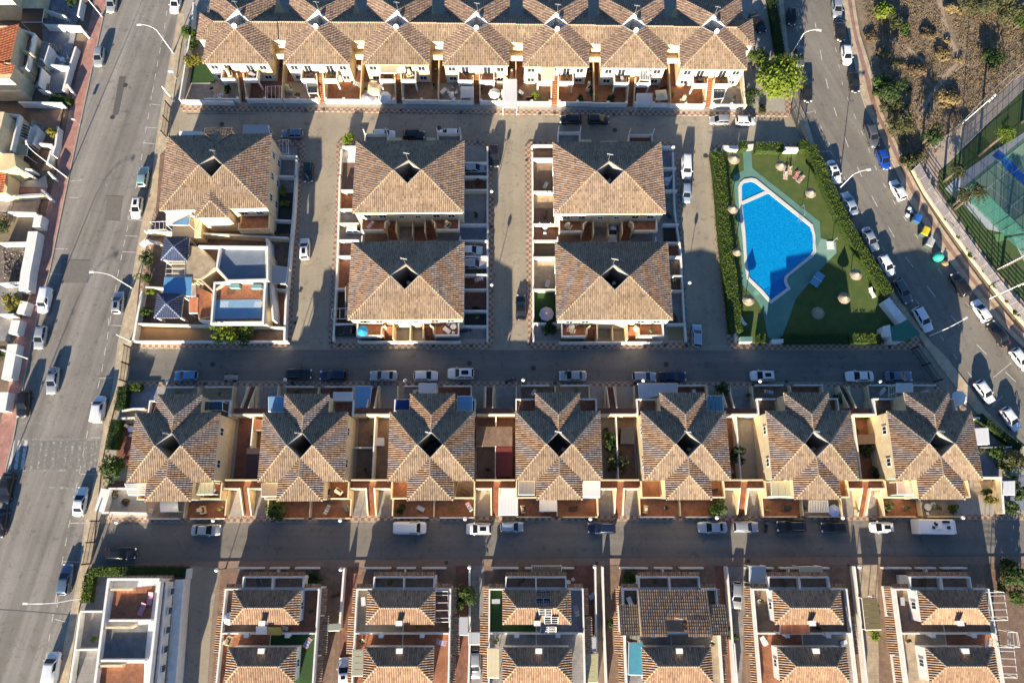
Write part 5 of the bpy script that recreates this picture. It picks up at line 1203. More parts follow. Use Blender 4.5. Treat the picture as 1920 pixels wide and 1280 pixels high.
M_SLAB = mat('court_slab', (.34, .36, .38), .9, var=.07, scale=.9)
def c4p(s): return c4(s)
sheet_px('court_slab', c4('950,390 1470,20')+' 1905,258 1925,245 1990,300 1990,560 1920,490 1910,470 '+c4('1730,1280 1370,1200 1050,870 730,590'), .12, M_SLAB)
crt = [c4('960,615 1500,180 1880,450 2100,640 2400,900 1990,1500 1560,1180'), c4('1600,150 1980,-150 2400,100 2100,480')]
sheet_px('sports_court', c4('960,615 1500,170 1990,520 2300,800 2000,1420 1560,1180'), .15, M_COURT)
sheet_px('sports_court', c4('1560,140 1960,-190 2350,110 2050,500'), .15, M_COURT)
M_BLUEC = mat('blue_court', (.015, .10, .36), .6, var=.08, scale=1)
sheet_px('blue_court_strip', c4('1440,100 1545,10 1600,60 1700,150 1920,380 2040,480 1990,590 1880,500 1640,290 1560,170'), .158, M_BLUEC)
sheet_px('court_apron', c5('1500,120 1720,60 1660,-20 1480,-10'), .13, mat('green_apron', (.10, .22, .09), .9, var=.1, scale=1))
ml = []
for s in ('1240,700 1680,330', '1000,560 1600,1100', '1390,560 1880,980', '1240,830 1330,740', '1580,1000 1980,640', '1480,220 2000,660', '1750,360 1840,290'):
    ml.append(c4(s))
marks('court_line', ml, .08, M_PAINT, .162)
# wire fences of the courts: posts, rails and green mesh
M_MESHG = mat('green_fence_mesh', (.03, .16, .13), .6); n, L_, b = _nodes(M_MESHG); b.inputs['Alpha'].default_value = .30
M_POSTG = mat('green_steel', (.015, .10, .085), .5)
def wire_fence(s, h, label, step=2.0, base=.1, m=M_POSTG, mesh=M_MESHG, group=None, name='wire_fence', rails=3):
    l = W('', s, base); p = l[0]; t_ = thing(name, label, 'fence', (p.x, p.y, base), 0, group)
    for a, b_ in zip(l, l[1:]):
        d = b_-a; k = max(1, round(d.length/step))
        for i in range(k+(b_ is l[-1])): q = a+d*(i/k)-p; mb = MB(); mb.tube([(q.x, q.y, 0), (q.x, q.y, h)], .045, 5); L('post', mb, m, t_)
        for j in range(rails): z = h*(j+1)/rails-.03; mb = MB(); mb.tube([(a.x-p.x, a.y-p.y, z), (b_.x-p.x, b_.y-p.y, z)], .03, 4); L('rail', mb, m, t_)
        if mesh: mb = MB(); mb.strip([(a.x-p.x, a.y-p.y), (b_.x-p.x, b_.y-p.y)], .02, .05, h-.1); L('mesh_panel', mb, mesh, t_)
    return t_
wire_fence(c4('960,640 1480,230 1990,-170'), 4.0, 'tall green wire fence on the path side of the sports courts', 3.0)
wire_fence(c4('960,640 1330,1010 1640,1320 2000,1640'), 4.0, 'tall green wire fence on the palm side of the sports courts', 1.6)
wire_fence(c4('1580,1190 1990,880'), 3.2, 'green wire fence dividing the two sports courts', 1.5)
wire_fence(c3('580,1270 760,1080 960,900 1240,600 1500,350 1880,20 1960,-40'), 1.6, 'low galvanised fence between scrubland and court path', 2.0, m=M_GALV, mesh=None, rails=2)
wire_fence(c3('1060,1200 1300,960 1600,680 1880,400 1960,330'), 1.1, 'low grey rail between court path and court lawn', 2.4, m=M_GALV, mesh=None, rails=2)
for s in ():
    pass
# striped railing with white posts along the curved pavement
M_RAIL = mat('grey_rail', (.33, .30, .31), .6)
def railing(s, h, label):
    l = W('', s, .5); p = l[0]; t_ = thing('railing_fence', label, 'fence', (p.x, p.y, 0)); 
    mb = MB(); mb.strip([(q.x-p.x, q.y-p.y) for q in l], .24, 0, .5); L('base_wall', mb, M_CREAM, t_)
    for a, b_ in zip(l, l[1:]):
        d = b_-a; k = max(1, round(d.length/2.4))
        for i in range(k): q = a+d*(i/k)-p; mb = MB(); mb.box((q.x, q.y, h/2+.3), (.06, .06, h-.6), math.atan2(d.y, d.x)); L('post', mb, M_RAIL, t_)
        for j in range(8): z = .72+j*.26; mb = MB(); mb.tube([(a.x-p.x, a.y-p.y, z), (b_.x-p.x, b_.y-p.y, z)], .05, 4); L('rail', mb, M_RAIL, t_)
railing('1712,318 1735,360 1768,408 1800,452 1822,483 1850,520 1878,556 1905,588 1935,622 1975,668', 2.75, 'striped grey railing on a cream base wall along the curved pavement')
fl = pp('205,345 330,610 560,960 740,1260', 1680, 280, k3)
# floodlight masts
def mast(px0, py0, h, ang, label, arm=1.6, cat='lamp post', name='floodlight_mast', m=M_METALW, z=.08):
    p = P(px0, py0, z); t_ = thing(name, label, cat, (p.x, p.y, z), R(ang)); mb = MB(); mb.tube([(0, 0, 0), (0, 0, h)], [.09, .06], 6); L('pole', mb, m, t_)
    mb = MB(); mb.tube([(-arm/2, 0, h), (arm/2, 0, h)], .04, 5); L('crossbar', mb, m, t_)
    for x in (-arm/2, 0, arm/2): mb = MB(); mb.box((x, -.12, h+.05), (.35, .3, .2)); L('lamp_head', mb, m, t_)
mast(1804, 232, 8, 45, 'white floodlight mast by the court path'); mast(1870, 505, 8, 45, 'white floodlight mast on the shaded court lawn'); mast(1855, 560, 8, 20, 'slim floodlight mast beside the leaning palm')
palm(1835, 292, 6.5, 'leaning palm tree on the court lawn by the path', (.8, .8), 1.9, .1); palm(1770, 340, 4.0, 'bushy pale palm tree at the path corner', (.3, .2), 1.8, .1, M_LEAFO); palm(1790, 392, 5.0, 'large palm tree with dry skirt near the court fence', (1.0, 1.0), 2.4, .1, M_LEAFO); palm(1788, 384, 3.4, 'smaller palm tree behind the one with the dry skirt', (-.2, .2), 1.8, .1, M_LEAFO)
palm(1878, 502, 5.5, 'palm tree leaning over the court lawn at the picture edge', (1.8, .8), 2.0, .1, M_LEAFO); palm(1915, 230, 5, 'palm tree cut by the picture edge beside the court path', (1.0, .3), 1.8, .1)
for i, (x, y, r) in enumerate(((1727, 332, .8), (1735, 342, .8), (1742, 352, .9), (1752, 368, .9), (1800, 445, .7), (1815, 466, .7), (1823, 477, .8), (1830, 486, .7), (1845, 504, .8), (1857, 516, 1), (1869, 538, .7), (1890, 564, .9), (1905, 584, 1.1), (1915, 590, .9), (1778, 412, .7))):
    tree(x, y, r*.75, 1.3, M_LEAFO if i % 2 else M_LEAF, ('shrub number word from the scrubland end of the striped railing strip').replace('number word', ['first', 'second', 'third', 'fourth', 'seventh', 'eighth', 'ninth', 'tenth', 'eleventh', 'twelfth', 'thirteenth', 'fourteenth', 'fifteenth', 'last', 'fifth'][i]), 'shrub', 'shrub', 'shrubs along the striped railing', 140, .2, .06, 4, .1)

# ================================================================== SCRUBLAND
bm_items = []
def scrub_ok(x, y):
    if not (1606 < x < 1960 and y < 330): return False
    if x < 1612+max(0, y)*.27+4: return False
    return (y < 300-(x-1740)*.93) if x > 1740 else y < 305
it = []; n_ = 0
while n_ < 6500:
    x, y = random.uniform(1600, 1980), random.uniform(-60, 320)
    if not scrub_ok(x, y): continue
    near = min(abs(x-(1752+(y+30)*.33)) if y < 115 else 99, abs((y-112)-(1800-x)*1.25) if 1715 < x < 1805 and y > 105 else 99)
    if near < 8: continue
    p = P(x, y, .05); s = random.uniform(.05, .26)
    for k in range(4): it.append((p+Vector((random.gauss(0, .25), random.gauss(0, .25), s*random.random()*.8)), (random.gauss(0, .8), random.gauss(0, .8), .6), random.uniform(.07, .16)))
    n_ += 1
o = link('dry_scrub', leaves_mesh('dry_scrub', it[:len(it)//2], M_BROWNL)); o['kind'] = 'stuff'
o = link('dry_grass', leaves_mesh('dry_grass', it[len(it)//2:], M_STRAWL)); o['kind'] = 'stuff'
SHR = [(1660, 18, 2.2, M_LEAFB, 'bright rounded bush at the top of the scrubland'), (1683, 38, 2.0, M_LEAFO, 'straggling olive bush beside the bright one on the scrubland'), (1698, 55, 1.4, M_LEAF, 'small green bush below the olive one on the scrubland'), (1655, 150, 2.0, M_LEAF, 'dark green bush by the red paving strip'), (1668, 188, 2.8, M_LEAFO, 'big bush in the line along the curved pavement'), (1690, 232, 2.9, M_LEAFO, 'big bush nearest the court path, along the curved pavement'), (1648, 172, 1.2, M_LEAF, 'small bush between two larger ones by the curved pavement'),
       (1865, 110, 2.6, M_LEAFD, 'dark dense tree on the scrubland with a long shadow'), (1890, 10, 4.0, M_LEAFO, 'wide olive thicket in the far corner of the scrubland'), (1840, 5, 3.2, M_LEAFO, 'pale olive thicket beside the corner one'), (1915, 40, 3.0, M_LEAF, 'green thicket at the picture edge'), (1780, 185, 2.4, M_STRAWL, 'mound of yellow dry grass in the scrubland'), (1785, 12, 1.5, M_STRAWL, 'tuft of dry grass beside the footpath fork'), (1700, 300, 1.8, M_LEAFO, 'bush at the gate corner of the scrubland'), (1722, 292, 1.5, M_LEAFO, 'bush at the start of the court path'), (1660, 100, 1.6, M_STRAWL, 'dry pale bush beside the black parked car'), (1635, 70, 1.4, M_BROWNL, 'brown dry bush by the pavement edge'), (1770, 100, 1.8, M_STRAWL, 'dry tuft west of the path fork'), (1720, 130, 2.0, M_BROWNL, 'brown bush in the middle of the scrubland'), (1740, 60, 1.8, M_BROWNL, 'brown dry bush near the long footpath')]
for x, y, r, m, lb in SHR: tree(x, y, r, r*(.5 if m in (M_BROWNL, M_STRAWL) else 1.15), m, lb, 'bush', 'bush', None, int(260*r), .26, .04, 8, .12)
for i in range(12):
    while True:
        x, y = random.uniform(1610, 1915), random.uniform(2, 290)
        if scrub_ok(x, y): break
    r = random.uniform(.7, 1.3); tree(x, y, r, r*.55, random.choice([M_BROWNL, M_BROWNL, M_STRAWL, M_LEAFO]), 'small dry bush among the scrub beside the curved road', 'bush', 'dry_bush', 'small dry bushes of the scrubland', 130, .2, .04, 5, .1)
# two tall shade trees out of view cast nothing here; the long tree shadows come from these
for x, y, r, h, lb in ((1672, 172, 2.6, 6.0, 'tall dark tree casting a broad shadow across the scrubland'), (1748, 252, 2.0, 5, 'tall thin tree at the lower end of the scrubland')):
    tree(x, y, r, h, M_LEAFD, lb, 'tree', 'scrub_tree', None, 620, .26, .04, 9, .3)
# ================================================================== CARS AND VANS
AV, CU, TOP, MID_, LOW, LANE, DR = 'cars along the wide avenue', 'cars along the curved road', 'cars in the top street', 'cars in the street below the pool', 'cars in the lowest street', 'cars in the lanes', 'cars in driveways'
CARS = [
 (209, 6, 258, 'hatch', 'silver', AV, '', 'silver car cut by the top edge on the pink-pavement side of the avenue'), (329, 5, 258, 'sedan', 'white', AV, 's', 'white car with dark glass at the top edge of the avenue, estate side'),
 (185, 106, 262, 'hatch', 'silver', AV, '', 'silver hatchback alone beside the pink pavement, above the asphalt patch'), (268, 331, 82, 'hatch', 'teal', AV, '', 'pale teal car parked by the corner house with two gables'),
 (256, 389, 262, 'hatch', 'white', AV, 's', 'white car with black roof parked behind the pale teal one'), (221, 567, 84, 'hatch', 'silver', AV, 's', 'silver car with black roof under the curved lamp by the blue kiosks'),
 (84, 563, 258, 'van', 'white', AV, '', 'white van parked beside the long white wall on the pink pavement'), (75, 632, 258, 'hatch', 'silver', AV, '', 'silver hatchback parked just below the white van on the avenue'),
 (98, 713, 262, 'sedan', 'silver', AV, '', 'silver-grey sedan driving in the middle of the avenue'), (44, 757, 262, 'suv', 'black', AV, '', 'black car parked by the pink pavement above the zebra crossing'),
 (185, 767, 80, 'van', 'white', AV, '', 'white van parked beside the two dark hedges above the zebra crossing'), (11, 915, 258, 'big', 'black', AV, '', 'long black car below the zebra crossing at the picture edge'),
 (150, 940, 80, 'sedan', 'white', AV, '', 'white sedan parked at the corner of the avenue and the lowest street'), (0, 980, 260, 'sedan', 'black', AV, '', 'black car half out of view at the edge of the avenue'),
 (122, 1086, 80, 'estate', 'slate', AV, '', 'blue-grey estate car parked beside the hedge corner'), (97, 1256, 80, 'bigvan', 'white', AV, '', 'white van at the bottom of the avenue by the white row house'),
 (548, 250, 180, 'hatch', 'slate', TOP, '', 'blue car at the corner of the top street by the gabled house'), (720, 252, 0, 'hatch', 'white', TOP, '', 'white car behind the white frame, first of three by the hipped house'), (776, 252, 0, 'hatch', 'black', TOP, '', 'black car between two white ones by the hipped house'),
 (840, 251, 180, 'hatch', 'white', TOP, '', 'white car furthest from the avenue of the three by the hipped house'), (1070, 223, 180, 'hatch', 'black', TOP, '', 'black hatchback in front of the round shrub garden'), (1122, 223, 0, 'hatch', 'black', TOP, '', 'second black hatchback, in front of the terracotta yard'),
 (1349, 225, 180, 'small', 'silver', TOP, '', 'silver car in the sun at the end of the top street'), (1398, 226, 0, 'small', 'white', TOP, '', 'white car beside the silver one at the end of the top street'), (1421, 42, 300, 'sedan', 'black', TOP, '', 'black car in the yard behind the end terrace house'),
 (578, 322, 270, 'hatch', 'green', LANE, '', 'dark green car parked on the shaded checked pavement'), (571, 466, 90, 'hatch', 'white', LANE, 's', 'white car with black roof alone in the lane by the blue-roofed house'), (927, 293, 270, 'suv', 'black', LANE, '', 'black car parked beside the driveway of the hipped house'),
 (977, 576, 90, 'sedan', 'black', LANE, '', 'black car beside the turf garden with pale parasol'), (1307, 629, 90, 'hatch', 'lightblue', LANE, '', 'pale blue car in shade at the foot of the pool lane'), (1287, 314, 270, 'van', 'white', LANE, '', 'white van in the pool lane'), (1287, 362, 270, 'small', 'lightblue', LANE, '', 'small pale blue car behind the white van in the pool lane'),
 (890, 315, 0, 'hatch', 'silver', DR, '', 'silver car in the upper driveway beside the hipped house'), (668, 429, 0, 'small', 'white', DR, '', 'white car nosing under the terrace of the hipped house'), (883, 469, 0, 'hatch', 'white', DR, '', 'white car in the blue-tiled driveway'), (889, 495, 0, 'suv', 'silver', DR, '', 'silver-white car in the driveway just below the blue-tiled one'),
 (650, 620, 180, 'sedan', 'black', DR, '', 'black car in the driveway beside the blue parasol'), (1149, 431, 270, 'sedan', 'silver', DR, '', 'silver car inside the open car port between the two houses'),
 (1485, 31, 270, 'small', 'black', CU, 's', 'small black car with white roof rim at the top of the curved road'), (1499, 106, 275, 'hatch', 'grey', CU, '', 'dark car in tree shade on the curved road'), (1514, 172, 275, 'hatch', 'black', CU, '', 'black car beside the big bright tree'),
 (1570, 15, 275, 'hatch', 'silver', CU, '', 'silver car nearest the top edge beside the scrubland'), (1576, 56, 275, 'sedan', 'black', CU, '', 'black car second from the top edge beside the scrubland'), (1588, 103, 278, 'hatch', 'white', CU, '', 'white car third from the top edge beside the scrubland'), (1602, 154, 280, 'hatch', 'black', CU, 's', 'glossy black car fourth from the top edge beside the scrubland'),
 (1636, 254, 290, 'estate', 'grey', CU, 'r', 'dark grey estate parked just above the bright blue car'), (1657, 298, 292, 'hatch', 'blue', CU, '', 'bright blue car parked beside the scrubland'), (1564, 322, 292, 'sedan', 'white', CU, 's', 'white car with long dark glass roof by the top of the bright hedge'),
 (1593, 381, 116, 'sedan', 'lightblue', CU, '', 'pale silver sedan second along the bright hedge'), (1684, 356, 118, 'hatch', 'white', CU, '', 'white hatchback just above the rubbish containers'), (1632, 448, 298, 'sedan', 'silver', CU, '', 'silver sedan third along the bright hedge'), (1663, 497, 300, 'hatch', 'white', CU, '', 'white hatchback fourth along the bright hedge'),
 (1693, 545, 300, 'estate', 'grey', CU, '', 'dark grey car in shade at the lower end of the bright hedge'), (1731, 598, 300, 'estate', 'white', CU, '', 'white car next to the green roofed pump house'), (1801, 533, 120, 'suv', 'black', CU, '', 'black pickup-like car beside the striped railing below the containers'), (1840, 582, 122, 'hatch', 'white', CU, '', 'white hatchback beside the striped railing'),
 (1873, 625, 125, 'sedan', 'black', CU, '', 'black sedan beside the lower end of the striped railing'), (1914, 673, 308, 'hatch', 'white', CU, '', 'white car cut by the picture edge on the curved road'), (1847, 734, 305, 'hatch', 'white', CU, '', 'white hatchback by the octagonal parasol'), (1896, 785, 305, 'hatch', 'white', CU, '', 'white hatchback last before the picture edge, by the shrubs'),
 (349, 704, 180, 'hatch', 'sky', MID_, '', 'blue car nearest the avenue in the pool street'), (560, 701, 0, 'suv', 'black', MID_, '', 'large black car beside a strip of sunlight in the pool street'), (625, 703, 180, 'estate', 'navy', MID_, '', 'dark navy estate next to the large black car'), (719, 704, 180, 'sedan', 'silver', MID_, '', 'light silver sedan above the blue plastic canopy'), (798, 704, 0, 'hatch', 'white', MID_, '', 'white hatchback between the silver sedan and the black-roofed car'),
 (864, 700, 180, 'suv', 'white', MID_, 's', 'white car with a black roof in the pool street'), (1074, 704, 180, 'sedan', 'silver', MID_, '', 'silver sedan alone in front of the middle star house'), (1208, 706, 0, 'hatch', 'silver', MID_, '', 'silver hatchback next to the blue car in the pool street'), (1261, 705, 0, 'sedan', 'navy', MID_, '', 'dark blue sedan in front of the long grey car port'), (1430, 704, 180, 'hatch', 'white', MID_, 's', 'white car with dark glass roof below the pool gate'),
 (1612, 705, 180, 'sedan', 'white', MID_, '', 'white sedan near the pump house end of the pool street'), (1685, 705, 0, 'sedan', 'slate', MID_, '', 'dark slate sedan last in the pool street'),
 (226, 1037, 0, 'big', 'black', LOW, '', 'long black car with blue windscreen glare by the black gate'), (386, 993, 0, 'sedan', 'silver', LOW, '', 'silver sedan below the white-gravel garden'), (769, 989, 0, 'bigvan', 'white', LOW, '', 'plain white van in the lowest street'), (898, 991, 180, 'hatch', 'white', LOW, 's', 'white car with a black sunroof in the lowest street'), (960, 987, 0, 'small', 'lightblue', LOW, '', 'small pale blue car next to the white sheet porch'),
 (1128, 989, 180, 'suv', 'navy', LOW, 'r', 'dark blue car with roof rails in the lowest street'), (1336, 988, 180, 'sedan', 'lightblue', LOW, '', 'pale blue-silver sedan by the street-edge tree'), (1398, 987, 0, 'hatch', 'silver', LOW, '', 'silver hatchback in a patch of sun in the lowest street'), (1484, 986, 180, 'estate', 'black', LOW, 'r', 'black estate with bright roof rail'), (1564, 988, 180, 'hatch', 'black', LOW, '', 'black hatchback below the lilac parasol'), (1653, 988, 180, 'small', 'white', LOW, 's', 'white car with black roof behind the motorhome'),
 (891, 1245, 270, 'hatch', 'silver', DR, '', 'pale silver car in the narrow drive beside the solar-panel house'), (645, 1263, 90, 'sedan', 'white', DR, 's', 'white car with dark roof glass at the bottom edge'), (1381, 1115, 270, 'hatch', 'silver', DR, '', 'silver car in the drive beside the house with the dark single-slope roof')]
for x, y, a, s, c, gname, o_, lb in CARS: car(x, y, a, s, c, lb, gname, o_)
# small car roofs with white rim etc. are part of the paint; motorhome
p = P(1755, 987, 2.0); t = thing('motorhome', 'long white motorhome with roof hatches parked in the lowest street', 'motorhome', (p.x, p.y, 0), R(-.6))
def rbox(L0, L1, w_, z0, z1, c=.12):
    mb = MB(); v = []
    for z, k in ((z0, .06), (z0+.15, 0), (z1-.12, 0), (z1, .12)):
        v += [(x+sx*-k, sy*(w_-k), z) for x, sx, sy in ((L0, -1, -1), (L1, 1, -1), (L1, 1, 1), (L0, -1, 1))]
    mb.add(v, [(4*i+j, 4*i+(j+1) % 4, 4*i+4+(j+1) % 4, 4*i+4+j) for i in range(3) for j in range(4)]+[(3, 2, 1, 0), (12, 13, 14, 15)]); return mb
L('body', rbox(-3.1, 2.3, 1.12, .45, 2.85), PAINT['white'], t)
mb = MB(); mb.add([(2.3, y, z) for y, z in ((-1.05, .45), (1.05, .45), (1.05, 2.6), (-1.05, 2.6))]+[(3.45, y, z) for y, z in ((-.9, .5), (.9, .5), (.9, 1.15), (-.9, 1.15))]+[(2.75, y, 2.55) for y in (-.98, .98)]+[(3.1, y, 1.3) for y in (-.97, .97)], [(3, 2, 9, 8), (8, 9, 11, 10), (10, 11, 6, 7), (7, 6, 5, 4), (0, 4, 5, 1), (1, 5, 6, 11, 9, 2), (0, 3, 8, 10, 7, 4)]); L('cab', mb, PAINT['white'], t)
mb = MB(); mb.add([(2.80, -.88, 2.48), (2.80, .88, 2.48), (3.1, .88, 1.36), (3.1, -.88, 1.36)], [(0, 1, 2, 3)]); mb.add([(x+.02, y, z+.01) for x, y, z in ((2.80, -.88, 2.48), (2.80, .88, 2.48), (3.1, .88, 1.36), (3.1, -.88, 1.36))], [(3, 2, 1, 0)]); L('windscreen', mb, M_CARGLASS, t)
for x, y, a, b_, mm in ((-.9, -.1, .4, .4, M_GLASS), (-.4, .35, .4, .35, M_GLASS), (1.4, -.1, .5, .5, M_GLASS), (1.1, .75, 1.1, .35, M_TRIM), (.0, .0, .75, .7, M_METALW), (-.6, .55, .3, .3, M_GLASS)):
    mb = MB(); mb.box((x, y, 2.91), (a, b_, .12)); L('roof_hatch', mb, mm, t)
for x in (2.5, -1.9):
    for y in (-1.0, 1.0): mb = MB(); mb.tube([(x, y-.12, .34), (x, y+.12, .34)], .34, 14); L('wheel', mb, M_TYRE, t)
for x in (-2, -.2): mb = MB(); mb.box((x, -1.125, 1.9), (1.0, .04, .55)); L('side_window', mb, M_CARGLASS, t)
for sy in (-1, 1): mb = MB(); mb.box((3.42, sy*.65, .9), (.12, .35, .2)); L('headlight', mb, M_HEADL, t)
# motorbikes
def moto(px, py, ang, label):
    p = P(px, py, .6); t_ = thing('motorcycle', label, 'motorcycle', (p.x, p.y, 0), R(ang), 'motorcycles at the kerb')
    for x in (-.68, .68): mb = MB(); mb.tube([(x, -.06, .31), (x, .06, .31)], .31, 14); L('wheel', mb, M_TYRE, t_)
    mb = MB(); mb.tube([(-.5, 0, .75), (-.1, 0, .8), (.35, 0, .85)], [.13, .15, .16], 8); L('tank', mb, PAINT['black'], t_); mb = MB(); mb.box((-.45, 0, .84), (.6, .26, .1)); L('seat', mb, M_TRIM, t_)
    mb = MB(); mb.tube([(.5, -.36, 1.0), (.55, 0, .98), (.5, .36, 1.0)], .025, 5); L('handlebar', mb, M_GALV, t_); mb = MB(); mb.tube([(.68, .08, .31), (.48, .05, .98)], .03, 5); L('fork', mb, M_GALV, t_); mb = MB(); mb.box((0, 0, .42), (.5, .3, .35)); L('engine', mb, M_BLACKM, t_)
moto(957, 713, 20, 'black motorcycle by the kerb of the pool street'); moto(1437, 987, 80, 'black motorcycle beside the black estate in the lowest street'); moto(873, 620, 10, 'black motorcycle in the paved side yard of the blue-parasol house')
# covered trailer, covered car
def tarp(px, py, a, L_, w_, h, m, label, cat, name):
    p = P(px, py, h*.7); t_ = thing(name, label, cat, (p.x, p.y, .02), R(a)); mb = MB(); N = 10; Mm = 6; v = []
    for i in range(N+1):
        for j in range(Mm+1):
            x = -L_/2+L_*i/N; y = -w_/2+w_*j/Mm; e = min(1, 4.5*min(i/N, 1-i/N, .22))*min(1, 3.2*min(j/Mm, 1-j/Mm, .31)); v.append((x, y, h*(.12+.88*e)+.06*math.sin(x*5+y*3)*e))
    mb.add(v, [(i*(Mm+1)+j, (i+1)*(Mm+1)+j, (i+1)*(Mm+1)+j+1, i*(Mm+1)+j+1) for i in range(N) for j in range(Mm)]); L('cover', mb, m, t_)
    for x in (-L_*.3, L_*.3):
        for y in (-w_*.45, w_*.45): mb = MB(); mb.tube([(x, y-.08, .28), (x, y+.08, .28)], .28, 10); L('wheel', mb, M_TYRE, t_)
tarp(431, 707, 0, 2.4, 1.2, .9, mat('grey_tarp', (.28, .28, .28), .8, var=.3, scale=4), 'small trailer under a grey cover in the pool street', 'trailer', 'covered_trailer')
tarp(540, 1240, 85, 4.0, 1.8, 1.4, mat('black_tarp', (.03, .03, .033), .6), 'car hidden under a black cover beside the asphalt lane house', 'car', 'covered_car')
# ---------------------------------------------------------------- recycling containers
def bin_(px, py, m, label, hood=True, ang=60):
    p = P(px, py, 1.4); t_ = thing('recycling_container', label, 'container', (p.x, p.y, 0), R(ang), 'recycling containers at the curved road')
    mb = MB(); mb.add([(x*k, y*k, z) for z, k in ((.12, .86), (1.25, 1), (1.32, 1.02)) for x, y in ((-.75, -.6), (.75, -.6), (.75, .6), (-.75, .6))], [(3, 2, 1, 0)]+[(4*i+j, 4*i+(j+1) % 4, 4*i+4+(j+1) % 4, 4*i+4+j) for i in range(2) for j in range(4)]+[(8, 9, 10, 11)]); L('body', mb, M_GALV if False else mat('dark_container', (.05, .08, .07), .6), t_)
    mb = MB(); mb.add([(x*.99, y*k, z) for x in (-.77, .77) for y, z, k in ((-.62, 1.325, 1), (-.5, 1.5, 1), (0, 1.58, 1), (.5, 1.5, 1), (.62, 1.325, 1))], [(i, i+1, 6+i, 5+i) for i in range(4)]+[(0, 1, 2, 3, 4), (9, 8, 7, 6, 5)]); L('lid', mb, m, t_)
    for x in (-.55, .55):
        for y in (-.4, .4): mb = MB(); mb.tube([(x, y-.05, .09), (x, y+.05, .09)], .09, 8); L('wheel', mb, M_TYRE, t_)
    mb = MB(); mb.box((0, -.66, 1.2), (1.0, .06, .08)); L('handle', mb, M_BLACKM, t_)
bin_(1721, 409, mat('blue_plastic', (.02, .12, .42), .45), 'container with a blue lid beside the rubbish bags'); bin_(1736, 433, mat('yellow_plastic', (.75, .50, .02), .45), 'container with a yellow lid'); bin_(1745, 454, mat('grey_plastic', (.42, .43, .42), .5), 'container with a pale grey lid next to the yellow one')
p = P(1762, 480, 1.2); t = thing('bottle_bank', 'rounded turquoise bottle bank at the pavement edge', 'container', (p.x, p.y, 0), R(30)); mb = MB(); mb.lathe([(.62, .05), (.8, .4), (.86, .9), (.72, 1.35), (.38, 1.62), (.05, 1.7)], 16); L('body', mb, mat('turquoise_plastic', (.03, .40, .30), .4), t, smooth=True)
for a in (0, 180): mb = MB(); mb.lathe([(.02, .0), (.15, .02), (.13, .06)], 10, (.62*math.cos(R(a)), .62*math.sin(R(a)), 1.3)); L('bottle_opening', mb, M_BLACKM, t)
mb = MB(); mb.tube([(0, 0, 1.7), (0, 0, 1.9)], .05, 6); L('lifting_ring', mb, M_GALV, t)
for i, (x, y, r, c, lb) in enumerate(((1706, 391, .42, 'w', 'topmost white rubbish bag beside the blue-lidded container'), (1709, 397, .38, 'w', 'white rubbish bag leaning on the blue-lidded container'), (1702, 403, .40, 'w', 'white rubbish bag lowest in the heap'), (1711, 402, .36, 'd', 'dark rubbish bag squeezed against the blue-lidded container'), (1705, 398, .35, 'd', 'dark rubbish bag in the middle of the heap'), (1772, 493, .6, 'b', 'brown sack standing behind the turquoise bottle bank'))):
    p = P(x, y, .3); mb = MB(); mb.lathe([(r*.8, 0), (r, r*.4), (r*.85, r*.9), (r*.4, r*1.2), (r*.1, r*1.3), (r*.2, r*1.45)], 9, (p.x, p.y, .02))
    mb.v = [(a+random.gauss(0, .05), b_+random.gauss(0, .05), c_) for a, b_, c_ in mb.v]
    solo('rubbish_bag', mb, {'w': mat('white_bag', (.7, .7, .72), .4), 'd': mat('navy_bag', (.02, .025, .06), .35), 'b': mat('brown_bag', (.22, .16, .09), .8)}[c], lb, 'rubbish bag', 'rubbish bags by the containers')
# ================================================================== STREET LAMPS
def arm_lamp(bx, by, hx, hy, h, label, curved=True, m=M_METALW):
    p = P(bx, by, .12); e = P(hx, hy, h+.6) - p; d = Vector((e.x, e.y, 0)); r_ = d.length; d = d.normalized() if r_ > .01 else Vector((1, 0, 0)); r_ = max(.6, min(r_, 4.0))
    t_ = thing('street_lamp', label, 'street lamp', (p.x, p.y, .12), 0, 'tall street lamps')
    path = [Vector((0, 0, 0)), Vector((0, 0, h*.5)), Vector((0, 0, h*.78))]+[d*(r_*u**1.6)+Vector((0, 0, h*(.78+.22*math.sin(u*1.45)))) for u in (.3, .55, .8, 1.0)]
    mb = MB(); mb.tube(path, [.10, .075, .06, .05, .042, .038, .035], 7); L('pole', mb, m, t_)
    q = path[-1]; mb = MB(); rz = math.atan2(d.y, d.x); mb.box(tuple(q+d*.3+Vector((0, 0, .02))), (.75, .3, .12), rz); L('lamp_head', mb, m, t_); mb = MB(); mb.lathe([(.17, 0), (.17, .4), (.13, .45)], 8); L('base', mb, M_GALV, t_); mb = MB(); mb.box(tuple(q+d*.35+Vector((0, 0, -.07))), (.5, .22, .06), rz); L('lens', mb, M_HEADL, t_)
arm_lamp(325, 100, 261, 43, 8.0, 'curved white street lamp by the shrubs of the joined terrace'); arm_lamp(248, 540, 172, 508, 8.0, 'curved white street lamp by the house with blue kiosks'); arm_lamp(155, 1120, 47, 1132, 8.0, 'white street lamp with a nearly straight arm by the white row house')
arm_lamp(126, 333, 46, 267, 10.5, 'tall street lamp on the pink pavement by the curved garden path'); arm_lamp(192, 32, 160, -10, 10.5, 'tall street lamp on the pink pavement at the top edge'); arm_lamp(53, 672, 0, 655, 10.5, 'tall street lamp on the pink pavement by the round yellow shrub'); arm_lamp(10, 895, -50, 890, 10.5, 'tall street lamp at the zebra crossing on the pink pavement')
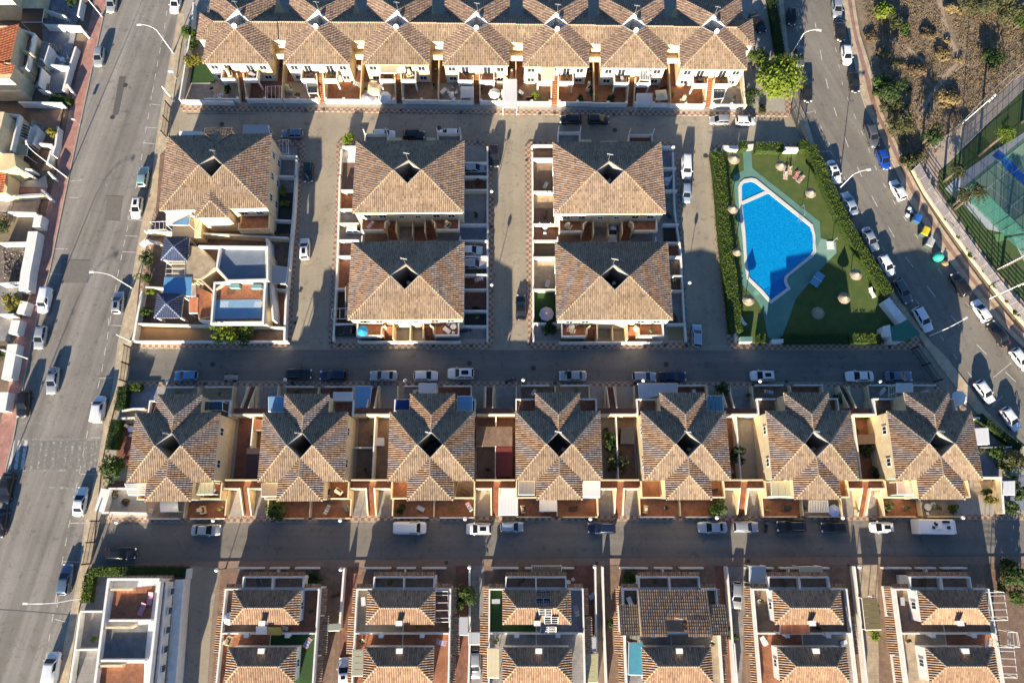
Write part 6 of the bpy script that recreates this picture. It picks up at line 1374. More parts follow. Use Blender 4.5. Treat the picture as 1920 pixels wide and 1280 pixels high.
arm_lamp(1486, 98, 1535, 53, 6.5, 'white street lamp reaching over the curved road from the bright tree'); arm_lamp(1573, 354, 1628, 316, 6.5, 'white street lamp reaching over the curved road from the bright hedge'); arm_lamp(1742, 630, 1811, 597, 6.5, 'white street lamp reaching over the curved road from the pump house')
def globe(px, py, label):
    p = P(px, py, 3.6); t_ = thing('globe_lamp', label, 'street lamp', (p.x, p.y, .12), 0, 'globe lamps along the streets'); mb = MB(); mb.tube([(0, 0, 0), (0, 0, 3.2)], [.06, .045], 6); L('post', mb, M_BLACKM, t_)
    mb = MB(); mb.lathe([(.05, 3.2), (.22, 3.3), (.30, 3.5), (.27, 3.68), (.15, 3.8), (.02, 3.84)], 12); L('globe', mb, M_METALW, t_, smooth=True); mb = MB(); mb.lathe([(.12, 0), (.12, .3), (.07, .4)], 8); L('base', mb, M_BLACKM, t_)
GL = [(922, 359, 'lane beside the upper driveway'), (922, 534, 'lane beside the red driveways'), (1293, 530, 'pool lane in shade'), (313, 713, 'pool street near the avenue gate'), (535, 712, 'pool street by the large black car'), (760, 713, 'pool street by the silver sedan'), (981, 712, 'pool street by the motorcycle'), (1206, 713, 'pool street by the silver hatchback'), (1425, 714, 'pool street below the pool gate'), (1651, 715, 'pool street near the dark slate sedan'),
      (219, 978, 'lowest street at the black gate'), (400, 975, 'lowest street above the silver sedan'), (638, 975, 'lowest street by the second pair of stairs'), (872, 972, 'lowest street above the sunroof car'), (1107, 972, 'lowest street above the roof-rail car'), (1344, 970, 'lowest street in the street-edge tree'), (1580, 970, 'lowest street beside the lilac parasol'), (1805, 970, 'lowest street past the motorhome'),
      (406, 1068, 'corner of the asphalt lane'), (639, 1067, 'thin white wall of the second paired house'), (880, 1063, 'drive before the solar-panel house'), (1115, 1062, 'brick drive past the solar-panel house'), (1611, 1062, 'drive past the laundry house')]
for x, y, s in GL: globe(x, y, 'white globe lamp on a short post: '+s)
# sign and straight poles
def pole(px0, py0, h, label, sign=None, r=.07, m=M_GALV, cat='pole', name='utility_pole'):
    p = P(px0, py0, .12); t_ = thing(name, label, cat, (p.x, p.y, .12)); mb = MB(); mb.tube([(0, 0, 0), (0, 0, h)], [r, r*.8], 7); L('post', mb, m, t_)
    if sign: mb = MB(); mb.box((0, -.08, h-.4), sign[0]); L('sign_panel', mb, sign[1], t_)
    mb = MB(); mb.lathe([(r*1.8, 0), (r*1.8, .12), (r, .16)], 8); L('base', mb, m, t_)
pole(326, 190, 4.5, 'thick pale post at the gate of the top street', None, .15, M_METALW); pole(244, 639, 4.2, 'white straight post beside the tan yard at the avenue', None, .09, M_METALW); pole(331, 148, 2.6, 'road sign seen edge-on at the avenue kerb', ((.9, .04, .6), mat('sign_blue', (.25, .42, .62), .4)), .04, M_GALV, 'road sign', 'road_sign'); pole(150, 235, 2.4, 'slim signpost at the pink kerb by the asphalt patch', ((.6, .04, .6), M_GALV), .035, M_GALV, 'road sign', 'road_sign')
# ================================================================== SMALLER BUILDINGS AND EVERYTHING IN THE YARDS
def canopy(zone, s, z, m, label, slats=6, gap=.03, along=0, frame_m=None, cat='canopy', name='canopy', group=None, base=.14, tilt=0.0, legs=True):
    q = W(zone, s, z); bare = gap > .7; return pergola(name, label, cat, q, z, frame_m or M_METALW, m, slats, along, .93 if bare else gap, legs, group, base, tilt, .055 if bare else .09)
def parasol(px, py, r, m, label, h=2.4, base=.15, sq=False, n=8, name='parasol'):
    p = P(px, py, h); t_ = thing(name, label, 'parasol', (p.x, p.y, base), random.random(), 'fabric parasols'); h -= base; k = 4 if sq else n
    for i in range(k):
        a0, a1 = 6.2832*i/k+.4, 6.2832*(i+1)/k+.4; mb = MB(); am = (a0+a1)/2
        A, B = (r*math.cos(a0), r*math.sin(a0), h-.35), (r*math.cos(a1), r*math.sin(a1), h-.35); C = (0, 0, h+.18); D = (r*.55*math.cos(am), r*.55*math.sin(am), h-.12)
        mb.add([A, B, C, D, (A[0], A[1], A[2]-.14), (B[0], B[1], B[2]-.14)], [(0, 1, 3), (1, 2, 3), (2, 0, 3), (4, 5, 1, 0)]); L('panel', mb, m, t_)
        mb = MB(); mb.tube([(0, 0, h+.1), (A[0], A[1], A[2]-.02)], .012, 4); L('rib', mb, M_GALV, t_)
    mb = MB(); mb.tube([(0, 0, 0), (0, 0, h+.3)], .03, 6); L('pole', mb, M_GALV, t_); mb = MB(); mb.lathe([(.25, 0), (.25, .06), (.05, .1)], 10); L('base', mb, M_CONC, t_)
M_PW = mat('white_fabric', (.62, .62, .64), .9); M_PL = mat('lilac_fabric', (.45, .40, .44), .9); M_PC = mat('cream_fabric', (.62, .53, .36), .9); M_PB = mat('blue_fabric', (.02, .28, .60), .9); M_PP = mat('lavender_fabric', (.35, .42, .68), .9)
parasol(701, 166, 1.7, M_PC, 'cream square parasol, topmost of the three grouped ones', 2.6, sq=True); parasol(689, 182, 1.3, M_PL, 'lilac parasol lowest of the three grouped ones', 2.4); parasol(720, 180, 1.25, M_PW, 'white round parasol beside the lilac one'); parasol(927, 173, 1.1, M_PW, 'white parasol next to the white-roofed drive')
parasol(679, 619, .95, M_PB, 'bright blue parasol on the sunny terrace', 5.1, 2.82); parasol(1025, 587, 1.25, M_PL, 'pale parasol on the artificial turf garden'); parasol(1802, 745, 1.25, M_PW, 'white octagonal parasol by the curved road'); parasol(1566, 957, .95, M_PP, 'lavender parasol at the kerb of the lowest street'); parasol(428, 1160, .9, M_PW, 'white parasol on the orange terrace by the asphalt lane', 5.0, 3.0); parasol(1241, 176, 1.45, M_PC, 'cream gazebo top beside the corrugated car port', 2.6, sq=True, name='gazebo')
# ---- canopies of the star houses
S3 = 5.2
canopy('I', '935,1065 1095,1065 1085,1150 965,1150', S3, M_METALW, 'white slatted pergola on the corner terrace beside the white gravel garden', 6, .4, 1, base=2.8)
canopy('I', '1475,1060 1605,1060 1600,1145 1475,1145', S3, M_GLASSR, 'greenish glass roof over the first star house terrace', 4, .06, 0, base=2.8)
canopy('I', '1200,1190 1330,1190 1335,1275 1205,1275', 2.6, M_SHEETW, 'pale sheet porch in front of the first star house', 3, .01); canopy('I', '1535,452 1668,450 1668,515 1530,515', S3, mat('dark_glass_roof', (.03, .07, .10), .15), 'dark glass canopy on the shaded side of the first star house', 4, .05, base=2.8)
canopy('J', '95,415 215,415 210,528 95,525', S3, M_POLYBLUE, 'blue plastic canopy on the corner of the second star house', 4, .05, base=2.8); canopy('J', '580,382 728,382 722,435 580,435', 2.9, M_SHEETW, 'white awning beside the long blue plastic canopy', 2, .01)
canopy('J', '742,335 868,335 850,495 745,495', 2.5, M_POLYBLUE, 'long blue plastic canopy over the drive by the silver sedan', 7, .04); canopy('J', '42,1062 158,1062 158,1160 42,1160', S3, mat('tan_sheet', (.27, .20, .13), .9, var=.2, scale=5), 'tan reed roof over the second star house terrace', 5, .02, base=2.8)
canopy('J', '1048,435 1150,435 1150,515 1042,515', S3, mat('deep_blue_tarp', (.01, .035, .16), .6), 'deep blue tarpaulin roof on the third star house', 2, .01, base=2.8); canopy('J', '1222,315 1350,315 1350,385 1222,385', 2.7, M_SHEETW, 'white corrugated awning on the street side of the third star house', 5, .03); canopy('J', '1512,410 1622,410 1622,518 1508,518', S3, M_POLYBLUE, 'blue plastic canopy on the far corner of the third star house', 4, .05, base=2.8)
canopy('K', '52,1047 170,1047 168,1148 50,1148', S3, mat('smoked_glass_roof', (.22, .21, .21), .2), 'smoked glass roof on the middle star house terrace', 4, .05, base=2.8); canopy('K', '532,1047 662,1047 660,1162 532,1162', S3, M_SHEETW, 'white corrugated roof on the middle star house terrace', 7, .04, base=2.8); canopy('K', '207,1190 335,1190 335,1272 207,1272', 2.6, M_SHEETW, 'flat white porch sheet before the middle star house', 2, .01)
canopy('', '936,911 970,911 971,965 935,965', 2.5, M_SHEETW, 'white panelled drive cover between the third and middle star houses', 6, .04); canopy('K', '945,315 1240,315 1238,380 955,430', 2.6, mat('grey_sheet', (.40, .44, .50), .5), 'long grey car port roof by the dark blue sedan', 8, .03); canopy('K', '1462,408 1578,408 1584,518 1462,518', S3, mat('blue_glass_roof', (.10, .25, .33), .12), 'blue glass pergola with white frame on the fifth star house', 4, .12, base=2.8)
canopy('L', '22,1050 172,1050 182,1160 27,1160', S3, M_GLASSR, 'greenish glass roof on the sixth star house terrace', 3, .06, base=2.8); canopy('L', '308,1192 448,1192 455,1278 305,1278', 2.6, M_METALW, 'striped white pergola in front of the sixth star house', 12, .4); canopy('L', '962,315 1083,315 1088,382 962,382', 3.2, M_SHEETW, 'white awning on the shaded side of the last star house', 4, .03)
canopy('L', '905,332 958,330 962,425 905,428', 2.9, M_METALW, 'white ladder-like frame beside the last star house awning', 4, .72, 0); canopy('L', '967,1052 1103,1052 1108,1148 970,1148', S3, mat('striped_awning', (.62, .45, .42), .8), 'pink and white striped awning on the last star house', 11, .4, 1, base=2.8); canopy('L', '1552,652 1650,648 1660,768 1560,775', 2.3, M_SHEETW, 'crumpled white sheet roof beside the last star house', 3, .02); canopy('L', '848,1092 938,1092 942,1158 848,1155', 2.4, M_GLASSR, 'pale glass drive roof beside the last star house stairs', 3, .06)
# ---- roofs and sheds between the star houses
flat_box('shed', 'J', '1655,640 1920,640 1920,782 1652,782', .15, 2.5, M_CREAM, 'shed with rust-stained flat roof between the third and middle star houses', 'shed', None, mat('rusty_roof', (.10, .065, .05), .9, rgb2=(.26, .17, .12), scale=1.2, detail=8)); flat_box('shed', 'J', '1800,792 1920,792 1920,1010 1798,1010', .15, 2.3, M_CREAM, 'oxblood red sheet roof beside the middle star house', 'shed', None, M_REDBROWN)
flat_box('shed', '', '463,840 489,840 486,897 461,897', .15, 2.4, M_CREAM, 'dark plum flat roof between the first two star houses', 'shed', None, mat('plum_roof', (.045, .025, .03), .7)); flat_box('shed', '', '474,786 490,786 490,806 473,806', .15, 2.2, M_CREAM, 'tiny bright terracotta roof between the first two star houses', 'shed', None, M_TERRA); flat_box('gazebo', 'K', '822,642 920,642 915,765 815,765', .15, 2.4, M_BLACKM, 'black square gazebo between two star houses with shrubs', 'gazebo', None, mat('black_canvas', (.025, .022, .022), .8))
flat_box('washing_machine', 'J', '892,722 958,722 958,780 892,780', .15, 1.0, M_METALW, 'white appliance in the narrow patio by the third star house', 'appliance'); flat_box('hot_tub_shed', 'L', '675,700 800,695 805,765 680,770', .15, 2.2, M_BROWNWOOD, 'wooden shed with plank roof beside the tall cream wall', 'shed', None, M_BROWNWOOD)
# ---- joined terrace
canopy('B', '932,497 1055,497 1055,552 936,550', 5.1, M_CANVAS, 'cream striped awning over the balcony behind the grouped parasols', 12, .1, 1, legs=False, base=2.8); canopy('C', '217,520 320,520 315,603 222,603', 5.0, M_CANVAS, 'long striped cream awning over a balcony near the round shrub', 12, .1, 1, legs=False, base=2.8, tilt=.5); canopy('C', '962,527 1030,527 1034,605 956,600', 5.0, M_METALW, 'white slatted pergola on the balcony by the cream gazebo', 6, .5, 0, base=2.8)
canopy('', '944,149 969,149 969,202 943,202', 2.6, M_SHEETW, 'white roof sheets covering the drive by the white parasol', 6, .03); canopy('B', '1537,650 1630,650 1630,733 1537,733', 2.4, M_CORR, 'corrugated porch under the balcony beside the dark stairs', 10, .06, 1); canopy('B', '72,650 190,645 190,748 72,748', 2.5, M_METALW, 'bare white metal frame in the yard of the first terrace house', 4, .85, 0); canopy('B', '378,632 456,632 462,700 392,702', 2.5, M_GLASS, 'white framed glass canopy beside the sand-tiled stairs', 3, .08)
canopy('C', '937,702 1050,702 1050,782 937,782', 2.4, M_CORR, 'grey-blue corrugated car port next to the cream gazebo', 9, .05, 1); canopy('C', '1512,682 1600,682 1585,738 1512,745', 2.5, M_GLASS, 'glass canopy beside the last terrace house stairs', 3, .1)
sheet_px('artificial_lawn', '362,118 398,116 404,155 356,156', .16, M_TURF); sheet_px('garden_floor', '344,160 404,160 432,188 342,188', .158, M_SANDFLOOR)
bwall('A', '1345,745 1440,180 1450,20', .2, 1.5, M_WHITE, 'white wall between the avenue shrubs and the first terrace house', 'garden walls on the avenue'); bwall('', '341,188 437,191', .25, 1.2, M_WHITE, 'white wall in front of the sand coloured corner yard', 'garden walls on the avenue')
bwall('C', '1730,545 1752,800', .22, 1.8, M_CREAM, 'cream wall between the last terrace house and the bright tree', 'garden walls on the avenue')
# ---- gabled corner house extras
canopy('', '457,235 503,235 506,254 456,254', 3.2, M_CORR, 'pale corrugated roof behind the gabled corner house', 8, .06, 1); canopy('E', '1247,305 1437,305 1420,408 1247,408', 5.2, M_SHEETW, 'white sheet roof with a blue glass corner on the gabled house', 6, .02, base=2.8); canopy('E', '1292,408 1415,345 1418,352 1410,412', 5.32, M_POLYBLUE, 'blue triangular glass pane set in the white sheet roof', 1, .02, legs=False, base=2.8); canopy('E', '1122,385 1245,380 1245,440 1115,445', 2.9, M_METALW, 'white rail frame beside the gabled house porch', 4, .8, 0)
flat_box('balcony', '', '336,246 378,246 378,254 336,254', .15, 3.6, M_WHITE, 'white balcony wall at the shaded back of the gabled house', 'balcony', None, M_WHITE)
# ---- house with blue kiosks
t = thing('flat_roofed_house', 'flat-roofed house with blue-grey upper roof and sunny orange terrace below it', 'house', tuple(P(450, 540)))
def hp(s, z0, z1, m, nm='wall', rm=None, zone=''):
    mb = MB(); q = W(zone, s, z1); mb.prism(q, z0, z1); put(nm, mb, m, t)
    if rm: mb = MB(); c = sum(q, Vector())/len(q); mb.prism([(c.x+(v.x-c.x)*.96, c.y+(v.y-c.y)*.96) for v in q], z1+.002, z1+.03); put('roof_floor', mb, rm, t)
def hw(s, z0, z1, m, th=.25, closed=False, zone='', nm='parapet'):
    mb = MB(); mb.strip(W(zone, s, z1), th, z0, z1, closed); put(nm, mb, m, t)
hp('414,467 499,467 499,522 428,524 408,502', .1, 5.8, M_CREAM, 'upper_block', M_BLUEFLOOR); hw('412,462 501,463 501,524 427,526 406,502', 5.78, 6.6, M_WHITE, .3, True)
hp('404,531 496,528 492,602 398,603', .1, 5.2, M_CREAM, 'lower_block', M_TERRA); sheet = MB(); sheet.prism(W('', '405,562 490,561 489,597 401,598', 5.26), 5.235, 5.26); put('blue_floor', sheet, mat('sky_blue_floor', (.20, .33, .46), .6, var=.06, scale=1), t); hw('402,530 497,527 493,606 396,606', 5.2, 6.0, M_WHITE, .3, True)
hw('377,525 402,502 425,525 400,547', 2.9, 5.9, M_CREAM, .25, True, nm='light_well_wall'); hp('378,525 402,503 424,525 400,546', .1, 2.9, M_CONC, 'light_well_floor')
hp('322,458 375,462 410,500 376,524 322,524', .1, 2.9, M_CREAM, 'terrace_base', M_SANDFLOOR); hp('366,536 397,550 395,594 372,598', .1, 2.9, M_CREAM, 'terrace_base', M_TERRA); hw('372,461 412,462', 2.9, 3.9, M_WHITE); hw('373,600 400,602 500,606', .1, 3.3, M_WHITE)
for (x, y, w_, h_) in ((430, 532, 18, 7), (470, 533, 20, 7)): hp(f'{x},{y} {x+w_},{y} {x+w_},{y+h_} {x},{y+h_}', 5.26, 6.1, mat('seafoam_sheet', (.16, .30, .30), .6), 'roof_bench')
for x in (415, 478): sh = MB(); [sh.box(tuple(P(x+i*2.4, 570, 5.9)), (.08, .9, .08), R(-8)) for i in range(6)]; o_ = put('lattice', sh, M_METALW, t); o_['kind'] = 'stuff'
def kiosk(s, apex, ze, za, label):
    q = W('', s, ze); a = P(*apex, za); t_ = thing('tiled_kiosk', label, 'kiosk', (a.x, a.y, .15), 0, 'blue tiled kiosks')
    c = [v-Vector((a.x, a.y, .15)) for v in q]; ap = Vector((0, 0, za-.15))
    for i in range(4):
        A, B = c[i], c[(i+1) % 4]; m_ = (A+B)/2
        o = link('roof_tiles', tiles_mesh('roof_tiles', [([tuple(A), tuple(B), tuple(ap)], (m_.x, m_.y))], M_ROOFB, .30, .5), t_); o['kind'] = 'stuff'
        k = MB(); cap_line(k, tuple(A), tuple(ap)); o = link('ridge_cap', k.mesh('ridge_cap', mat('blue_grey_cap', (.20, .24, .33), .5)), t_); o['kind'] = 'stuff'
        k = MB(); k.box((A.x*.88, A.y*.88, (ze-.2)/2), (.3, .3, ze-.3)); L('pillar', k, M_WHITE, t_)
        k = MB(); k.tube([A*.93-Vector((0, 0, .12)), B*.93-Vector((0, 0, .12))], .1, 4); L('beam', k, M_WHITE, t_)
kiosk('310,444 355,444 351,490 302,487', (325, 462), 3.2, 4.7, 'blue tiled pyramid kiosk nearer the gabled house'); kiosk('296,550 345,551 339,596 289,596', (311, 569), 3.2, 4.7, 'blue tiled pyramid kiosk beside the sky-blue canopy')
canopy('', '309,520 360,520 358,556 306,550', 3.0, mat('sky_canopy', (.10, .27, .48), .4), 'sky-blue flat canopy between the two blue kiosks', 3, .01); canopy('', '313,490 347,490 347,518 310,518', 3.0, M_METALW, 'white metal frame above the blue canopy', 3, .85, 1); canopy('', '359,532 367,532 367,556 358,556', 3.0, M_METALW, 'small white ladder frame beside the blue canopy', 4, .7, 0); canopy('', '355,559 371,558 370,587 355,587', 3.0, M_ROOFR, 'small red roof beside the lower blue kiosk', 5, .05)
canopy('F', '95,705 238,728 222,852 90,840', 2.9, M_CORR, 'grey corrugated canopy beside the white walls of the flat-roofed house', 12, .05, 1)
bwall('', '262,458 272,450 300,455', .25, 1.4, M_WHITE, 'curled white wall end by the upper blue kiosk', 'garden walls on the avenue'); bwall('', '266,546 258,590 250,637', .3, 1.6, M_WHITE, 'white wall of the flat-roofed house along the avenue', 'garden walls on the avenue'); bwall('', '272,538 308,540', .2, 1.5, M_WHITE, 'white divider between shrubs by the sky-blue canopy', 'garden walls on the avenue'); bwall('', '250,640 540,640', .25, 1.2, M_WHITE, 'long white wall along the pool street below the flat-roofed house', 'garden walls on the avenue')
bwall('', '270,433 420,440 540,446', .25, 2.0, M_CREAM, 'cream wall between the gabled house and the flat-roofed house', 'garden walls on the avenue'); bwall('', '556,300 550,400 541,500 536,560 533,637', .3, 1.5, M_WHITE, 'white wall along the checked pavement of the first lane', 'garden walls on the avenue'); bwall('', '258,607 400,611', .25, 1.5, M_CREAM, 'cream wall above the tan yard', 'garden walls on the avenue')
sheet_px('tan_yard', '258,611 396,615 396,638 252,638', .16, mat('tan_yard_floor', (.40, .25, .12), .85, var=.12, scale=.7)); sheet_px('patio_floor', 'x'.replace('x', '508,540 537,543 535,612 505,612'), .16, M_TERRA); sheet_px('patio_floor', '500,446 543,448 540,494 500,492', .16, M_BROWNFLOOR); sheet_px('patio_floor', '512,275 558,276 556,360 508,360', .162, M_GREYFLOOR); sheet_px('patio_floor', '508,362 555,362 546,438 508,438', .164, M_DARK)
for s, lab in (('512,292 557,293', 'first'), ('510,330 556,331', 'second'), ('508,412 548,414', 'third')): bwall('', s, .2, 1.5, M_WHITE, f'{lab} white cross wall from the top street beside the gabled house', 'cross walls of the corner yard')
bwall('', '500,447 512,600', .3, 3.4, M_WHITE, 'tall white wall on the lane side of the flat-roofed house', 'garden walls on the avenue'); bwall('', '507,541 537,544', .2, 1.6, M_CREAM, 'cream wall above the orange side patio', 'cross walls of the corner yard'); bwall('', '505,613 535,614', .2, 1.6, M_WHITE, 'white wall below the orange side patio', 'cross walls of the corner yard')
canopy('B', '135,1060 240,1045 245,1150 135,1165', 2.6, M_METALW, 'bare white wire frame in the corner yard by the blue car', 4, .9, 0)
# ---- strips beside the broad hipped houses
def strip(zone, x0, x1, rows, hwall, side, gname, outer):
    """rows: (y, floor material below this wall). Cross walls every row, floors between"""
    for i, (y, m, wm, lab) in enumerate(rows):
        y2 = rows[i+1][0] if i+1 < len(rows) else None
        if wm: bwall(zone, f'{x0(y)},{y} {x1(y)},{y}', .22, hwall, wm, lab, gname)
        if y2 and m: sheet_px('side_yard', f'{x0(y)},{y} {x1(y)},{y} {x1(y2)},{y2} {x0(y2)},{y2}', .165, m, zone)
FE0 = lambda y: 1520; FE1 = lambda y: 1735
BT = tiled_floor('blue_grey_floor_and_shade', (.20, .22, .26), .45, .12)  # real blue-grey tiles; at the curved-road end the tone stands for shade
gE = 'cross walls on the driveway side of the hipped houses'
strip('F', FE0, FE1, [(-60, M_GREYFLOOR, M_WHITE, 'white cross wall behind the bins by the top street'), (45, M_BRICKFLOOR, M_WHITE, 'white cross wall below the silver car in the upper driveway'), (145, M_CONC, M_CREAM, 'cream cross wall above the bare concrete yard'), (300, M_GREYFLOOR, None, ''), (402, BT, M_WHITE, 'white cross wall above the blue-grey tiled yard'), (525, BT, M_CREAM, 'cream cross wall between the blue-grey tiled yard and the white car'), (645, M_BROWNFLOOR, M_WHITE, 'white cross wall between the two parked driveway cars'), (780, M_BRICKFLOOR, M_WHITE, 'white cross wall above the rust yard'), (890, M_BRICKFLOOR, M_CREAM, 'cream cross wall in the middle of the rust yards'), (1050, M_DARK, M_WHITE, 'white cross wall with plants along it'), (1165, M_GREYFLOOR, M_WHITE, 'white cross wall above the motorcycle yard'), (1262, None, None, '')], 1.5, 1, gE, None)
bwall('', '914,275 914,640', .25, 1.1, M_WHITE, 'long low white wall of the driveways along the second lane', gE)
gW = 'cross walls on the first-lane side of the hipped houses'
FW0 = lambda y: 642-y*.04; FW1 = lambda y: 770
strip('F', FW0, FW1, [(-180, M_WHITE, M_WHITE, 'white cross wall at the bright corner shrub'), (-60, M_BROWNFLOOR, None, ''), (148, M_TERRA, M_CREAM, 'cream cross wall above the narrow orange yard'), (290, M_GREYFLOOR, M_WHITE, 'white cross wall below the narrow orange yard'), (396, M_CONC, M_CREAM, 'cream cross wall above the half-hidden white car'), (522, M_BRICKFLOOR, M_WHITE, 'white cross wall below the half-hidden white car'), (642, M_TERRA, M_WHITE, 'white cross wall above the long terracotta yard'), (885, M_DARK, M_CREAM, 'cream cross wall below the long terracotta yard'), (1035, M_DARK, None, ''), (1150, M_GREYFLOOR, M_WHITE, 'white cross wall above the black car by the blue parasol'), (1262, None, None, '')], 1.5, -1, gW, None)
bwall('', '637,330 633,480 630,545 625,640', .25, 1.1, M_WHITE, 'low white wall of the narrow yards along the first lane', gW); bwall('', '640,280 638,325', .22, 1.2, M_CREAM, 'cream wall corner at the bright shrub', gW)
canopy('F', '672,870 705,868 705,1030 672,1030', 2.8, M_BROWNWOOD, 'narrow straw roof in the shaded yard by the first lane', 8, .1, 0); canopy('F', '570,1035 690,1030 690,1110 568,1110', 2.6, M_METALW, 'thin white frame above the black car', 3, .9, 0)
gR = 'cross walls of the garden strip by the second lane'
GW0 = lambda y: 155; GW1 = lambda y: 352
strip('G', GW0, GW1, [(-190, M_BROWNFLOOR, M_CREAM, 'cream cross wall nearest the top street in the garden strip'), (-90, M_BROWNFLOOR, M_WHITE, 'white cross wall with a pale block in the garden strip'), (158, M_SANDFLOOR, M_CREAM, 'cream cross wall above the yellowish floor'), (280, M_BROWNFLOOR, None, ''), (402, M_BRICKFLOOR, M_WHITE, 'white cross wall above the flower pot yard'), (525, mat('dark_gravel', (.09, .075, .06)), M_CREAM, 'broad cream cross wall above the dark gravel'), (650, M_SANDFLOOR, M_WHITE, 'white cross wall below the dark gravel'), (892, M_TURF, M_WHITE, 'white cross wall at the top of the turf garden'), (1145, M_GREYFLOOR, M_WHITE, 'white cross wall at the foot of the turf garden'), (1275, None, None, '')], 1.4, -1, gR, None)
bwall('', '998,285 999,400 1000,640', .25, 1.0, M_WHITE, 'long low white wall of the garden strip along the second lane', gR); bwall('', '996,275 1036,273', .25, 1.0, M_CREAM, 'cream wall round the corner by the second lane', gR)
gP = 'cross walls of the yards along the pool lane'
GE0 = lambda y: 1110+y*.05; GE1 = lambda y: 1232+y*.055
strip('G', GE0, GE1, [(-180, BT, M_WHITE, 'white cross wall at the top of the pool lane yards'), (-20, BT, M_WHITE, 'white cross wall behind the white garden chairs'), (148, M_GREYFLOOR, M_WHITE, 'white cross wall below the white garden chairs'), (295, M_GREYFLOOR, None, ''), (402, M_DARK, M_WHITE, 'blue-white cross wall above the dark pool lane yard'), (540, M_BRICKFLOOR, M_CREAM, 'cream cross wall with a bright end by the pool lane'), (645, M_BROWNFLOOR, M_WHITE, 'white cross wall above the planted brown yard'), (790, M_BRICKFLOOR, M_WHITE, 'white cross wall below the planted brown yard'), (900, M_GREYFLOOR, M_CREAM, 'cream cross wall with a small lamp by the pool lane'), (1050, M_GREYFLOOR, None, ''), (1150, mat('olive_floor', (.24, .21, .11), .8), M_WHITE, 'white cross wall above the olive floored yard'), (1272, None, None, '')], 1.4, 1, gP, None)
bwall('', '1262,285 1265,395 1276,470 1283,600 1287,640', .25, 1.0, M_WHITE, 'low white wall of the yards along the pool lane', gP)
# white framed balconies on the shaded backs of the hipped houses
for zone, s, lb in (('B', '818,1005 985,1005 985,1050 818,1050', 'white framed back balcony behind the first white car'), ('B', '1362,1000 1533,1000 1533,1050 1362,1050', 'white framed back balcony behind the second white car'), ('C', '348,992 510,992 510,1060 348,1060', 'white framed back balcony of the hipped house with car port'), ('C', '878,1010 1053,1010 1053,1060 878,1060', 'white framed back balcony nearest the pool lane')):
    q = W(zone, s, 3.7); c = sum(q, Vector())/4; tt = thing('balcony', lb, 'balcony', (c.x, c.y, 0), 0, 'white framed back balconies'); a = [v-c for v in q]
    mb = MB(); mb.prism([(v.x, v.y) for v in a], .12, 2.75); L('base', mb, M_CREAM, tt); mb = MB(); mb.prism([(v.x*.92, v.y*.92) for v in a], 2.752, 2.79); L('floor', mb, M_BRICKFLOOR if 'pool' in lb else M_GREYFLOOR, tt)
    mb = MB(); mb.strip([(v.x, v.y) for v in (a[3], a[0], a[1], a[2])], .18, 2.753, 3.7); L('parapet', mb, M_WHITE, tt); mb = MB(); mb.tube([a[0]+Vector((0, .0, 1.9)), a[1]+Vector((0, .0, 1.9))], .08, 4); L('top_rail', mb, M_WHITE, tt)
    for v in (a[0], a[1]): mb = MB(); mb.box((v.x, v.y, 4.6), (.16, .16, 1.9)); L('corner_post', mb, M_WHITE, tt)
for i, (zone, s) in enumerate((('B', '1002,1032 1090,1032 1090,1052 1002,1052'), ('B', '1280,1032 1345,1032 1345,1052 1280,1052'), ('C', '518,1047 595,1047 595,1062 518,1062'), ('C', '668,1057 785,1057 785,1064 668,1064'))):
    flat_box('back_porch', zone, s, .12, 3.0, M_CREAM, ['cream porch block between the white and black cars', 'cream porch block beside the black car and second white car', 'cream porch block next to the white framed balcony with a rail', 'long thin cream porch block behind the car port house'][i], 'porch', 'cream back porches')
# ---- low street extras
canopy('O', '877,977 980,977 978,1218 872,1215', 5.0, M_TEALC, 'long teal canvas awning on a roof terrace', 5, .02, 0, base=3.0); canopy('N', '1738,1018 1823,1020 1823,1240 1738,1238', 5.0, M_CANVAS, 'long cream canvas over the terrace of the solar-panel house', 3, .02, 0, base=3.0); canopy('N', '1345,592 1440,592 1445,820 1342,822', 5.0, M_METALW, 'white pergola frame on the orange roof terrace', 4, .85, 1, base=3.0); canopy('N', '725,1030 800,1030 800,1225 720,1225', 5.0, M_GLASSR, 'glass roof on a terrace beside the tile ledge', 4, .08, 1, base=3.0)
canopy('O', '548,1072 645,1055 642,1275 540,1275', 2.6, mat('pale_green_glass', (.42, .40, .22), .3), 'stepped pale green drive roof by the solar-panel house', 5, .05, 1); canopy('Q', '92,832 310,832 310,912 90,910', 5.2, M_ROOFR, 'small terracotta lean-to roof on the laundry house', 14, .08, 0, base=3.0); canopy('Q', '232,407 400,405 412,462 240,465', 2.8, M_CANVAS, 'pale cream awning on the street side of the laundry house', 8, .04, 0); canopy('Q', '703,642 815,640 850,878 730,880', 2.7, mat('amber_glass', (.17, .14, .07), .2), 'amber glass drive roof beside the last paired house', 5, .05, 1)
canopy('O', '152,402 370,402 370,468 150,468', 2.7, mat('tan_corrugated', (.28, .20, .11), .8), 'tan corrugated awning in front of the solar-panel house', 14, .08, 0); canopy('O', '1780,402 1900,402 1905,528 1780,530', 2.5, M_CORR, 'blue-grey corrugated canopy over the drive of the laundry house', 10, .06, 1); canopy('Q', '1655,600 1770,598 1800,808 1660,810', 5.2, M_METALW, 'white trellis along the terrace of the last paired house', 4, .82, 1, base=3.0); canopy('Q', '1720,1010 1845,1015 1870,1240 1730,1235', 5.0, M_METALW, 'second white trellis lower on the last paired house', 4, .82, 1, base=3.0)
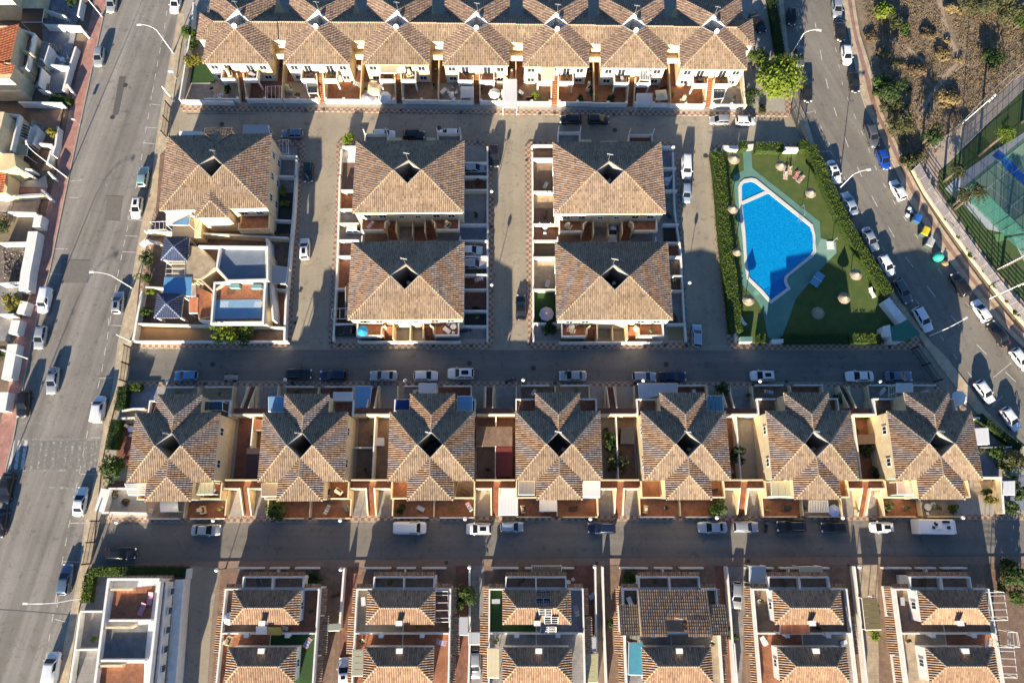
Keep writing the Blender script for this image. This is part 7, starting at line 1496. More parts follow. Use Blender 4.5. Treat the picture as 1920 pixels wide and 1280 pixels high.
canopy('Q', '1800,895 1870,900 1890,1010 1800,1010', 4.6, M_METALW, 'small white trellis at the picture edge', 3, .8, 0, base=2.0); flat_box('terrace_shed', 'N', '0,855 80,855 80,915 0,915', 2.98, 4.9, M_SHEETW, 'lilac-white sheet box on the first paired house terrace', 'shed'); flat_box('terrace_shed', 'N', '85,860 185,862 185,920 85,918', 2.98, 4.7, mat('mustard_sheet', (.38, .30, .08), .7), 'mustard sheet box on the first paired house terrace', 'shed')
def panel(zone, s, z, label, tilt=.35):
    q = W(zone, s, z); c = sum(q, Vector())/4; tt = thing('solar_panel', label, 'solar panel', (c.x, c.y, z), 0, 'solar panels'); a = [v-c for v in q]; a[0].z += tilt; a[1].z += tilt
    n_ = Vector((0, 0, .05)); mb = MB(); mb.add([v*1.03 for v in a]+[v*1.03+n_ for v in a], [(3, 2, 1, 0), (4, 5, 6, 7), (0, 1, 5, 4), (1, 2, 6, 5), (2, 3, 7, 6), (3, 0, 4, 7)]); L('frame', mb, M_GALV, tt)
    for i in range(2):
        for j in range(3):
            A = [a[0].lerp(a[1], u).lerp(a[3].lerp(a[2], u), v) for u, v in ((i/2+.02, j/3+.02), ((i+1)/2-.02, j/3+.02), ((i+1)/2-.02, (j+1)/3-.02), (i/2+.02, (j+1)/3-.02))]; mb = MB(); mb.add([v+Vector((0, 0, .056)) for v in A]+[v+Vector((0, 0, .052)) for v in A], [(0, 1, 2, 3), (7, 6, 5, 4), (0, 4, 5, 1), (1, 5, 6, 2), (2, 6, 7, 3), (3, 7, 4, 0)]); L('cell', mb, mat('solar_cell', (.008, .012, .03), .12, spec=.6), tt)
panel('O', '180,590 290,590 290,640 180,640', 6.45, 'upper black solar panel on the shaded roof slope', -.3); panel('O', '180,645 290,645 292,705 180,705', 6.95, 'lower black solar panel on the shaded roof slope', -.3); panel('O', '370,660 414,660 414,770 368,770', 6.4, 'tall black solar panel on the side slope', .0)
for i, s in enumerate(('200,722 295,722 297,780 205,780', '240,782 345,782 345,832 245,835', '215,855 330,855 330,905 215,905')): panel('O', s, 6.9-i*.5, ['topmost', 'middle', 'lowest'][i]+' grey solar collector on the sunny slope', .4)
for i, (zone, s, fm) in enumerate((('N', '520,840 630,835 625,885 525,888', mat('grey_green_sheet', (.24, .27, .22), .6)), ('N', '1520,785 1590,785 1588,920 1518,918', M_CORR), ('N', '1595,900 1680,900 1680,990 1595,990', M_CORR), ('O', '590,935 630,935 630,1040 590,1040', M_CORR))): canopy(zone, s, 2.4, fm, ['grey-green shelter at the end of the first brick drive', 'pale corrugated shelter beside the green garden tree', 'grey awning above the pale silver car', 'long grey water tank cover by the brick drive'][i], 4, .04)
# drives and thin walls between the paired houses
for s, m in (('N', None),): pass
for pts_, m in (('530,1062 640,1062 632,1180 620,1420 530,1420', M_BROWNFLOOR), ('646,1062 672,1062 668,1100 650,1420 625,1420 638,1180', M_BRICKFLOOR), ('855,1060 880,1060 880,1420 855,1420', M_BRICKFLOOR), ('884,1060 908,1060 908,1420 884,1420', M_GREYFLOOR), ('1062,1060 1115,1060 1117,1420 1085,1420', M_BRICKFLOOR), ('1118,1060 1128,1060 1132,1420 1120,1420', M_PAVE2), ('1133,1060 1165,1060 1160,1200 1150,1420 1138,1420', M_BROWNFLOOR), ('1340,1060 1362,1060 1372,1420 1352,1420', M_BRICKFLOOR), ('1366,1062 1400,1062 1395,1170 1385,1420 1374,1420', M_GREYFLOOR), ('1590,1058 1600,1058 1625,1300 1640,1420 1610,1420', M_BROWNFLOOR), ('1606,1058 1645,1058 1650,1420 1640,1420 1625,1250', M_SANDFLOOR)): sheet_px('driveway', pts_, .155, m)
for s, lb in (('645,1064 640,1130 636,1180', 'thin white wall beside the first brick drive'), ('880,1062 881,1190 878,1290', 'thin white wall beside the narrow grey drive'), ('1116,1062 1118,1190 1120,1290', 'thin white wall past the solar-panel house'), ('1130,1062 1133,1180 1138,1300', 'second thin white wall past the solar-panel house'), ('1363,1062 1372,1180 1380,1300', 'white wall of the drive with the silver car'), ('1602,1060 1612,1150 1628,1300', 'white baluster wall beside the laundry house'), ('1376,1205 1384,1300', 'short cream wall by the orange side yard')): bwall('', s, .22, 1.6, M_WHITE, lb, 'drive walls of the paired houses')
for i, (x, f, b_, lb) in enumerate(R5C):
    f = thing('garden_wall', f'white street wall of the {ORD[i]} paired house from the avenue', 'wall', (x, -7.65, 0), 0, 'street walls of the paired houses'); wall_part(f, [(-6.9, 0), (-2.6, 0)], .25, .13, 1.2, M_WHITE); wall_part(f, [(-.3, 0), (-.3, -1.0)], .2, .13, 1.2, M_WHITE); wall_part(f, [(-1.6, 0), (1.2, 0)], .25, .13, 1.2, M_WHITE); wall_part(f, [(2.3, 0), (6.0, 0)], .25, .13, 1.2, M_WHITE)
# ---- white row house in the corner
t = thing('row_house', 'white row house with orange and grey roof terraces at the corner of the avenue', 'house', tuple(P(255, 1180)))
Zr = 6.6
hp('203,1090 298,1088 262,1420 160,1420', .1, Zr-1.0, M_WHITE, 'main_block')
for s, m in (('214,1106 291,1097 282,1162 205,1162', M_TERRA), ('197,1178 278,1170 271,1236 187,1236', mat('grey_roof_floor', (.17, .18, .19), .9, rgb2=(.10, .11, .12), scale=1)), ('184,1243 270,1243 262,1420 160,1420', M_TERRA)): mb = MB(); mb.prism(W('', s, Zr-.95), Zr-.998, Zr-.96); put('roof_floor', mb, m, t)
hw('299,1086 203,1086 158,1430', Zr-1.0, Zr, M_WHITE, .35); hw('299,1090 262,1430', Zr-1.0, Zr, M_WHITE, .35); hw('204,1163 283,1163', Zr-1.0, Zr, M_WHITE, .3); hw('189,1238 272,1238', Zr-1.0, Zr, M_WHITE, .3)
for s in ('205,1105 250,1105', '194,1176 245,1176 252,1172', '183,1248 230,1248'): hw(s, Zr-1.0, Zr-.2, M_CREAM, .3, nm='inner_wall')
mb = MB(); mb.prism(W('', '296,1090 326,1090 296,1420 262,1420', 2.9), .1, 5.2); put('east_storey', mb, M_WHITE, t)
hp('318,1088 344,1086 318,1420 286,1420', .1, 2.6, M_WHITE, 'ground_storey')
def eave_ledge(s, z, drop, dn):
    q = W('', s, z); a, b_, c, d = q; c = P(*pts('', s)[2], z-drop); d = P(*pts('', s)[3], z-drop); o = put2('tile_ledge', tiles_mesh('tile_ledge', [([tuple(v-parent_loc(t)) for v in (a, b_, c, d)], dn)], M_ROOFW))
def put2(nm, me): o = link(nm, me, t); o['kind'] = 'stuff'; return o
eave_ledge('300,1090 264,1420 276,1420 310,1090', 5.7, .35, (1, 0)); eave_ledge('318,1085 286,1420 300,1420 328,1085', 3.1, .35, (1, 0)); eave_ledge('205,1085 326,1083 326,1079 205,1079', 5.2, .3, (0, 1))
for i in range(5):
    y = 1108+i*36; p_ = P(320-i*4.2, y, 4.0)-parent_loc(t); mb = MB(); mb.box((p_.x+.25, p_.y, 4.1), (.12, 1.1, 1.2)); o = L('window', mb, M_METALW, t); mb = MB(); mb.box((p_.x+.3, p_.y, 4.1), (.1, .9, 1.0)); L('pane', mb, M_GLASS, o)
sheet_px('front_garden', '158,1075 198,1075 190,1145 152,1145', .16, M_GREYFLOOR); bwall('', '150,1146 192,1146', .22, 1.5, M_WHITE, 'white wall between two front gardens of the row house', 'row house garden walls'); bwall('', '143,1218 183,1217', .22, 1.5, M_WHITE, 'lower white wall between front gardens of the row house', 'row house garden walls'); bwall('', '150,1148 141,1215 130,1290', .25, 1.3, M_WHITE, 'white front wall of the row house along the avenue', 'row house garden walls'); bwall('', '352,1066 350,1085', .3, 1.6, M_WHITE, 'short white wall end at the asphalt lane', 'row house garden walls')
sheet_px('artificial_lawn', '142,1220 150,1220 146,1265 136,1265', .165, M_TURF)
for x, y, a, lb in ((267, 1141, 70, 'pink lounge mat on the orange roof terrace, lower one'), (282, 1121, 80, 'pink lounge mat on the orange roof terrace, by the parapet')):
    p = P(x, y, 5.7); mb = MB(); mb.add([(xx, yy, zz) for yy in (-.35, .35) for xx, zz in ((-.9, .05), (-.2, .1), (.3, .08), (.9, .4))]+[(xx, yy, zz+.09) for yy in (-.35, .35) for xx, zz in ((-.9, .05), (-.2, .1), (.3, .08), (.9, .4))], [(i+8, i+9, i+13, i+12) for i in range(3)]+[(i+4, i+5, i+1, i) for i in range(3)]+[(i, i+1, i+9, i+8) for i in range(3)]+[(i+12, i+13, i+5, i+4) for i in range(3)]+[(0, 8, 12, 4), (3, 7, 15, 11)]); o = solo('lounge_mat', mb, mat('pink_mat', (.55, .25, .30), .8), lb, 'lounge mat', 'pink lounge mats'); o.location = (p.x, p.y, 5.65); o.rotation_euler = (0, 0, R(a))
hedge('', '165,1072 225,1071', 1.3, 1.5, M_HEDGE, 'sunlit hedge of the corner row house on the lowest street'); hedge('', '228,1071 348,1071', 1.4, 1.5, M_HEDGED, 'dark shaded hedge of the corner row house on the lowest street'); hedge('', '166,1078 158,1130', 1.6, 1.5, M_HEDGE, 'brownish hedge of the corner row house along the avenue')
# ---- hedges and greenery of the star row
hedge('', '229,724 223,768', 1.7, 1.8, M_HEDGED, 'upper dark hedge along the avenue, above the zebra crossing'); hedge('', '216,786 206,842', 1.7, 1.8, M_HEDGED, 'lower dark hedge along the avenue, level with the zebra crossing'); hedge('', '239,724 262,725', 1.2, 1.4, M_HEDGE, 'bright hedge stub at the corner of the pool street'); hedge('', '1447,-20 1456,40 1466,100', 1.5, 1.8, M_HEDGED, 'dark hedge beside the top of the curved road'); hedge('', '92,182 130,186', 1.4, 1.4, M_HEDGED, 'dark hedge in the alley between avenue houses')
TR = [(212, 881, 2.4, 3.2, M_LEAF, 'round green tree on the avenue side of the first star house', 900), (517, 958, 1.7, 3.0, M_LEAF, 'small street-edge tree below the second star house', 520), (750, 955, 1.0, 1.6, M_LEAFD, 'dark bush in the front yard of the third star house', 260), (1142, 826, 1.7, 2.6, M_LEAF, 'upper shrub of the planted patio by the black gazebo', 500), (1160, 866, 2.1, 2.8, M_LEAFO, 'larger shrub of the planted patio by the black gazebo', 700), (1384, 850, 1.7, 2.6, M_LEAFD, 'dark palm-like shrub behind the fifth star house', 500), (1352, 727, 1.5, 2.2, M_LEAFD, 'dark spiky bush at the pool street by the fifth star house', 420),
      (1345, 952, 1.7, 3.0, M_LEAF, 'street-edge tree by the pale blue-silver sedan', 560), (1575, 748, 1.3, 2.2, M_LEAFD, 'dark bush in the slanting yard by the sixth star house', 360), (1626, 842, 1.3, 2.0, M_LEAF, 'green shrub on the planted divider beside the tall cream wall', 400), (1645, 884, 1.5, 2.0, M_LEAFD, 'dark shrub at the end of the planted divider', 420), (1602, 806, .9, 1.6, M_LEAF, 'small climbing shrub beside the sixth star house', 200), (1902, 862, 2.2, 2.6, M_LEAFO, 'flowering shrubs near the picture edge below the white hatchback', 700), (1872, 846, 1.6, 2.0, M_LEAF, 'green shrub by the white sheet roof', 420), (1857, 940, 1.1, 1.5, M_LEAFY, 'round yellow clipped bush in the last yard', 340), (1852, 922, .9, 1.2, M_LEAF, 'clipped green ball beside the yellow bush', 240), (1897, 954, 1.4, 1.8, M_LEAF, 'green bush at the corner by the lowest street', 420), (1787, 952, .9, 1.2, M_LEAF, 'small green bush beside the last star house', 220), (1668, 950, 1.1, 1.2, M_LEAFO, 'flower bed bush left of the last star house yard', 260),
      (352, 58, 1.9, 2.6, M_LEAF, 'upper green shrub beside the joined terrace', 520), (357, 82, 1.5, 2.2, M_LEAF, 'middle green shrub beside the joined terrace', 420), (361, 110, 1.9, 2.2, M_LEAFY, 'yellow-green shrub by the artificial lawn', 520), (1418, 110, 2.2, 4.0, M_LEAF, 'dark green tree between the last terrace house and the bright tree', 700), (1465, 148, 4.9, 6.5, M_LEAFB, 'big bright yellow-green tree at the end of the joined terrace', 4200), (1442, 128, 2.6, 4.5, M_LEAFB, 'side crown of bright foliage next to the big bright tree', 700), (1412, 182, 2.0, 2.6, M_LEAFD, 'dark shrub under the bright tree', 520), (1430, 205, 1.3, 1.2, M_LEAFO, 'pale flowering bush at the top street wall', 300), (1087, 184, .85, 1.6, M_LEAFD, 'clipped round shrub in the terracotta yard', 300), (1005, 180, .9, 1.6, M_LEAFB, 'yellow-green shrub by the striped awning house', 260), (1146, 184, .9, 1.8, M_LEAFD, 'narrow dark shrub by the white balcony pergola', 220), (654, 262, 1.3, 1.8, M_LEAFB, 'bright shrub at the corner of top street and first lane', 380), (427, 168, .9, 1.5, M_LEAFD, 'dark bush beside the first terrace house steps', 220),
      (277, 482, 1.5, 2.6, M_LEAFD, 'upper dark shrub beside the blue kiosk', 440), (270, 522, 1.4, 2.2, M_LEAF, 'second shrub down beside the blue kiosks', 400), (284, 548, .9, 1.4, M_LEAFB, 'bright small shrub by the sky-blue canopy', 220), (276, 586, 1.2, 1.8, M_LEAF, 'shrub in front of the lower blue kiosk', 320), (422, 622, 2.5, 5.2, M_LEAFB, 'olive tree at the tan yard, avenue side', 1100), (466, 624, 2.1, 4.2, M_LEAF, 'green tree at the tan yard, lane side', 700), (532, 358, .9, 1.3, M_LEAFB, 'bright plant in the dark corner yard, upper', 200), (534, 380, 1.0, 1.3, M_LEAFB, 'bright plant in the dark corner yard, lower', 200), (1030, 618, 1.7, 1.8, M_LEAFD, 'dark palm bush in the strip below the turf garden', 420), (893, 578, .9, .9, M_LEAFD, 'low dark planting along the rust yards', 200),
      (588, 1086, 1.6, 2.4, M_LEAFD, 'dark spiky palm bush by the first brick drive', 420), (872, 1122, 2.0, 3.0, M_LEAF, 'green garden tree beside the thin white drive wall', 600), (1183, 1083, 1.5, 2.0, M_LEAF, 'green bush beside the house with the dark single-slope roof', 420), (1150, 1168, .9, 1.6, M_LEAF, 'small shrub by the narrow tiled ledge', 240), (1371, 1188, 1.1, 1.8, M_LEAF, 'shrub squeezed beside the dark single-slope roof', 260), (1902, 1080, 2.4, 3.2, M_LEAF, 'large green tree at the picture edge by the last paired house', 700), (1906, 1120, 1.6, 2.4, M_LEAF, 'lower green tree at the picture edge by the white trellis', 420), (1640, 1188, 1.1, 1.6, M_LEAFB, 'bright shrub below the amber glass roof', 280), (175, 1200, .6, 1.0, M_LEAFB, 'small bright plant in the row house garden', 140),
      (100, 250, 1.3, 2.0, M_LEAFY, 'yellow-green bush in a garden on the pink pavement', 380), (22, 568, 2.0, 2.4, M_LEAFY, 'round yellow bush inside the long white wall', 640), (133, 0, 1.5, 2.4, M_LEAFD, 'dark tree at the top edge by the pink pavement', 380), (3, 660, 1.3, 2, M_LEAF, 'green bush at the picture edge by the pink pavement', 300), (0, 420, 1.8, 2.4, M_LEAFD, 'dark bush at the picture edge by the bare garden', 320)]
for x, y, r, h, m, lb, n_ in TR: tree(x, y, r, h, m, lb, 'tree' if h >= 2.8 else 'shrub', 'garden_tree' if h >= 2.8 else 'garden_shrub', None, n_, .2 if r < 1.6 else .24 if r < 4 else .33, .14, 5 if r < 1.2 else 9 if r < 4 else 20, .25 if h >= 2.8 else .12)
# ---- houses on the far side of the avenue
def side_house(name, label, up, eave, apexes, terr, ground, zr=6.0, tile=True):
    pass
t = thing('avenue_house', 'cream house with orange tiled roof and pink upper terrace beside the pink pavement', 'house', tuple(P(20, 90)))
hp('-80,50 34,48 19,118 -90,120', .1, 5.9, M_CREAM, 'upper_block'); o = put2('roof_tiles', tiles_mesh('roof_tiles', [([tuple(v-parent_loc(t)) for v in (P(36, 46, 6.0), P(19, 120, 6.0), P(-30, 108, 7.6), P(-22, 60, 7.6))], (1, 0))], M_ROOFR)); put2('roof_tiles', tiles_mesh('roof_tiles', [([tuple(v-parent_loc(t)) for v in (P(19, 120, 6.0), P(-90, 122, 6.0), P(-30, 108, 7.6))], (0, -1))], M_ROOFR))
hp('-20,47 63,62 49,126 -30,124', .1, 3.0, M_CREAM, 'lower_storey'); mb = MB(); mb.prism(W('', '32,55 61,63 48,123 17,120', 3.03), 3.002, 3.04); put('terrace_floor', mb, tiled_floor('pink_floor', (.34, .16, .12), .3), t); hw('30,52 63,63 49,127 14,126', 3.0, 4.0, M_WHITE, .25); hw('36,92 57,99', 3.0, 4.6, M_CREAM, .25)
hp('78,78 92,80 84,128 70,124', .1, 1.6, M_CREAM, 'porch', M_GREYFLOOR); hw('92,86 82,118', .1, 2.4, M_WHITE, .2)
for i in range(6): hp(f'{112-i*5},{84-i*1.0:.1f} {117-i*5},{85-i*1.0:.1f} {114-i*5},{99-i*1.6:.1f} {109-i*5},{98-i*1.6:.1f}', .1, .3+i*.26, M_GREYFLOOR, 'step')
t = thing('avenue_house', 'cream house with three small side windows above the shaded alley', 'house', tuple(P(10, 150)))
hp('-80,122 48,128 40,150 40,172 -85,172', .1, 3.0, M_CREAM, 'lower_storey'); hp('-80,120 28,126 18,148 -85,148', .1, 5.9, M_CREAM, 'upper_block'); o = put2('roof_tiles', tiles_mesh('roof_tiles', [([tuple(v-parent_loc(t)) for v in (P(30, 122, 6), P(22, 140, 6), P(-30, 140, 7.2), P(-30, 126, 7.2))], (1, 0))], M_ROOFR))
for x in (4, 18, 33): mb = MB(); p_ = P(x, 157, 2.2)-parent_loc(t); mb.box((p_.x, p_.y-.9, 2.0), (.8, .25, .6)); o = L('window', mb, M_METALW, t); mb = MB(); mb.box((p_.x, p_.y-.98, 2.0), (.6, .2, .4)); L('pane', mb, M_GLASS, o)
for i in range(6): hp(f'{94-i*5},{158-i*1.2:.1f} {99-i*5},{159-i*1.2:.1f} {96-i*5},{173-i*1.6:.1f} {91-i*5},{172-i*1.6:.1f}', .1, .3+i*.26, M_GREYFLOOR, 'step')
hw('78,128 72,160', .1, 2.6, M_WHITE, .2); hw('72,168 94,172', .1, 1.6, M_WHITE, .2)
t = thing('avenue_house', 'cream house at the top corner with a dark brown canopy on its side', 'house', tuple(P(20, 5)))
hp('-80,-60 85,-60 72,0 70,14 -85,14', .1, 3.0, M_CREAM, 'lower_storey'); hp('-80,-60 30,-60 20,-2 -85,-2', .1, 5.8, M_CREAM, 'upper_block')
for x in (28, 45, 68): mb = MB(); p_ = P(x, 11, 2.2)-parent_loc(t); mb.box((p_.x, p_.y-.55, 1.9), (.9, .25, .6)); o = L('window', mb, M_METALW, t); mb = MB(); mb.box((p_.x, p_.y-.63, 1.9), (.7, .2, .4)); L('pane', mb, M_GLASS, o)
for i in range(6): hp(f'{124-i*5},{17-i*1.4:.1f} {129-i*5},{18-i*1.4:.1f} {125-i*5},{32-i*2:.1f} {120-i*5},{31-i*2:.1f}', .1, .3+i*.26, M_GREYFLOOR, 'step')
hw('85,18 122,30', .1, 1.8, M_WHITE, .2)
canopy('', '43,17 83,17 79,42 40,42', 2.6, M_BROWNWOOD, 'dark brown canopy in the alley at the top corner', 10, .03)
t = thing('avenue_house', 'cream house with white balusters and black pergola slats, middle of the avenue side', 'house', tuple(P(15, 250)))
hp('-80,212 35,215 20,300 -90,300', .1, 3.0, M_CREAM, 'lower_storey'); hp('-80,205 8,210 -8,280 -90,280', .1, 5.9, M_CREAM, 'upper_block'); hw('-5,212 35,216 20,282', 3.0, 4.0, M_WHITE, .3); mb = MB(); mb.prism(W('', '-3,215 32,218 18,280 -12,280', 3.03), 3.002, 3.04); put('terrace_floor', mb, MATS['pink_floor'], t)
hp('60,232 70,236 58,268 46,264', .1, 1.4, M_WHITE, 'porch'); hw('72,240 60,270', .1, 2.2, M_WHITE, .2)
for i in range(6): hp(f'{80-i*4},{232-i*1.4:.1f} {84-i*4},{233-i*1.4:.1f} {80-i*4},{247-i*2:.1f} {76-i*4},{246-i*2:.1f}', .1, .3+i*.26, M_GREYFLOOR, 'step')
canopy('', '44,232 58,238 52,263 38,257', 2.8, M_BLACKM, 'black slatted pergola set in the cream house wall', 5, .5, 1)
t = thing('avenue_house', 'yellow-walled house with sunlit dome of plaster and red tiles by the curved garden path', 'house', tuple(P(5, 310)))
hp('-90,285 26,288 30,312 12,320 -90,320', .1, 4.2, M_YELLOW, 'upper_block'); hp('-90,318 18,320 12,362 -90,365', .1, 3.0, M_YELLOW, 'lower_storey'); o = put2('roof_tiles', tiles_mesh('roof_tiles', [([tuple(v-parent_loc(t)) for v in (P(14, 318, 3.3), P(6, 362, 3.3), P(-40, 362, 4.2), P(-40, 318, 4.2))], (1, 0))], M_ROOFR)); hw('18,313 60,318', .1, 2.2, M_WHITE, .3); hw('42,320 57,328', .1, 2.0, M_WHITE, .3)
canopy('', '12,276 54,270 50,292 26,292', 2.9, mat('bamboo', (.45, .34, .19), .85), 'bamboo slatted roof at the yellow-walled house', 8, .08, 0)
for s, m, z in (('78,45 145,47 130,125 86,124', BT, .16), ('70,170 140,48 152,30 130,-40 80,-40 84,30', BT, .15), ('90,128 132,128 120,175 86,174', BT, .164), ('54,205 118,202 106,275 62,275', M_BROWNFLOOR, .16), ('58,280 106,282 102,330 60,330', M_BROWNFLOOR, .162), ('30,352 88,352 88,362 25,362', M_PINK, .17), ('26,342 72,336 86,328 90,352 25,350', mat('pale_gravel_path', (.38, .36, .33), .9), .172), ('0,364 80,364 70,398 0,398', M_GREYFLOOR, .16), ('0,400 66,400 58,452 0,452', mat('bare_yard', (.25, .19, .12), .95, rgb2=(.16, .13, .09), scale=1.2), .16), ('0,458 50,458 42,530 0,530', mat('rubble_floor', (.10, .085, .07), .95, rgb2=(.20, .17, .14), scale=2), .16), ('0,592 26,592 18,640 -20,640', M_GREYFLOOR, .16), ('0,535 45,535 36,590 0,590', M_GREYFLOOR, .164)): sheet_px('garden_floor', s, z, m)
for s, h, m, lb in (('152,0 146,30', 1.6, M_WHITE, 'white front wall at the top of the pink pavement'), ('142,88 128,132 118,170', 1.5, M_WHITE, 'white baluster wall before the pink-terraced house'), ('84,47 150,50 158,62', 1.7, M_WHITE, 'white side wall below the brown canopy'), ('75,110 95,122 130,126', 1.7, M_WHITE, 'white dividing wall by the round garden table'), ('125,158 134,172', 1.5, M_WHITE, 'short white wall end at the shaded alley'), ('35,192 117,194', 1.7, M_WHITE, 'white wall with sunlit end at the brown courtyard'), ('108,238 104,272 98,290', 1.6, M_WHITE, 'white wall beside the yellow-green bush'), ('60,268 98,272', 1.6, M_CREAM, 'sunny cream wall below the yellow-green bush'), ('96,282 88,308', 1.5, M_WHITE, 'white wall with a blue panel on the pink pavement'), ('90,322 100,334', 1.6, M_WHITE, 'white gate pillar wall at the curved garden path'), ('78,356 92,372', 1.8, M_WHITE, 'white gate pillar wall at the wire pergola'), ('0,370 78,364', 1.6, M_CREAM, 'sunlit wall along the wire pergola'), ('15,398 68,400', 1.7, M_WHITE, 'thick white wall above the bare garden'), ('0,456 56,455', 1.7, M_WHITE, 'thin white wall between bare garden and rubble yard'), ('0,532 38,530', 1.7, M_WHITE, 'white wall below the rubble yard'), ('0,590 26,590', 1.7, M_WHITE, 'white wall below the round yellow bush')): bwall('', s, .3, h, m, lb, 'garden walls on the pink pavement')
for s, h, wd, lb in (('72,404 68,425', 2.0, 1.3, 'broad white wall beside the bare garden'), ('62,434 56,470 48,510 44,545', 2.0, 1.6, 'long broad white wall beside the rubble yard'), ('46,565 38,588', 1.8, 1.3, 'broad white wall by the round yellow bush'), ('30,600 24,625', 1.8, 1.4, 'broad white wall near the tall lamp'), ('24,645 12,710', 1.8, 1.6, 'long white wall at the picture edge'), ('8,735 2,770', 1.8, 1.4, 'last white wall at the picture edge')): bwall('', s, wd, h, M_WHITE, lb, 'garden walls on the pink pavement')
canopy('', '30,366 78,366 68,394 22,394', 2.4, M_BROWNWOOD, 'brown wire pergola over a grey court', 8, .88, 1, M_BROWNWOOD)
o = link('rubble', leaves_mesh('rubble', [(P(random.uniform(4, 46), random.uniform(470, 522), .2)+Vector((0, 0, random.random()*.3)), (random.gauss(0, 1), random.gauss(0, 1), 1), random.uniform(.1, .3)) for k in range(420)], leaf_mat('rubble_bits', (.12, .10, .09), (.42, .36, .32)))); o['kind'] = 'stuff'
# table and chairs
def table_set(px, py, label, r=.5, z=.16, n_ch=3, m=None):
    p = P(px, py, z+.75); t_ = thing('garden_table', label, 'table', (p.x, p.y, z), random.random()*6, 'garden tables'); mb = MB(); mb.lathe([(r, .70), (r, .74), (r*.96, .75)], 16); L('table_top', mb, m or M_METALW, t_)
    mb = MB(); mb.lathe([(.25, 0), (.06, .05), (.05, .7)], 8); L('leg', mb, m or M_METALW, t_)
    for k in range(n_ch):
        a = 6.283*k/n_ch+.5; c = thing('garden_chair', f"{['first', 'second', 'third', 'fourth'][k]} chair at the {label}", 'chair', (p.x+(r+.45)*math.cos(a), p.y+(r+.45)*math.sin(a), z), a, 'garden chairs')
        mb = MB(); mb.box((0, 0, .44), (.44, .44, .05)); L('seat', mb, m or M_METALW, c); mb = MB(); mb.box((.22, 0, .68), (.05, .44, .46)); L('backrest', mb, m or M_METALW, c)
        for x in (-.18, .18):
            for y in (-.18, .18): mb = MB(); mb.box((x, y, .21), (.04, .04, .42)); L('leg', mb, m or M_METALW, c)
for x, y, lb in ((116, 111, 'round white table in a shaded court on the pink pavement'), (245, 804, 'round table on the rust yard by the avenue hedges'), (1022, 425, 'round table on the car port house terrace'), (850, 612, 'glass table on the orange terrace by the lane'), (1072, 612, 'white table on the turf garden house terrace'), (618, 922, 'dark table on the sunny second star house terrace')): table_set(x, y, lb, .5, 2.82 if y in (425, 612, 922) else .16, 3, M_BLACKM if y == 922 else None)
table_set(1066, 1091, 'white table in the brick yard past the solar-panel house', .35, .16, 2); table_set(1250, 336, 'white table behind the white wall by the pool lane', .4, .17, 3); table_set(1740, 950, 'round pale table in the last star house yard', .55, .16, 3); table_set(848, 175, 'tiny table on the sand patio by the dark stairs', .35, .16, 3)
# pots along walls, water heaters, bins: small loose things of the yards
def pot(px, py, r, m, label, h=.5, plant=None, z=.16, name='plant_pot', cat='plant pot'):
    p = P(px, py, z); t_ = thing(name, label, cat, (p.x, p.y, z), 0, 'pots and tubs in the yards'); mb = MB(); mb.lathe([(r*.7, 0), (r, h*.9), (r*1.05, h), (r*.85, h), (r*.8, h*.85)], 10); L('pot', mb, m, t_)
    if plant: it, cl = crown_items(r*1.6, h*1.6, h*.8, 60, .12, 4); L2 = link('leaves', leaves_mesh('leaves', it, plant), t_); L2['kind'] = 'stuff'
for i, (x, y, lb) in enumerate(((896, 268, 'blue tub behind the white cross wall by the top street'), (1018, 427, 'terracotta pot of flowers in the garden strip'), (903, 172, 'round pot in the yard of the sand patio'), (850, 165, 'orange pot under the awning by the dark stairs'), (340, 175, 'dark pot in the corner yard by the avenue'), (1107, 176, 'row pot by the terracotta yard, upper'), (1104, 192, 'row pot by the terracotta yard, lower'), (505, 438, 'first pot on the cream wall by the lane'), (520, 440, 'second pot on the cream wall by the lane'), (1555, 948, 'pot beside the lavender parasol'), (1505, 950, 'pot by the striped white pergola'), (1060, 700, 'small pot at the pool street kerb'), (243, 865, 'pot at the round green tree'), (692, 785, 'paint tub in the cluttered patio'), (700, 820, 'wooden crate tub in the cluttered patio'), (1250, 845, 'tub beside the fifth star house'), (1400, 742, 'tub in the slanting yard'), (1455, 760, 'tub by the sixth star house'), (1880, 925, 'tub in the last yard'), (590, 930, 'tub on the second star house terrace'))):
    pot(x, y, random.uniform(.22, .36), [M_TERRA, MATS['blue_plastic'], M_CONC, M_METALW][i % 4] if 'blue' not in lb else MATS['blue_plastic'], lb, random.uniform(.35, .6), M_LEAF if i % 3 else M_FLOWER)
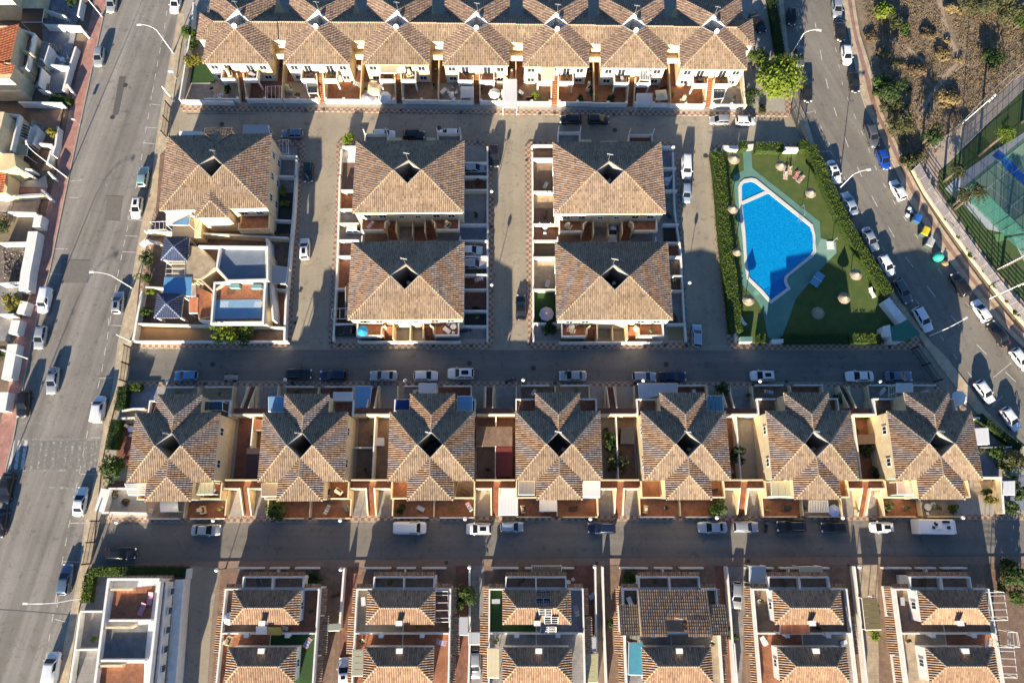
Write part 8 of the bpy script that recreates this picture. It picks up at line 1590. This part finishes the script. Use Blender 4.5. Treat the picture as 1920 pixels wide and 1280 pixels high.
# small iron drain lids set in the checked pavements
DC = {}
NTH = ['first', 'second', 'third', 'fourth', 'fifth', 'sixth', 'seventh', 'eighth', 'ninth', 'tenth', 'eleventh', 'twelfth', 'thirteenth', 'fourteenth', 'fifteenth']
for x, y in sorted([(573, 207), (607, 205), (752, 207), (864, 211), (1012, 213), (1040, 212), (1151, 215), (1182, 212), (1282, 213), (1345, 212), (388, 645), (540, 644), (623, 642), (637, 647), (736, 646), (812, 649), (884, 648), (1096, 651), (1131, 648), (1209, 651), (1247, 647), (1287, 648), (1395, 648), (1668, 650), (803, 718), (548, 718), (865, 719), (308, 719), (384, 719), (1040, 718), (1190, 719), (1475, 715), (581, 971), (786, 970), (842, 969), (1044, 969), (1100, 971), (1275, 968), (1493, 968), (1505, 967), (837, 1054), (1119, 1055), (1403, 1051), (988, 300), (563, 545), (553, 605), (921, 425)]):
    p = P(x, y, .12); mb = MB(); mb.box((p.x, p.y, .125), (.5, .5, .03)); b_ = [n for lo, n in ((1010, 'pavement of the paired houses'), (940, 'upper side of the lowest street'), (690, 'star house side of the pool street'), (640, 'pool side of the pool street'), (295, 'lane pavements'), (0, 'pavement before the joined terrace')) if y >= lo][0]; DC[b_] = DC.get(b_, -1)+1
    solo('drain_cover', mb, M_MH, f'{NTH[DC[b_]]} square drain cover from the avenue, {b_}', 'drain cover', 'drain covers in the pavements')
# iron gates at the ends of the streets
def gate(s, h, label):
    l = W('', s, .02); p = l[0]; t_ = thing('iron_gate', label, 'gate', (p.x, p.y, 0), 0, 'black iron gates at the street ends'); d = l[-1]-p; n_ = max(6, int(d.length/.16)); u = d.normalized()
    bars = MB()
    for i in range(n_+1): q = d*(i/n_); bars.tube([(q.x, q.y, .1), (q.x, q.y, h)], .02, 4)
    o = L('bars', bars, M_BLACKM, t_); o['kind'] = 'stuff'
    for z in (.2, h*.5, h-.1): mb = MB(); mb.tube([(0, 0, z), (d.x, d.y, z)], .04, 4); L('rail', mb, M_BLACKM, t_)
    for q in (Vector((0, 0, 0)), d*.5, d): mb = MB(); mb.box((q.x, q.y, h/2+.1), (.18, .18, h+.2)); L('post', mb, M_BLACKM, t_)
gate('321,203 313,258', 2.2, 'black iron gate where the top street meets the avenue'); gate('246,652 238,716', 2.2, 'black iron gate where the pool street meets the avenue'); gate('186,976 170,1056', 2.2, 'black iron gate where the lowest street meets the avenue'); gate('1482,213 1504,268', 2.2, 'black iron gate where the top street meets the curved road'); gate('1708,655 1752,716', 2.2, 'black iron gate where the pool street meets the curved road')

# ---- belongings in the yards: crates, clothes horses, plants and planters, each placed in its house's own frame
def prop(kind, fx, fy, F_, z, label, m=None):
    p = F_(fx, fy, z); rz = random.random()*3.1; s = random.uniform(.85, 1.25)
    if kind == 'pot': r = .24*s; t_ = thing('plant_pot', label, 'plant pot', p, rz, 'pots and tubs in the yards'); mb = MB(); mb.lathe([(r*.7, 0), (r, .4), (r*.85, .4), (r*.8, .34)], 9); L('pot', mb, random.choice([M_TERRA, M_CONC, M_METALW]), t_); it, c_ = crown_items(.5*s, .9*s, .4, 80, .13, 4); o = link('leaves', leaves_mesh('leaves', it, random.choice([M_LEAF, M_LEAFD, M_LEAFB])), t_); o['kind'] = 'stuff'
    elif kind == 'box': t_ = thing('storage_box', label, 'storage box', p, rz, 'storage boxes'); mb = MB(); mb.box((0, 0, .32), (1.1*s, .55*s, .62)); L('body', mb, random.choice([M_GREYFLOOR, M_BROWNWOOD, M_CORR]), t_); mb = MB(); mb.box((0, 0, .67), (1.16*s, .6*s, .06)); L('lid', mb, random.choice([M_SHEETW, M_CORR, M_DARK]), t_)
    elif kind == 'rack':
        t_ = thing('clothes_horse', label, 'clothes horse', p, rz, 'clothes horses'); fr = MB()
        for y in (-.3, .3): fr.tube([(-.8, y, 0), (.0, y, .95)], .015, 4); fr.tube([(.8, y, 0), (.0, y, .95)], .015, 4)
        L('frame', fr, M_METALW, t_)
        for k in range(4): mb = MB(); mb.box((-.6+k*.4, 0, .9), (.3, .62*s, .05)); L('laundry', mb, random.choice([M_PW, M_PP, M_PL, MATS['pink_mat'], M_PC]), t_)
    elif kind == 'bench': t_ = thing('garden_bench', label, 'bench', p, rz, 'garden benches'); mb = MB(); mb.box((0, 0, .43), (1.5, .5, .06)); L('seat', mb, m or M_BROWNWOOD, t_); mb = MB(); mb.box((0, .25, .7), (1.5, .06, .45)); L('backrest', mb, m or M_BROWNWOOD, t_); [L('leg', (lambda b_: (b_.box((x, 0, .2), (.07, .45, .4)), b_)[1])(MB()), M_BLACKM, t_) for x in (-.65, .65)]
    elif kind == 'bbq': t_ = thing('brick_barbecue', label, 'barbecue', p, rz, 'brick barbecues'); mb = MB(); mb.box((0, 0, .45), (1.2, .7, .9)); L('base', mb, M_CREAM, t_); mb = MB(); mb.box((0, .1, 1.5), (.5, .4, 1.2)); L('chimney', mb, M_CREAM, t_); mb = MB(); mb.box((0, -.15, .93), (.8, .4, .05)); L('grill', mb, M_BLACKM, t_)
K_ = ['pot', 'box', 'rack', 'bench', 'bbq']; N_ = dict(pot='potted plant', box='storage box', rack='clothes horse', bench='dark bench', bbq='cream barbecue')
def spread(fr, spots, n, tail):
    ch = random.sample(spots, n); used_ = {}
    for (x, y, z, where), k in zip(ch, random.sample(['pot', 'pot', 'box', 'rack', 'bench', 'bbq', 'pot', 'box'], n)):
        key = (k, where)
        if key in used_: continue
        used_[key] = 1; prop(k, x, y, fr, z, f'{N_[k]} {where} {tail}')
for i, (x, y, a) in enumerate(R3C):
    spread(frame((x, y), R(a)), [(-5.4, -9.4, .16, 'near the avenue end of the sunny yard at'), (-2.2, -9.2, .16, 'by the yard divider at'), (2.6, -9.3, .16, 'past the yard divider at'), (5.5, -9.0, .16, 'at the far end of the sunny yard at'), (4.9, -6.6, 2.8, 'on the sunny terrace at'), (-3.5, 9.3, .16, 'in the shaded street yard at'), (3.6, 9.2, .16, 'in the far shaded street yard at'), (8.3, 2.8, .16, 'in the upper sunken patio beside'), (8.4, -3.2, .16, 'in the lower sunken patio beside')], 7, f'the {ORD[i]} star house')
for i, (x, y) in enumerate(R1C):
    spread(frame((x, y), 0), [(-6.3, -9.6, .16, 'in the avenue corner of the yard at'), (-4.6, -11, .16, 'by the front wall of'), (4.8, -10.6, .16, 'in the far yard of'), (6.3, -8.6, .16, 'by the party wall of'), (-1.9, -8.4, 2.82, 'on the avenue-side balcony of'), (2.1, -8.4, 2.82, 'on the far balcony of'), (6.4, -4.8, .16, 'in the side passage of')], 6, f'the {ORD[i]} joined terrace house')
for i, r5 in enumerate(R5C):
    spread(frame((r5[0], -12.7), 0), [(-6.0, .5, 3.0, 'on the upper avenue-side terrace of'), (6.0, -.8, 3.0, 'on the upper far terrace of'), (-2.2, 3.2, 3.0, 'on the bay balcony of'), (-5.9, -5.0, 3.0, 'on the lower avenue-side terrace of'), (2.2, -3.2, 3.0, 'behind the first roof of'), (5.8, -5.2, 3.0, 'on the lower far terrace of'), (8.8, 1.0, .16, 'in the drive past')], 6, f'the {ORD[i]} paired house')
for i, (x, y, a, lb) in enumerate(BC):
    spread(frame((x, y), R(a)), [(-6.8, -7.6, 2.82, 'on the avenue-side terrace of'), (6.4, -7.7, 2.82, 'on the far terrace of'), (11.5, 2.0, .17, 'in the upper lane yard of'), (11.2, -4.6, .17, 'in the lower lane yard of'), (-10.4, 1.5, .17, 'in the upper narrow yard of'), (-10.4, -4.0, .17, 'in the lower narrow yard of')], 5, ['the upper hipped house nearer the avenue', 'the blue-parasol house', 'the car port house', 'the turf garden house'][i])

# ---- plots at the two ends of the star row
for zone, s, m, z in (('I', '930,335 1175,335 1175,505 925,520', BT, .158), ('I', '905,612 1005,612 985,890 870,900 880,700', M_BRICKFLOOR, .158), ('I', '830,1112 1095,1112 1095,1285 790,1285', mat('white_gravel', (.46, .43, .38), .95, rgb2=(.36, .31, .26), scale=3, bump=.4), .158), ('I', '818,1045 935,1045 930,1100 815,1100', M_BRICKFLOOR, .16), ('L', '1600,830 1700,830 1735,1010 1610,1020', BT, .158), ('L', '1560,1030 1735,1030 1755,1190 1500,1190', M_SANDFLOOR, .16), ('L', '1768,1030 1935,1000 1960,1260 1790,1270', BT, .16), ('L', '1545,560 1680,640 1900,830 1700,825 1560,800', M_GREYFLOOR, .16)): sheet_px('end_yard', s, z, m, zone)  # blue-grey floors at the curved-road end stand in for shade
bwall('I', '915,520 1000,505 1085,505', .25, 1.5, M_CREAM, 'cream wall by the upper avenue hedge', 'end plot walls'); bwall('I', '905,578 1010,572', .25, 1.5, M_CREAM, 'cream wall by the lower avenue hedge', 'end plot walls'); bwall('I', '815,1103 1085,1100', .25, 1.5, M_WHITE, 'white wall above the white gravel garden', 'end plot walls'); bwall('I', '795,1105 745,1275', 1.5, 1.4, M_WHITE, 'broad white wall of the gravel garden along the avenue', 'end plot walls'); bwall('I', '760,1282 1100,1290', .3, 1.1, M_WHITE, 'white wall of the gravel garden on the lowest street', 'end plot walls')
bwall('L', '1545,1022 1748,1022 1768,1290', .3, 1.9, M_CREAM, 'cream wall round the last sand coloured yard', 'end plot walls'); bwall('L', '1530,570 1590,575', .25, 1.6, M_CREAM, 'cream wall end behind the white sheet roof', 'end plot walls'); bwall('L', '1590,795 1830,790', .15, 1.5, M_GALV, 'thin fence wall below the crumpled sheet roof', 'end plot walls')
canopy('L', '1768,1048 1850,1045 1850,1148 1768,1150', 2.3, M_SHEETW, 'small pale sheet roof in the last shade-toned yard', 3, .03); hedge('L', '1590,560 1700,645 1810,735 1900,800', 1.3, 1.5, M_HEDGED, 'added dark hedge along the curved pavement behind the last star house', size=.13)  # hedge added to darken the ground behind the last star house
for x, y, r, h, m, lb in ((1835, 842, 1.2, 1.6, M_LEAFO, 'flowering bush behind the last star house'), (1888, 878, 1.6, 2.0, M_LEAF, 'green bush beside the pale sheet roof'), (1898, 905, 1.3, 1.6, M_LEAFD, 'dark bush at the picture edge by the shade-toned yard'), (1912, 925, 1.4, 1.8, M_LEAF, 'lowest green bush at the picture edge by the shade-toned yard'), (1888, 1060, 1.5, 2.4, M_LEAFD, 'dark tree crown beside the large edge tree'), (1880, 1100, 1.2, 2.0, M_LEAFD, 'dark bush by the trellis of the last paired house'), (232, 730, .8, 1.2, M_LEAFD, 'small dark plant by the upper avenue hedge'), (215, 925, .7, .6, M_BROWNL, 'dry red plants in the white gravel'), (235, 940, .8, .5, M_BROWNL, 'low dry plants in the middle of the white gravel')): tree(x, y, r, h, m, lb, 'shrub', 'garden_shrub', None, 300, .2, .14, 6, .12)
